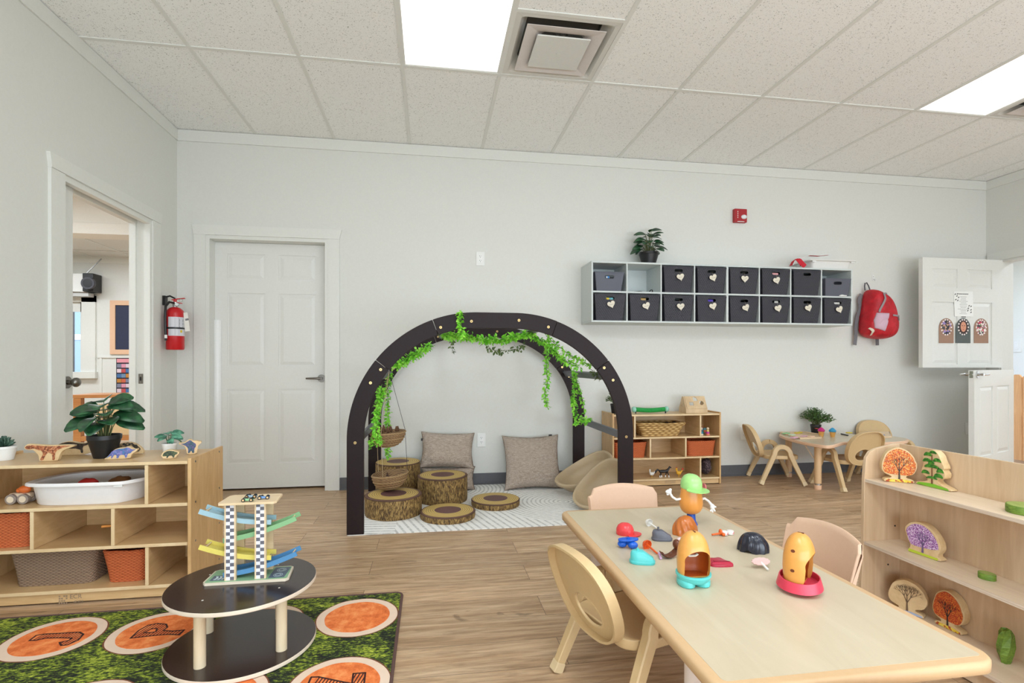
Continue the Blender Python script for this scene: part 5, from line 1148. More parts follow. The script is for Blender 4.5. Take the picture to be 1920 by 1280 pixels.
# ---------------------------------------------------------------- notes and photo cards on the upper door leaf
yd = 4.1735
t_ = thing('notice_sheet', 'white printed sheet with leaf borders taped to the upper door leaf', 'notice', (4.963, yd, 1.604))
c_ = [at(1730 + u / 9.846, 530 + v / 9.846, y=yd) for u, v in ((570, 160), (925, 160), (935, 625), (590, 618))]
MB().plate([(p.x, p.z) for p in c_], .0012, (0, yd, 0)).build('sheet', plain((238, 238, 234), .6), t_, smooth=False)
m = MB(); cxn = (c_[0].x + c_[1].x) / 2; zt0 = c_[0].z
for i, (w_, z, th) in enumerate([(.105, .022, .008)] + [(w2, .048 + .0145 * k, .0028) for k, w2 in enumerate((.07, .05, .06, .095, .06, .08, .075, .06, .12, .06, .055, .08))] + [(.045, .238, .009), (.085, .262, .003), (.05, .276, .003)]):
    x = cxn - w_ / 2; rr = random.Random(i)
    while x < cxn + w_ / 2:
        d = rr.uniform(.003, .009) * (1.6 if th > .005 else 1); m.box(x, x + d, yd - .0017, yd - .0013, zt0 - z - th / 2, zt0 - z + th / 2); x += d + .0022
for u, v in ((600, 210), (640, 205), (630, 245), (660, 270), (610, 310), (645, 325), (855, 425), (890, 435), (840, 470), (890, 500), (830, 515), (890, 545)):
    p = at(1730 + u / 9.846, 530 + v / 9.846, y=yd); m.obox((p.x, yd - .0016, p.z), (.8, 0, .6), (0, 1, 0), (-.6, 0, .8), .016, .0006, .009)
m.build('printing', plain((96, 96, 96), .8), t_, smooth=False)
def card(label, u0, u1, v0, v1, c, pic):
    a, b = at(1730 + u0 / 9.846, 530 + v1 / 9.846, y=yd), at(1730 + u1 / 9.846, 530 + v0 / 9.846, y=yd); w_ = b.x - a.x; h_ = b.z - a.z; cx_ = (a.x + b.x) / 2
    t_ = thing('photo_card', label, 'photo card', (cx_, yd, a.z), group='arched photo cards on the upper door leaf')
    o = [(-w_ / 2, 0), (w_ / 2, 0)] + [(w_ / 2 * math.cos(q), h_ - w_ * .6 + w_ * .6 * math.sin(q)) for q in (PI * i / 20 for i in range(21))]
    MB().plate(o, .002, (0, 0, 0)).build('card', plain(c, .7), t_, world=False, smooth=False)
    zc = h_ - w_ * .53; ph = MB().plate(ell(0, zc, w_ * .33, w_ * .43, 28), .0006, (0, -.002, 0)).build('photograph', pic, t_, world=False, smooth=False)
    m = MB()
    for i in range(14):
        q = 2 * PI * i / 14; m.cyl((w_ * .34 * math.cos(q), -.002, zc + w_ * .44 * math.sin(q)), (w_ * .34 * math.cos(q), -.0032, zc + w_ * .44 * math.sin(q)), .008, 8)
    m.build('petal_border', plain((236, 224, 220)), t_, world=False, smooth=False)
    MB().box(-w_ * .42, w_ * .42, -.0026, -.002, h_ * .36, h_ * .366).build('ruled_line', plain(tuple(max(0, x - 34) for x in c)), t_, world=False, smooth=False)
    return ph, w_, zc, t_
card('brown arched card with a dark group photo, leftmost of the three cards', 297, 570, 655, 1112, (158, 124, 104), speck('group_photo', [(30, 30, 40), (60, 60, 50), (36, 32, 64), (190, 150, 130), (150, 130, 190)], 60, .4))
ph, w_, zc, t_ = card('dark grey arched card with a portrait of a person with long dark hair', 612, 880, 655, 1112, (86, 92, 90), plain((60, 36, 34), .5))
m = MB().plate(ell(0, zc + .004, w_ * .19, w_ * .30, 24), .0005, (0, -.0028, 0)).m(1).plate(ell(-.012, zc + .014, .007, .0035, 10), .0003, (0, -.0034, 0)).plate(ell(.012, zc + .014, .007, .0035, 10), .0003, (0, -.0034, 0)).m(2).plate(ell(0, zc - .022, .010, .004, 10), .0003, (0, -.0034, 0)).m(3).plate([(-.004, zc - .008), (.004, zc - .008), (.0015, zc + .008), (-.0015, zc + .008)], .0003, (0, -.0034, 0))
m.build('portrait_face', [plain((214, 150, 120)), plain((70, 44, 38)), plain((180, 84, 80)), plain((196, 128, 100))], t_, world=False, smooth=False)
card('brown arched card with a colourful pale photo, rightmost of the three cards', 945, 1210, 660, 1112, (158, 124, 104), speck('family_photo', [(206, 60, 90), (230, 214, 206), (110, 120, 70), (240, 236, 230), (170, 110, 120), (60, 60, 60)], 70, .4))
# ================================================================ things on the back shelf
t_ = thing('caterpillar_toy', 'green ribbed tube toy lying on top of the back shelf', 'toy', (1.88, 4.27, .6105))
a, b = Vector((1.745, 4.25, .645)), Vector((2.01, 4.25, .645)); m = MB(); n = 60
m.tube([a.lerp(b, i / n) + Vector((0, 0, -.008 * math.sin(PI * i / n))) for i in range(n + 1)], .021, 14, [1 if i % 2 else .86 for i in range(n + 1)]); m.build('ribbed_tube', plain((34, 158, 72), .35), t_, ang=20)
for s, p in ((-1, a), (1, b)):
    MB().ball(p + Vector((s * .016, 0, 0)), .026, 14, (.8, 1, 1)).build('end_cap', plain((150, 206, 186), .25), t_)
    MB().cyl(p + Vector((s * .004, -.006, -.034)), p + Vector((s * .004, -.006, -.01)), .006, 8).build('foot', BLACK, t_)
t_ = thing('shape_sorter', 'little wooden house with shape holes on top of the back shelf', 'toy', (2.285, 4.275, .6105))
x0, x1, y0, y1, z0 = 2.185, 2.385, 4.205, 4.335, .6108; zr, ym = .752, 4.27; zs = .648
SW = wood('sorter_wood', (198, 168, 128), (222, 196, 158), (14, 14, 4), .5)
for x, N in ((x0, 1), (x1 - .008, 1)):
    o = [(y0, z0), (y1, z0), (y1, zs), (ym + .012, zr), (ym - .012, zr), (y0, zs)]
    MB().plate(o, .008, (x, 0, 0), (0, 1, 0), (0, 0, 1), (1, 0, 0), holes=[[(ym + (.020 if i % 2 else .009) * math.cos(PI * i / 5 + .3), .675 + (.020 if i % 2 else .009) * math.sin(PI * i / 5 + .3)) for i in range(10)]]).build('gable', SW, t_)
MB().box(x0 + .0085, x1 - .0085, y0, y1, z0, z0 + .008).build('floor_board', SW, t_)
MB().box(x0 + .0085, x1 - .0085, y0, y0 + .008, z0 + .0083, zs).build('front_board', SW, t_)
V_ = Vector((0, ym - y0 - .012, zr - zs)); Lr = V_.length; V_.normalize(); Nn = Vector((0, -V_.z, V_.y))
MB().plate([(0, 0), (x1 - x0 - .017, 0), (x1 - x0 - .017, Lr), (0, Lr)], .006, (x0 + .0085, y0, zs), (1, 0, 0), V_, Nn, holes=[ell(.145, .052, .02, .02, 20), [(.03, .03), (.07, .03), (.07, .062), (.03, .062)], [(.075, .072), (.115, .072), (.11, .1), (.088, .112), (.072, .1)]]).build('roof_panel', SW, t_)
bush('potted_bush', 'small leafy bush in a black pot at the left end of the back shelf top', (1.567, 4.27, .6108), .03, .042, .085, 60, .085, .10, .017, LEAF_M, 21)
def doll(label, x, y, z, cols, h=.07):
    t_ = thing('peg_doll', label, 'peg doll', (x, y, z), group='stacking peg dolls on the back shelf')
    zz = 0
    for i, (c, r_) in enumerate(zip(cols[:-1], (.017, .015, .012))): MB().lathe([(r_ * .9, zz), (r_, zz + .004), (r_, zz + .012), (r_ * .85, zz + .0158)], n=18).build('ring', plain(c), t_, world=False); zz += .016
    MB().ball((0, 0, zz + .010), .0125, 14).build('head', plain(cols[-1]), t_, world=False)
z = .4185
doll('peg doll with blue and grey rings at the left of the top right hole', 2.318, 4.19, z, [(226, 214, 190), (40, 140, 176), (70, 84, 104), (196, 190, 176)])
doll('peg doll with a magenta ring and cream head', 2.375, 4.185, z, [(224, 128, 92), (196, 60, 160), (222, 200, 110), (232, 206, 170)])
doll('peg doll with green and teal rings, behind the other two', 2.352, 4.24, z, [(60, 76, 70), (60, 150, 80), (36, 146, 176), (156, 92, 60)])
m = MB().cyl((2.315, 4.185, .49), (2.315, 4.185, .492), .001)
def doll2(): pass
t_ = thing('stacked_blocks', 'small stack of orange and brown rounded blocks behind the peg dolls', 'blocks', (2.395, 4.28, z))
for i, c in enumerate(((126, 84, 60), (196, 90, 60), (70, 130, 140))): MB().lathe([(.018, i * .018), (.02, .006 + i * .018), (.018, .0175 + i * .018)], n=16).build('block', plain(c), t_, world=False)
tag(lump('toy_berry', 'small red-orange toy in the top left hole of the back shelf', 'toy', (1.585, 4.2, .437), .018, plain((220, 90, 60)), (1.2, 1, .9)), None)
z = .0625
def bird(name, label, x, y, zz, c, comb=None, k=1.0):
    t_ = thing(name, label, 'toy animal', (x, y, zz)); m = MB()
    m.ball((0, 0, .030 * k), .016 * k, 12, (1.25, .8, .9)); m.tube([(-.012 * k, 0, .036 * k), (-.018 * k, 0, .05 * k), (-.018 * k, 0, .058 * k)], .006 * k, 8); m.ball((-.018 * k, 0, .060 * k), .008 * k, 10)
    m.tube([(.014 * k, 0, .034 * k), (.026 * k, 0, .045 * k), (.03 * k, 0, .052 * k)], .006 * k, 8, [1, .8, .2]); m.build('body', plain(c, .4), t_, world=False)
    MB().cyl((-.004 * k, -.006 * k, 0), (0, -.004 * k, .02 * k), .0022 * k, 6).m(0).build('leg', plain((220, 170, 40)), t_, world=False); MB().cyl((.004 * k, .006 * k, 0), (0, .004 * k, .02 * k), .0022 * k, 6).build('leg', plain((220, 170, 40)), t_, world=False)
    MB().cyl((-.025 * k, 0, .060 * k), (-.033 * k, 0, .058 * k), .003 * k, 8, .0006).build('beak', plain((226, 150, 40)), t_, world=False)
    if comb: MB().ball((-.018 * k, 0, .069 * k), .006 * k, 8, (1, .4, .8)).ball((.03 * k, 0, .058 * k), .009 * k, 8, (.8, .4, 1)).build('comb', plain(comb), t_, world=False)
bird('toy_goose', 'small white toy goose on the bottom of the back shelf', 1.878, 4.22, z, (232, 230, 226), None, 1.05)
bird('toy_rooster', 'small yellow toy rooster with red comb on the bottom of the back shelf', 2.118, 4.205, z, (228, 172, 48), (204, 62, 40), 1.15)
t_ = thing('toy_horse', 'black toy horse with white legs on the bottom of the back shelf', 'toy animal', (1.99, 4.215, z)); m = MB(); BH = plain((30, 26, 28), .35)
m.tube([(-.045, 0, .052), (-.02, 0, .050), (.01, 0, .050), (.03, 0, .056)], .0135, 12, [.8, 1.05, .95, 1]); m.tube([(.028, 0, .056), (.044, 0, .078), (.05, 0, .088)], .009, 10, [1.2, .85, .7]); m.tube([(.046, 0, .088), (.062, 0, .078)], .0065, 10, [1, .6])
m.tube([(-.042, 0, .056), (-.062, 0, .066), (-.078, 0, .052), (-.084, 0, .034)], .007, 8, [.7, 1.1, 1.3, .3]); m.build('body', BH, t_, world=False)
m = MB(); m.plate([(.024, .064), (.044, .092), (.05, .094), (.044, .078), (.03, .058)], .004, (0, .002, 0)).build('mane', BH, t_, world=False)
for x, y, fx in ((-.036, -.007, -.046), (-.034, .007, -.024), (.022, -.007, .036), (.02, .007, .012)):
    m = MB().tube([(x, y, .046), ((x + fx) / 2 + .003, y, .026), (fx, y, .014)], .0055, 8, [1.3, .8, .7]); m.m(1).tube([(fx, y, .016), (fx + .002, y, 0)], .005, 8, [.9, 1.2]); m.build('leg', [BH, WHITE], t_, world=False)
t_ = thing('mesh_bag', 'dark mesh bag stuffed into the bottom right hole of the back shelf', 'bag', (2.405, 4.27, .0625)); m = MB(); m.ball((0, 0, .072), .055, 22, (.85, 1, 1.25))
for v in m.bm.verts: v.co += Vector(noise.noise_vector(v.co * 18)) * .012; v.co.z = max(v.co.z, .001)
m.build('bag_body', speck('mesh_bag_fabric', [(48, 40, 44), (78, 60, 66), (110, 90, 92), (60, 48, 56)], 120, .8), t_, world=False, ang=180); MB().tube([(0, 0, .135), (.004, -.01, .15), (.01, -.02, .145)], .005, 6).build('drawstring', BLACK, t_, world=False)
# ================================================================ chairs
def make_chair(label, loc, rz, mat=TAN, group='tan plastic chairs with oval back holes', S=1.0, caps=True):
    """faces +x; side frames are inverted U bands, back is a shell with an oval hole"""
    t_ = thing('toddler_chair', label, 'chair', loc, rz, group); t_.scale = (S, S, S); Wd = .165
    # seat
    m = MB(); L = lambda k, z, i=0: [(a + .01, b, z) for a, b in rrect(.27 - i, .285 - i, .05, 6)]
    m.loft([L(1, .205, .006), L(1, .212, 0), L(1, .236, 0), L(1, .238, .01), L(1, .229, .05), L(1, .227, .12)]); m.build('seat', mat, t_, world=False, bevel=.002)
    # backrest: shell between an oval hole and the outer outline, curved around the sitter
    N = 64; H0, H1 = .205, .475
    def outer(a):
        c, s = math.cos(a), math.sin(a)
        w_ = .155; hz = (H1 - H0) / 2; e = .82 if s > 0 else .75
        return (w_ * math.copysign(abs(c) ** e, c) * (1 - .08 * (s < 0) * abs(s)), H0 + hz + hz * math.copysign(abs(s) ** e, s))
    def hole(a): return (.070 * math.cos(a), .283 + .050 * math.sin(a))
    def mp(p, w): # lean back and wrap forward at the sides
        u, v = p; x = -.135 - (v - .215) * .27 - .02 * math.sin((v - .2) * 5) + .60 * u * u
        return Vector((x + w, u, v))
    m = MB(); rings_f, rings_b = [], []
    for j in range(9):
        k = j / 8; lf = []; lb = []
        for i in range(N):
            a = 2 * PI * i / N; o, h = outer(a), hole(a); p = (h[0] + (o[0] - h[0]) * k, h[1] + (o[1] - h[1]) * k)
            lf.append(mp(p, .0045)); lb.append(mp(p, -.0045))
        rings_f.append(lf); rings_b.append(lb)
    loops = rings_f + rings_b[::-1]; m.loft(loops, ring=True)
    fl = [mp(outer(2 * PI * i / N), 0) for i in range(N)]; m.sweep(fl + fl[:2], [(-.027, -.0035), (.006, -.0035), (.006, .0035), (-.027, .0035)], (1, 0, 0))
    hl_ = [mp(hole(2 * PI * i / N), 0) for i in range(N)]; m.tube(hl_ + hl_[:2], .0055, 8)
    m.build('backrest', mat, t_, world=False, ang=50)
    # legs: front and rear halves of each side band
    for s in (-1, 1):
        y = s * Wd; ap = .312
        def path(d): # from apex down to the foot, d=+1 front, -1 rear
            out = [Vector((0, y - s * .012, ap))]
            for i in range(1, 8):
                q = PI / 2 * i / 7; out.append(Vector((d * .062 * math.sin(q), y - s * .012 * (1 - i / 9), ap - .062 * (1 - math.cos(q)))))
            out += [Vector((d * .10, y, .16)), Vector((d * .165, y + s * .012, .018))]
            return out
        for d in (1, -1):
            pth = path(d); lg = MB().sweep(pth, [(-.017, -.015), (-.013, -.019), (.013, -.019), (.017, -.015), (.017, .015), (.013, .019), (-.013, .019), (-.017, .015)], (0, 1, 0), [1.0] * 8 + [.95, .82]).build('leg', mat, t_, world=False)
            if caps:
                e, p0 = pth[-1], pth[-2]; dd = (e - p0).normalized(); MB().sweep([e - dd * .018, e + dd * .016], [(-.017, -.017), (.017, -.017), (.017, .017), (-.017, .017)], (0, 1, 0), [.98, 1.05]).build('foot_cap', plain((216, 192, 152), .5), lg, world=False, bevel=.003)
    for s in (-1, 1): MB().obox((-.01, s * .147, .224), (1, 0, 0), (0, 1, 0), (0, 0, 1), .11, .03, .03).build('seat_bracket', mat, t_, world=False, bevel=.006)
    return t_
ch = make_chair('tan chair with an oval hole, at the left side of the big table', (.63, 1.575, 0), .30)
specs = [('tan chair with an oval hole at the left end of the small back table', (3.03, 4.20, 0), -.30), ('tan chair with an oval hole, its back to the room at the small back table', (3.47, 3.90, 0), PI / 2 + .04), ('tan chair behind the right end of the small back table, near the wall', (4.17, 4.17, 0), -PI / 2 - .08), ('tan chair half hidden behind the left end of the small back table', (3.53, 4.22, 0), PI + .3)]
for lb, lc, rz in specs[:3]:
    o = copy_tree(ch); o.location = lc; o.rotation_euler = (0, 0, rz); o['label'] = lb; o.scale = (1.04,) * 3
def make_peach(label, loc, rz, group='peach plastic chairs around the big table'):
    t_ = thing('peach_chair', label, 'chair', loc, rz, group)
    MB().loft([[(a, b, z) for a, b in rrect(.28 - i, .31 - i, .05, 6)] for z, i in ((.21, .01), (.216, 0), (.236, 0), (.24, .01), (.232, .06))]).build('seat', PEACH, t_, world=False)
    n = 20; m = MB(); rows = []
    def P_(u, v, w):
        top = .435 + .022 * math.cos(u * PI / 2) ** 1; z = .255 + (top - .255) * v; rr_ = 1 + .05 * v
        ang = u * .52; r_ = .33
        x = -.15 - .045 * v - r_ * (math.cos(ang) - 1) * .9; y = r_ * math.sin(ang) * rr_; nx, ny = math.cos(ang), -math.sin(ang)
        return Vector((x + w * nx, y + w * ny, z))
    L = []
    for i in range(n + 1):
        u = -1 + 2 * i / n; e = 1 if abs(u) < .9 else .86
        prof = [(0, -.010), (0, .010), (.9, .010), (.97 * 1, .007), (1, 0), (.97, -.007), (.9, -.010)]
        L.append([P_(u, v * e, w) for v, w in prof])
    m.loft(L); m.build('backrest', PEACH, t_, world=False, bevel=.004)
    for s in (-1, 1): MB().obox((-.142, s * .08, .245), (1, 0, 0), (0, 1, 0), (0, 0, 1), .022, .03, .06).build('back_post', PEACH, t_, world=False, bevel=.004)
    for sx in (-1, 1):
        for sy in (-1, 1): MB().tube([(sx * .115, sy * .125, .212), (sx * .15, sy * .15, .0)], .014, 12, [1.1, .9]).build('leg', PEACH, t_, world=False)
    return t_
pc = make_peach('peach chair at the far end of the big table', (.905, 2.21, 0), -PI / 2)
for lb, lc, rz in (('peach chair on the right side of the big table, by the display shelf', (1.235, 1.665, 0), PI + .03), ('peach chair at the near end of the big table, only its top edge showing', (.80, .915, 0), PI / 2)):
    o = copy_tree(pc); o.location = lc; o.rotation_euler = (0, 0, rz); o['label'] = lb
# ================================================================ small back table
kz = .392; kt = thing('play_table', 'small wavy-edged play table against the back wall with plant and toys', 'table', (3.6, 4.1, 0))
ko = smooth2([(3.17, 4.37), (3.09, 4.15), (3.045, 3.90), (3.07, 3.68), (3.13, 3.655), (3.25, 3.735), (3.40, 3.83), (3.55, 3.83), (3.66, 3.76), (3.80, 3.75), (3.98, 3.80), (4.10, 3.92), (4.10, 4.06), (4.0, 4.18), (3.85, 4.22), (3.7, 4.36), (3.5, 4.41), (3.3, 4.41)], 2)
m = MB().loft([[(x, y, z) for x, y in inset2(ko, i)] for z, i in ((kz - .026, .004), (kz - .022, 0), (kz - .005, 0), (kz - .0015, .003))]); m.m(1).loft([[(x, y, z) for x, y in inset2(ko, .012)] for z in (kz - .002, kz)])
m.build('tabletop', [plain((230, 190, 158), .4), TOPL], kt)
for x, y in ((3.17, 3.855), (3.26, 4.33), (3.98, 3.92), (3.93, 4.14)):
    lg = MB().cyl((x, y, .05), (x, y, kz - .027), .027, 24).build('leg', plain((216, 178, 134), .45), kt)
    MB().cyl((x, y, .034), (x, y, .05), .0255, 24).build('chrome_collar', CHROME, lg); MB().lathe([(.026, 0), (.028, .003), (.028, .034), (.024, .036)], (x, y, 0), 24).build('foot', plain((232, 190, 156)), lg)
MB().tube([(3.17, 3.90, .25), (3.30, 3.93, kz - .03)], .006, 8).tube([(3.12, 3.95, kz - .03), (3.16, 3.89, .25)], .006, 8).build('brace', plain((210, 190, 165)), kt)
bush('potted_bush', 'round green faux bush in a black pot on the small back table', (3.53, 4.32, kz + .0005), .036, .046, .085, 110, .15, .13, .02, LEAF_M, 33)
def cone(label, u, v, c):
    p = at(u, v, z=kz); t_ = thing('ice_cream_toy', label, 'toy', (p.x, p.y, kz + .0006), group='toy ice cream cups on the small back table')
    MB().lathe([(.016, 0), (.024, .04), (.026, .042), (.024, .044)], n=20).build('cup', plain((232, 176, 96)), t_, world=False)
    MB().lathe([(.024, .044), (.03, .052), (.026, .062), (.022, .066), (.012, .076), (.003, .082)], n=20).build('scoop', plain(c, .5), t_, world=False)
cone('toy ice cream with an orange scoop beside the bush pot', 1530, 813, (232, 96, 50)); cone('toy ice cream with a magenta scoop, front of the pair', 1540, 818, (196, 30, 122)); cone('toy ice cream with a blue scoop, alone on the right', 1561, 819, (50, 150, 196))
def tray(label, uv, items, lab2):
    P_ = [at(u, v, z=kz + .001) for u, v in uv]; c = sum(P_, Vector()) / len(P_); t_ = thing('wooden_tray', label, 'tray', (c.x, c.y, kz + .0005))
    o = [(p.x, p.y) for p in P_]
    MB().plate(o, .006, (0, 0, kz + .0006), (1, 0, 0), (0, 1, 0), (0, 0, 1)).build('tray_base', plain((222, 192, 156)), t_)
    MB().plate(o, .006, (0, 0, kz + .0067), (1, 0, 0), (0, 1, 0), (0, 0, 1), holes=[inset2(o, .006)]).build('tray_rim', plain((232, 206, 172)), t_)
    for i, (u, v, c_, w_) in enumerate(items):
        p = at(u, v, z=kz + .012); o_ = MB().obox((p.x, p.y, kz + .0115), (.9, .43, 0), (-.43, .9, 0), (0, 0, 1), w_, .035, .009).build('felt_shape', plain(c_, .8), bevel=.003)
        tag(o_, lab2[i], 'craft piece')
tray('flat tray of pastel shapes at the left of the small back table', [(1462, 812), (1474, 806), (1537, 815), (1541, 822), (1500, 823)], [(1474, 812, (150, 206, 150), .08), (1489, 820, (222, 170, 190), .08), (1497, 811, (220, 200, 70), .09), (1507, 817, (216, 176, 186), .07), (1521, 818, (236, 200, 170), .06), (1485, 815, (190, 222, 190), .06)],
     ['pale green piece at the left of the left tray', 'pink piece at the front of the left tray', 'yellow piece in the middle of the left tray', 'mauve piece right of the yellow one in the left tray', 'peach piece at the right of the left tray', 'mint piece between green and pink in the left tray'])
tray('flat tray with blue and yellow pieces at the right of the small back table', [(1632, 821), (1640, 811), (1668, 811), (1672, 820)], [(1650, 816, (40, 112, 196), .12), (1641, 819, (230, 200, 60), .05)], ['long blue piece in the right tray', 'yellow piece in the right tray'])
tag(MB().cyl(at(1577, 813, z=kz + .006), at(1590, 816, z=kz + .006), .0055, 8).build('paint_brush', DGREY), 'dark brush lying near the middle of the small back table', 'brush'); tag(MB().obox(at(1592, 811, z=kz + .006), (1, 0, 0), (0, 1, 0), (0, 0, 1), .05, .03, .01).build('sponge', plain((226, 206, 70)), bevel=.003), 'small yellow block near the dark brush on the small back table', 'block')
# ================================================================ big table
gt = thing('activity_table', 'large pale rectangular toddler table in the foreground', 'table', (.875, 1.555, 0)); GZ = .4
to = rrect(.655, 1.255, .05, 8, .876, 1.553)
MB().loft([[(x, y, z) for x, y in inset2(to, i)] for z, i in ((GZ - .03, .008), (GZ - .026, .001), (GZ - .015, 0), (GZ - .006, 0), (GZ - .0015, .004), (GZ - .0005, .009))]).build('edge_band', RIMT, gt, ang=60)
MB().loft([[(x, y, z) for x, y in rrect(.605, 1.205, .012, 4, .876, 1.553)] for z in (GZ - .0008, GZ)]).build('tabletop', TOPL, gt, smooth=False)
for x in (.635, 1.115):
    for y in (1.93, 1.18):
        lg = MB().cyl((x, y, .03), (x, y, GZ - .031), .024, 22).build('leg', plain((222, 206, 196), .4), gt); MB().lathe([(.02, 0), (.022, .004), (.02, .03)], (x, y, 0), 20).build('glide', BLACK, lg)
# ---------------------------------------------------------------- plastic toy pieces on the big table
Z = GZ + .0004
def cap(name, label, c, uv, rz, s=1.0, zz=None, tilt=None):
    p = at(*uv, z=GZ); t_ = thing(name, label, 'toy hat', (p.x, p.y, zz if zz else Z), rz); n = 28; m = MB()
    dome = lambda k, z, i=0: [((.027 - i) * s * k * math.cos(a) * 1.05, (.025 - i) * s * k * math.sin(a), z * s) for a in (2 * PI * j / n for j in range(n))]
    m.loft([dome(1.0, 0), dome(1.04, .006), dome(1.0, .018), dome(.82, .029), dome(.5, .0355), dome(.05, .0375)], False); m.loft([dome(1, 0, .0018), dome(.98, .016, .002), dome(.5, .033, .001), dome(.05, .0355)], False)
    m.build('crown', plain(c, .25), t_, world=False, ang=60)
    m = MB(); U_ = [];
    for j in range(13):
        a = -1.15 + 2.3 * j / 12; r0, r1 = .0275 * s, (.027 + .026 * math.cos(a) ** .7) * s
        U_.append([(r0 * math.cos(a), r0 * math.sin(a) * .92, .002 * s), (r1 * math.cos(a), r1 * math.sin(a) * .82, (.001 - .0) * s + .003 * s * (1 - abs(a))), (r1 * math.cos(a), r1 * math.sin(a) * .82, .003 * s + .003 * s * (1 - abs(a))), (r0 * math.cos(a), r0 * math.sin(a) * .92, .0045 * s)])
    m.loft(U_); m.build('brim', plain(c, .25), t_, world=False)
    return t_
cap('toy_hat', 'red plastic toy baseball cap at the left of the big table', (226, 66, 70), (1172, 1001), -.45, 1.12)
def shoes(name, label, c, uv, rz, s=1.0):
    p = at(*uv, z=GZ); t_ = thing(name, label, 'toy shoe', (p.x, p.y, Z), rz)
    ol = smooth2([(-.036, -.02), (.026, -.022), (.04, -.012), (.04, .012), (.026, .022), (-.036, .02)], 2); k = lambda q, z, dx=0: [(a * s * q + dx * s, b * s * (.5 + .5 * q), z * s) for a, b in ol]
    MB().loft([k(1, 0), k(1.05, .003), k(1.05, .009), k(1.0, .010)]).build('sole', plain(c, .35), t_, world=False)
    MB().loft([k(.97, .010), k(.93, .019, -.001), k(.74, .028, -.008), k(.55, .036, -.012), k(.47, .038, -.012)]).build('upper', plain(tuple(min(255, x + 6) for x in c), .35), t_, world=False, ang=60)
    MB().lathe([(.004, .037), (.0035, .046), (.002, .047)], (-.012 * s, 0, 0), 10).build('peg', plain(c, .35), t_, world=False); m = MB()
    for i in range(3): m.cyl(((.002 + .009 * i) * s, -.008 * s, (.0335 - .0045 * i) * s), ((.002 + .009 * i) * s, .008 * s, (.0335 - .0045 * i) * s), .0012, 6)
    m.build('laces', plain(tuple(min(255, x + 26) for x in c), .35), t_, world=False); return t_
shoes('toy_shoe', 'dark grey plastic toy shoe with a peg near the red cap', (92, 94, 104), (1240, 1012), -.2, .92)
shoes('toy_shoe', 'turquoise plastic toy shoe near the left edge of the big table', (84, 196, 196), (1203, 1055), -.3, 1.0)
p = at(1178, 1027, z=GZ); t_ = thing('footed_dish', 'blue plastic toy piece with round feet behind the turquoise shoe', 'toy part', (p.x, p.y, Z)); BL = plain((24, 96, 206), .3)
MB().loft([[(.036 * math.cos(a), .017 * math.sin(a) * k, z) for a in (2 * PI * i / 28 for i in range(28))] for z, k in ((.026, .9), (.028, 1), (.031, 1), (.032, .95))]).build('dish', BL, t_, world=False); MB().ball((.012, -.012, .013), .014, 14, (1.25, 1, .9)).build('foot', BL, t_, world=False); MB().ball((-.018, .008, .013), .014, 14, (1.2, 1, .9)).build('foot', BL, t_, world=False); MB().cyl((0, 0, .012), (0, 0, .036), .006, 12).build('peg', BL, t_, world=False)
def peg(name, label, c, a, b, r_, head, hc, cat='toy part', hr=.016):
    A_, B_ = at(*a, z=GZ + .006), at(*b, z=GZ + .006); t_ = thing(name, label, cat, (A_.x, A_.y, Z)); d = (B_ - A_).normalized()
    A_ = A_ + Vector((0, 0, hr * .8 - .004)) if head else A_
    MB().cyl(A_, B_, r_, 12, r_ * .8).build('peg', plain(c, .3), t_)
    d = (B_ - A_).normalized(); sd = d.cross(Vector((0, 0, 1))).normalized(); up = sd.cross(d); n = 22
    lp = lambda r2, o: [A_ + d * o + (sd * math.cos(q) + up * math.sin(q)) * r2 for q in (2 * PI * i / n for i in range(n))]
    if head == 'cup': MB().loft([lp(.002, -.011), lp(hr * .6, -.008), lp(hr * .92, 0), lp(hr, .006), lp(hr * .9, .006), lp(hr * .6, -.004), lp(.002, -.007)]).build('cup', plain(hc, .3), t_)
    return t_, A_, d
peg('toy_ear', 'white plastic toy ear with a peg behind the grey shoe', (232, 230, 226), (1216, 983), (1231, 989), .0035, 'cup', (236, 234, 230), hr=.0155)
peg('toy_nose', 'orange plastic peg with a mushroom head left of the brown piece', (224, 92, 36), (1212, 1025), (1232, 1037), .0038, 'cup', (228, 96, 36), hr=.017)
# brown moustache-shaped shell
p = at(1254, 1045, z=GZ); t_ = thing('toy_moustache', 'curved glossy brown plastic piece left of the front orange body', 'toy part', (p.x, p.y, Z)); m = MB(); n = 16; L = []
for i in range(n + 1):
    k = -1 + 2 * i / n; a = k * 1.25; cxx, czz = .034 * math.sin(a), .034 - .030 * math.cos(a); w_ = .018 * (1 - .55 * abs(k) ** 3) + .002
    L.append([(cxx, -w_, czz + .006), (cxx * .97, -w_ * .5, czz + .001), (cxx * .96, w_ * .5, czz + .001), (cxx, w_, czz + .006), (cxx * 1.0, w_ * .5, czz - .002), (cxx * 1.0, -w_ * .5, czz - .002)])
m.loft(L); m.build('shell', plain((104, 54, 30), .2), t_, world=False, sub=1); t_.rotation_euler = (0, 0, .25); t_.location.z = Z - .002
MB().ball((.032, 0, .040), .014, 14, (.8, 1.1, 1.2)).build('curl', plain((104, 54, 30), .2), t_, world=False)
peg('toy_peg', 'small lilac plastic peg beside the brown curved piece', (206, 170, 206), (1236, 1037), (1239, 1046), .005, None, None)
tag(lump('toy_bow', 'pale pink plastic piece behind the front orange body', 'toy part', (at(1277, 1014, z=GZ).x, at(1277, 1014, z=GZ).y, Z + .007), .011, plain((222, 196, 196), .4), (1.6, .8, .6)), None)
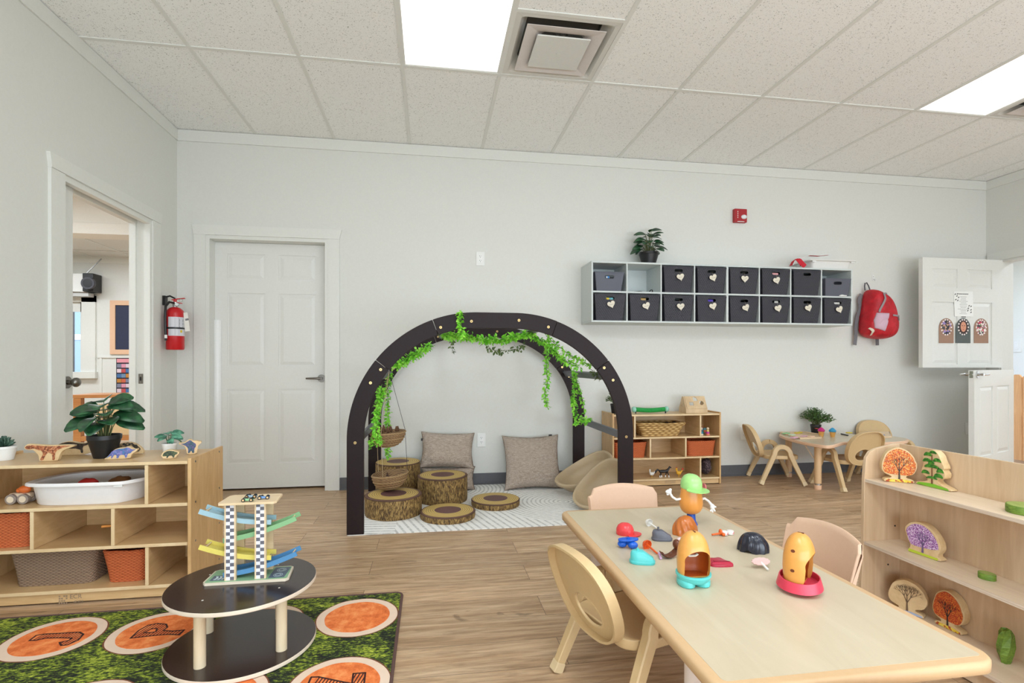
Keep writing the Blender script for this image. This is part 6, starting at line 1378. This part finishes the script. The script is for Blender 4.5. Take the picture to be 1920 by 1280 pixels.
# hollow egg-shaped bodies with arched openings
def hollow_body(label, uv, rz, base_c, tilt, W_=.064, D_=.058, H_=.128, oy=0, kind=0):
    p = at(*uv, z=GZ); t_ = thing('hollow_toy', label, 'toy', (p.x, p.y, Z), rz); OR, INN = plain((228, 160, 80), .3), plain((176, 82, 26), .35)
    PR = [(0, .90), (.02, .97), (.045, 1), (.07, .96), (.09, .87), (.105, .74), (.116, .58), (.123, .40), (.1265, .22), (.128, .08)]
    def r_(z):
        for (z0, r0), (z1, r1) in zip(PR, PR[1:]):
            if z <= z1: return r0 + (r1 - r0) * (z - z0) / (z1 - z0)
        return PR[-1][1]
    zs = [0, .012, .03, .045, .06, .075, .09, .104, .115, .123, .1275]; n = 48
    def lp(z, ins=0):
        k = r_(z); return [Vector((max(.0015, W_ / 2 * k - ins) * math.copysign(abs(math.cos(a)) ** .9, math.cos(a)), max(.0015, D_ / 2 * k - ins) * math.copysign(abs(math.sin(a)) ** .9, math.sin(a)), z + BZ)) for a in (2 * PI * i / n for i in range(n))]
    BZ = .022
    def opening(i, z): # front (-y) arch opening
        a = 2 * PI * (i + .5) / n - 1.5 * PI; a = (a + PI) % (2 * PI) - PI
        if z < 0 or z >= .082: return False
        w_ = 1.02 if z < .055 else 1.02 * math.sqrt(max(0, 1 - ((z - .055) / .028) ** 2)); return abs(a) < w_
    zf = [z * .004 for z in range(0, 28)] + [.115, .119, .1215, .1237, .1255, .127, .128]
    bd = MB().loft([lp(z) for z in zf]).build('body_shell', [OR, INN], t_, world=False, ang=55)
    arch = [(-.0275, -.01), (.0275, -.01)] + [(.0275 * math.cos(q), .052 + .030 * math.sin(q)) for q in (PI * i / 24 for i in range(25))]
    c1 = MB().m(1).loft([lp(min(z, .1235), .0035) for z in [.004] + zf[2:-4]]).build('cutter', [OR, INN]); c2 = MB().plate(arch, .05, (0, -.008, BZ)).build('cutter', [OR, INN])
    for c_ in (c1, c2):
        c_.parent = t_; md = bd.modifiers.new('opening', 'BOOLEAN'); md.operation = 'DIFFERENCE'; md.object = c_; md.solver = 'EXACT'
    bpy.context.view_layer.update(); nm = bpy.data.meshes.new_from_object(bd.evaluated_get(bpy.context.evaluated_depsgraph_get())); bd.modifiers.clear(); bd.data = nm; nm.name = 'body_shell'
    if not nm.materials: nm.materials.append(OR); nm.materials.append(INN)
    nm.shade_smooth(); nm.set_sharp_from_angle(angle=.9)
    for c_ in (c1, c2): bpy.data.objects.remove(c_)
    MB().box(-.0014, .0014, -.008, .003, .1265 + BZ, .1283 + BZ).build('top_slot', plain((96, 44, 18), .6), bd, world=False)
    m = MB()
    if kind == 1:
        for zz in (.088, .040): m.cyl((-W_ / 2 * r_(zz) - .0004, .004, zz + BZ), (-W_ / 2 * r_(zz) + .002, .004, zz + BZ), .0038, 14)
    else: m.cyl((-.008, .02, .08 + BZ), (-.008, .022, .08 + BZ), .003, 8)
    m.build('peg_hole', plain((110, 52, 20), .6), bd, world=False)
    if kind == 0:
        m = MB(); bo = lambda k, z: [(W_ * .51 * k * math.cos(a), D_ * .53 * k * math.sin(a), z) for a in (2 * PI * i / 40 for i in range(40))]
        fb = lambda x, k, z: [(x + .017 * k * math.cos(a), .024 * k * math.sin(a), z) for a in (2 * PI * i / 24 for i in range(24))]
        m.loft([bo(.80, .012), bo(.96, .018), bo(1.0, .027), bo(1.06, .0285), bo(1.06, .034), bo(.94, .034), bo(.9, .024), bo(.5, .021)]); m.build('trouser_rim', plain(base_c, .3), t_, world=False)
        for s in (-1, 1): MB().loft([fb(s * .0165, .9, 0), fb(s * .0165, 1, .003), fb(s * .0165, 1.0, .016), fb(s * .0165, .9, .021)]).build('trouser_leg', plain(base_c, .3), t_, world=False)
        MB().tube([(-.005, .020, .082 + BZ), (-.001, .006, .066 + BZ)], .0035, 8).build('red_peg', plain((206, 52, 46), .3), t_, world=False); MB().tube([(-.016, .004, .062 + BZ), (-.008, -.0, .058 + BZ), (.004, -.0, .058 + BZ), (.010, .002, .061 + BZ)], .0032, 8).build('white_piece', plain((232, 222, 206), .3), t_, world=False)
    else:
        m = MB(); bo = lambda k, z, dx=0: [(W_ * .53 * k * math.cos(a) + dx, D_ * .60 * k * math.sin(a), z + .012 * math.cos(a) * .4) for a in (2 * PI * i / 40 for i in range(40))]
        m.loft([bo(1.12, .013), bo(1.18, .014), bo(1.04, .038), bo(.98, .038), bo(1.0, .022), bo(.6, .02)]); m.build('skirt_band', plain(base_c, .35), t_, world=False)
        MB().ball((.004, -.006, .0105), .026, 18, (1.05, .8, .40)).build('round_base', plain((206, 30, 44), .3), t_, world=False)
        MB().cyl((.0, -.002, .050 + BZ), (.018, .006, .054 + BZ), .0042, 12).build('blue_peg', plain((70, 150, 190), .3), t_, world=False)
    return t_
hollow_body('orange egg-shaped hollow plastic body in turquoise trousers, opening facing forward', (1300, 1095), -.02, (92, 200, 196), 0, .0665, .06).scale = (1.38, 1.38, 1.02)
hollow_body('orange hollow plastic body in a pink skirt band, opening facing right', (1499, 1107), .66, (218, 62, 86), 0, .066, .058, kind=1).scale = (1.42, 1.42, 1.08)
# plain egg-shaped toy with cap, arms and disc
p = at(1298, 990, z=GZ); ex_ = thing('egg_toy', 'orange egg-shaped toy with a pale green cap, white arms and blue base', 'toy', (1.008, 1.90, Z), -.05); ex_.scale = (1.42,) * 3
m = MB(); n = 40
prof = [(.001, .030), (.018, .033), (.027, .041), (.0315, .055), (.031, .070), (.0285, .087), (.026, .102), (.0225, .118), (.016, .129), (.001, .134)]
m.loft([[(r_ * math.cos(a) * 1.02, r_ * math.sin(a) * .92, z) for a in (2 * PI * i / n for i in range(n))] for r_, z in prof]); m.build('egg_body', plain((224, 150, 70), .3), ex_, world=False, sub=1)
m = MB().lathe([(.015, .0), (.018, .003), (.013, .012), (.011, .032)], (0, 0, 0), 24); m.build('blue_base', plain((22, 78, 176), .35), ex_, world=False)
cp = cap('cap', None, (164, 218, 132), (1298, 990), 0, 1.05); cp.name = 'green_cap'
for k in ('label', 'category'):
    if k in cp: del cp[k]
cp.parent = ex_; cp.location = (0, 0, .102); cp.rotation_euler = (0, .12, -1.25)
MB().tube([(-.029, 0, .073), (-.043, -.002, .072), (-.054, -.002, .079), (-.061, 0, .090)], .0034, 8, [1, 1, .9, 1.1]).ball((-.064, 0, .093), .0075, 12, (1.1, .8, .9)).ball((-.060, -.001, .099), .0042, 8).ball((-.070, -.001, .094), .004, 8).ball((-.067, .0, .087), .0038, 8).build('arm', WHITE, ex_, world=False)
MB().tube([(.029, 0, .070), (.038, -.002, .073), (.048, -.004, .066), (.056, -.005, .056)], .0034, 8, [1.2, 1, .9, 1.2]).ball((.059, -.005, .050), .0075, 12, (.9, .7, 1.1)).tube([(.058, -.005, .046), (.053, -.006, .038)], .0022, 6).tube([(.060, -.005, .046), (.059, -.006, .035)], .0022, 6).tube([(.062, -.005, .047), (.066, -.006, .038)], .0022, 6).tube([(.062, -.005, .052), (.069, -.006, .049)], .0022, 6).build('arm', WHITE, ex_, world=False)
MB().cyl((.027, 0, .098), (.037, 0, .099), .002, 8).build('disc_peg', plain((236, 140, 150)), ex_, world=False)
m = MB(); m.loft([[(.037 + o, .014 * k * math.cos(a) * .8, .099 + .0165 * k * math.sin(a)) for a in (2 * PI * i / 26 for i in range(26))] for o, k in ((.004, .1), (.003, .85), (0, 1), (.0, .9), (.0015, .7), (.002, .1))]); m.build('pink_disc', plain((236, 120, 134), .35), ex_, world=False)
# moulded hair pieces
def hair(label, uv, rz, c, sc, seed, notch):
    p = at(*uv, z=GZ); t_ = thing('toy_hair', label, 'toy hair', (p.x, p.y, Z), rz); m = MB(); n, r_ = 72, 18; G = []
    for j in range(r_ + 1):
        th = PI / 2 * j / r_; row = []
        for i in range(n):
            a = 2 * PI * i / n; gr = 1 + .05 * math.sin(a * 9 + 3.2 * math.sin(th * 2 + seed) + 3 * math.cos(a)) * math.sin(th) ** 1.2 + .05 * math.cos(a * 2 + seed) * math.sin(th)
            z = math.cos(th) * sc[2]; lowf = max(0, math.sin(a * 3 + notch) * .5 + .5 * math.sin(a * 7 + notch * 2)) * .010 * math.sin(th) ** 6
            row.append(Vector((sc[0] * gr * math.sin(th) ** .8 * math.cos(a), sc[1] * gr * math.sin(th) ** .8 * math.sin(a), z * (1 + .10 * math.cos(a + seed) * math.sin(th)) + lowf)))
        G.append(row)
    m.loft(G, True, False); m.loft([[q * .88 for q in l] for l in G], True, False)
    V0 = [m.V(q) for q in G[-1]]; V1 = [m.V(q * .88) for q in G[-1]]
    for i in range(n): m.F([V0[i], V0[(i + 1) % n], V1[(i + 1) % n], V1[i]])
    m.build('hair_shell', plain(c, .2), t_, world=False, ang=70); return t_
h1_ = hair('glossy brown moulded hair piece in front of the egg-shaped toy', (1284, 1000), .3, (190, 106, 44), (.047, .038, .066), 1.0, .8)
hair('glossy black moulded hair piece right of the middle of the big table', (1412, 1032), -.25, (34, 36, 48), (.050, .037, .062), 2.4, 2.0)
# glasses with orange nose peg
p = at(1358, 1003, z=GZ); t_ = thing('toy_glasses', 'white toy eye piece with red marks and an orange peg', 'toy part', (p.x, p.y, Z))
for x in (.0, .026):
    MB().lathe([(.002, 0), (.0125, .001), (.0135, .008), (.012, .014), (.004, .0165)], (0, 0, 0), 22).build('eye_cup', plain((236, 232, 230), .3), t_, world=False).location = (x, x * .15, .0005)
    e = MB().lathe([(.0001, 0), (.0055, 0), (.0055, .001), (.0001, .001)], (0, 0, 0), 14).build('red_mark', plain((206, 40, 52), .4), t_, world=False); e.location = (x + .003, x * .15 - .0105, .0095); e.rotation_euler = (1.2, 0, 0)
MB().tube([(-.052, -.006, .006), (-.018, -.002, .008)], .0036, 10).build('orange_peg', plain((230, 104, 36), .3), t_, world=False); MB().ball((-.015, 0, .012), .009, 12, (.7, 1, 1.3)).ball((-.010, -.012, .0065), .0065, 10).build('orange_nose', plain((230, 104, 36), .3), t_, world=False)
# crimson garment shell, umbrella-like piece
p = at(1349, 1056, z=GZ); t_ = thing('toy_garment', 'crimson plastic garment piece lying right of the front orange body', 'toy part', (.896, 1.512, Z), -.1); m = MB()
o = smooth2([(-.034, -.024), (.034, -.026), (.040, -.012), (.026, .004), (.022, .028), (.008, .034), (-.006, .028), (-.022, .034), (-.034, .026), (-.030, .002)], 2)
m.loft([[(x, y, z) for x, y in inset2(o, i)] for z, i in ((0, 0), (.006, -.0005), (.009, .002), (.0125, .007), (.014, .012))]); m.build('garment_shell', plain((178, 34, 62), .35), t_, world=False, ang=60)
MB().tube([(-.03, -.02, .009), (0, -.0225, .010), (.034, -.02, .009)], .0025, 8).build('hem', plain((186, 40, 68), .35), t_, world=False)
p = at(1424, 1062, z=GZ); t_ = thing('toy_mouth', 'pinkish-white plastic piece with a scalloped edge and white peg', 'toy part', (1.008, 1.466, Z), 0)
sc_ = [(.030 * math.cos(a) * (1 + .06 * math.cos(12 * a)), .0125 * math.sin(a) * (1 + .06 * math.cos(12 * a)) ) for a in (2 * PI * i / 72 for i in range(72))]
MB().plate(sc_, .003, (0, 0, .0185), (1, 0, 0), Vector((0, .75, .66)), Vector((0, -.66, .75))).build('scalloped_plate', plain((214, 176, 170), .35), t_, world=False); MB().tube([(0, -.002, .017), (.006, -.028, .004)], .0034, 10).build('white_peg', WHITE, t_, world=False)
# ================================================================ display shelf at the right
ds = thing('display_shelf', 'birch plywood display shelf with painted wooden trees at the right', 'shelf', (1.80, 1.38, 0)); ya, yb = .93, 1.84; xb = 1.884
so = [(1.712, .003), (xb + .012, .003), (xb + .012, .71), (xb - .035, .712)] + [(1.765 - .05 * math.sin(q) + .012, .655 + .045 * math.cos(q)) for q in (PI / 2 * i / 8 for i in range(9))][0:9]
so = [(1.700, .003), (xb + .012, .003), (xb + .012, .708), (1.865, .708), (1.775, .690), (1.748, .678), (1.731, .655), (1.726, .62), (1.722, .57), (1.718, .32)]
for y in (yb, ya - .015): m = MB(); m.plate(so, .015, (0, y, 0), (1, 0, 0), (0, 0, 1), (0, 1, 0)).build('side_panel', BIRCH, ds, bevel=.002)
MB().box(xb, xb + .012, ya + .0003, yb - .0003, .04, .707).build('back_panel', BIRCH, ds, smooth=False)
for i, (z, xf) in enumerate(((.57, 1.7235), (.32, 1.7185), (.07, 1.704))):
    m = MB().box(xf + .002, xb - .0003, ya + .0003, yb - .0003, z - .0125, z); m.m(1).box(xf, xf + .002, ya + .0003, yb - .0003, z - .0125, z); m.build('shelf_board', [BIRCHT, PLYE], ds, smooth=False)
MB().box(1.722, 1.732, ya + .0003, yb - .0003, .006, .057).build('toe_board', BIRCH, ds, smooth=False)
m = MB()
for z, x in ((.375, 1.862), (.22, 1.83)): m.cyl((x, yb - .001, z), (x, yb + .0004, z), .0035, 10)
m.build('screw_hole', plain((40, 30, 24)), ds)
def wtree(label, c, ang, W_, H_, crown_cols, ground, body_pts, crown_pts, trunk_c, scale=120, group='painted wooden trees on the display shelf', layered=False, th=.03):
    t_ = thing('wooden_tree', label, 'toy tree', c, ang, group); sp_ = lambda q: [(a * W_, b * H_) for a, b in q]
    MB().plate(sp_(body_pts), th, (0, th / 2, 0)).build('wooden_body', PLYE2, t_, world=False, bevel=.0015)
    f = -th / 2 - .0002
    MB().plate(sp_(ground[1]), .0005, (0, f, 0)).build('painted_ground', ground[0], t_, world=False, smooth=False)
    if crown_cols: MB().plate(sp_(crown_pts), .0005, (0, f - .0006, 0)).build('painted_crown', speck('crown_%d_%d' % (crown_cols[0][0], len(bpy.data.materials)), crown_cols, scale, .6), t_, world=False, smooth=False)
    m = MB(); TK = plain(trunk_c, .6); rr = random.Random(int(c[1] * 1000))
    def br(x, z, a, L, w_, d):
        x2, z2 = max(-W_ * .42, min(W_ * .42, x + L * math.sin(a))), min(H_ * .92, z + L * math.cos(a)); m.loft([[(x - w_, f - .0012, z), (x + w_, f - .0012, z), (x2 + w_ * .55, f - .0012, z2), (x2 - w_ * .55, f - .0012, z2)], [(x - w_, f - .0018, z), (x + w_, f - .0018, z), (x2 + w_ * .55, f - .0018, z2), (x2 - w_ * .55, f - .0018, z2)]])
        if d > 0:
            for s in (-1, 0, 1): br(x2, z2, a + s * rr.uniform(.35, .6), L * rr.uniform(.66, .85), w_ * .55, d - 1)
    br(0, .1 * H_, 0, H_ * (.24 if crown_cols is None else .22), W_ * (.032 if not layered else .018), 0 if layered else 4 if crown_cols is None else 3)
    if layered: m.box(-.0022, .0022, f - .0018, f - .0012, .1 * H_, .86 * H_)
    m.build('painted_branches', TK, t_, world=False, smooth=False)
    if layered:
        for i, (x, z, a_, b_) in enumerate(layered): MB().plate([(q[0] * W_, q[1] * H_) for q in smooth2([(x - a_, z - b_), (x - a_ * .6, z + b_ * .7), (x, z + b_), (x + a_ * .7, z + b_ * .5), (x + a_, z - b_ * .8), (x, z - b_ * .5)], 1)], .0005, (0, f - .0020, 0)).build('foliage_pad', speck('pine_pad', [(50, 122, 36), (76, 150, 44), (40, 100, 34)], 160) if not bpy.data.materials.get('pine_pad') else bpy.data.materials['pine_pad'], t_, world=False, smooth=False)
    return t_
RB = [(-.42, 0), (.42, 0), (.45, .04), (.40, .1), (.2, .14), (.22, .2), (.42, .24), (.52, .4), (.53, .56), (.48, .62), (.44, .74), (.3, .88), (.14, .96), (-.05, 1), (-.22, .94), (-.38, .84), (-.46, .68), (-.52, .5), (-.52, .36), (-.44, .24), (-.24, .18), (-.22, .13), (-.4, .1), (-.46, .05)]
RC = [(q[0] * .92, q[1] * .95 + .015) for q in RB if q[1] > .19]
GRD = [(-.40, .015), (.40, .015), (.40, .06), (.1, .1), (-.36, .085)]
def sb(p): return smooth2(p, 1)
orange = [(222, 120, 40), (196, 70, 34), (236, 160, 60), (206, 90, 44), (230, 190, 130), (214, 110, 50), (150, 70, 36)]
yg = speck('autumn_ground', [(232, 200, 60), (226, 180, 50), (180, 80, 40), (236, 210, 90)], 130); gg = plain((126, 190, 50), .6); ylg = plain((190, 206, 60), .6); bg = plain((170, 180, 206), .6)
g3 = lambda x: sb(x)
def faced(c1, c2, z):  # a tree whose foot runs between two points seen in the photograph
    a, b = at(*c1, z=z), at(*c2, z=z); d = b - a; return ((a.x + b.x) / 2, (a.y + b.y) / 2, z + .0004), math.atan2(d.y, d.x)
def tree_at(label, c, ang, W_, H_, *a, **k): return wtree(label, c, ang, W_, H_, *a, **k)
tree_at('bright orange round wooden tree at the left of the top display shelf', (1.807, 1.772, .5705), -.545, .110, .137, orange, (yg, GRD), g3(RB), g3(RC), (74, 62, 50), 420)
PB = [(-.6, 0), (.62, 0), (.62, .05), (.22, .14), (.14, .24), (.40, .28), (.44, .42), (.34, .5), (.42, .56), (.30, .72), (.22, .9), (.02, 1), (-.2, .92), (-.34, .78), (-.3, .6), (-.38, .44), (-.4, .32), (-.16, .24), (-.18, .14), (-.6, .07)]
tree_at('green layered wooden pine tree on the top display shelf', (1.862, 1.668, .5705), -1.55, .111, .142, None, (gg, [(-.56, .01), (.56, .01), (.5, .06), (0, .11), (-.5, .07)]), sb(PB), None, (126, 78, 50), layered=[(-.14, .86, .16, .06), (.04, .93, .14, .05), (.18, .74, .16, .06), (-.16, .7, .18, .06), (.0, .56, .30, .06), (.28, .48, .14, .07), (-.22, .38, .16, .06), (.22, .34, .18, .07), (0, .26, .22, .04), (-.02, .66, .12, .06)])
LB = [(-.46, 0), (.5, 0), (.52, .07), (.38, .12), (.5, .3), (.5, .48), (.42, .66), (.28, .84), (.08, .97), (-.14, 1), (-.34, .94), (-.46, .84), (-.56, .7), (-.5, .5), (-.46, .36), (-.36, .22), (-.42, .1)]
tree_at('lilac-purple blossoming wooden tree on the middle display shelf', (1.814, 1.663, .3205), -1.45, .122, .122, [(176, 120, 180), (214, 180, 220), (130, 60, 140), (196, 150, 204), (236, 220, 236), (110, 40, 120)], (ylg, [(-.44, .012), (.42, .012), (.44, .075), (-.42, .10)]), sb(LB), [(q[0] * .9, q[1] * .92 + .02) for q in sb([p for p in LB if p[1] > .2])], (110, 90, 130), 520)
tree_at('bare brown wooden tree at the left of the bottom display shelf', (1.822, 1.742, .0705), -1.05, .118, .130, None, (bg, GRD), g3(RB), None, (112, 88, 66))
tree_at('red-orange wooden tree in the middle of the bottom display shelf', (1.864, 1.612, .0705), -1.5, .106, .140, [(196, 76, 36), (170, 50, 30), (222, 130, 50), (200, 96, 44)], (yg, GRD), g3(RB), g3(RC), (56, 46, 40), 430)
GRN = NT('green_stain', .55); f = GRN.noise(GRN.co((30, 30, 90)), 1.5, 3, .6, 1); GRN.col(GRN.ramp(f, [(.3, (78, 112, 34)), (.7, (128, 156, 60))])); GRN = GRN.m
GRN2 = NT('green_slice', .5); f = GRN2.noise(GRN2.co(), 14, 3, .6, 1); GRN2.col(GRN2.ramp(f, [(.3, (138, 158, 78)), (.7, (168, 184, 104))])); GRN2 = GRN2.m
def slice_(label, x, y, z, a_, b_, h, rz):
    n = 40; lp = lambda k, zz: [(a_ * k * math.cos(q) * (1 + .03 * math.sin(3 * q)), b_ * k * math.sin(q), zz) for q in (2 * PI * i / n for i in range(n))]
    t_ = thing('wood_slice', label, 'wood slice', (x, y, z), rz); MB().loft([lp(.98, 0), lp(1, .003), lp(1, h - .003), lp(.97, h)]).build('bark_edge', GRN, t_, world=False, ang=50); MB().loft([lp(.92, h - .0004), lp(.92, h + .0004)]).build('cut_face', GRN2, t_, world=False, smooth=False)
slice_('green stained wood slice at the right end of the top display shelf', 1.818, 1.335, .5705, .05, .05, .024, .3)
slice_('small dark green wood slice on the middle display shelf', 1.818, 1.452, .3205, .02, .024, .019, .2)
bl = thing('wooden_block', 'upright faceted green wooden block on the bottom display shelf', 'block', (1.832, 1.405, .0705), .3); m = MB(); n = 7; prof = [(.020, 0), (.032, .03), (.036, .055), (.030, .09), (.018, .105), (.001, .107)]
m.loft([[(r_ * math.cos(2 * PI * i / n + k * .25), r_ * .62 * math.sin(2 * PI * i / n + k * .25), z * (1 + .04 * math.sin(i * 2))) for i in range(n)] for k, (r_, z) in enumerate(prof)]); m.build('block_body', GRN, bl, world=False, smooth=False)
# ================================================================ world and view
w = bpy.data.worlds.new('world'); bpy.context.scene.world = w; w.use_nodes = True; nt = w.node_tree; bgd = nt.nodes['Background']
sky = nt.nodes.new('ShaderNodeTexSky'); sky.sky_type = 'NISHITA'; sky.sun_elevation = math.radians(38); sky.sun_rotation = math.radians(200); sky.sun_disc = False
nt.links.new(sky.outputs[0], bgd.inputs[0]); bgd.inputs[1].default_value = .8
s = bpy.context.scene; s.view_settings.view_transform = 'Standard'; s.view_settings.look = 'None'; s.view_settings.gamma = 1; s.view_settings.exposure = EXPO
s.cycles.use_denoising = True; s.cycles.use_adaptive_sampling = True; s.cycles.adaptive_threshold = .02; s.cycles.max_bounces = 7; s.cycles.diffuse_bounces = 5; s.cycles.glossy_bounces = 3; s.cycles.sample_clamp_indirect = 6
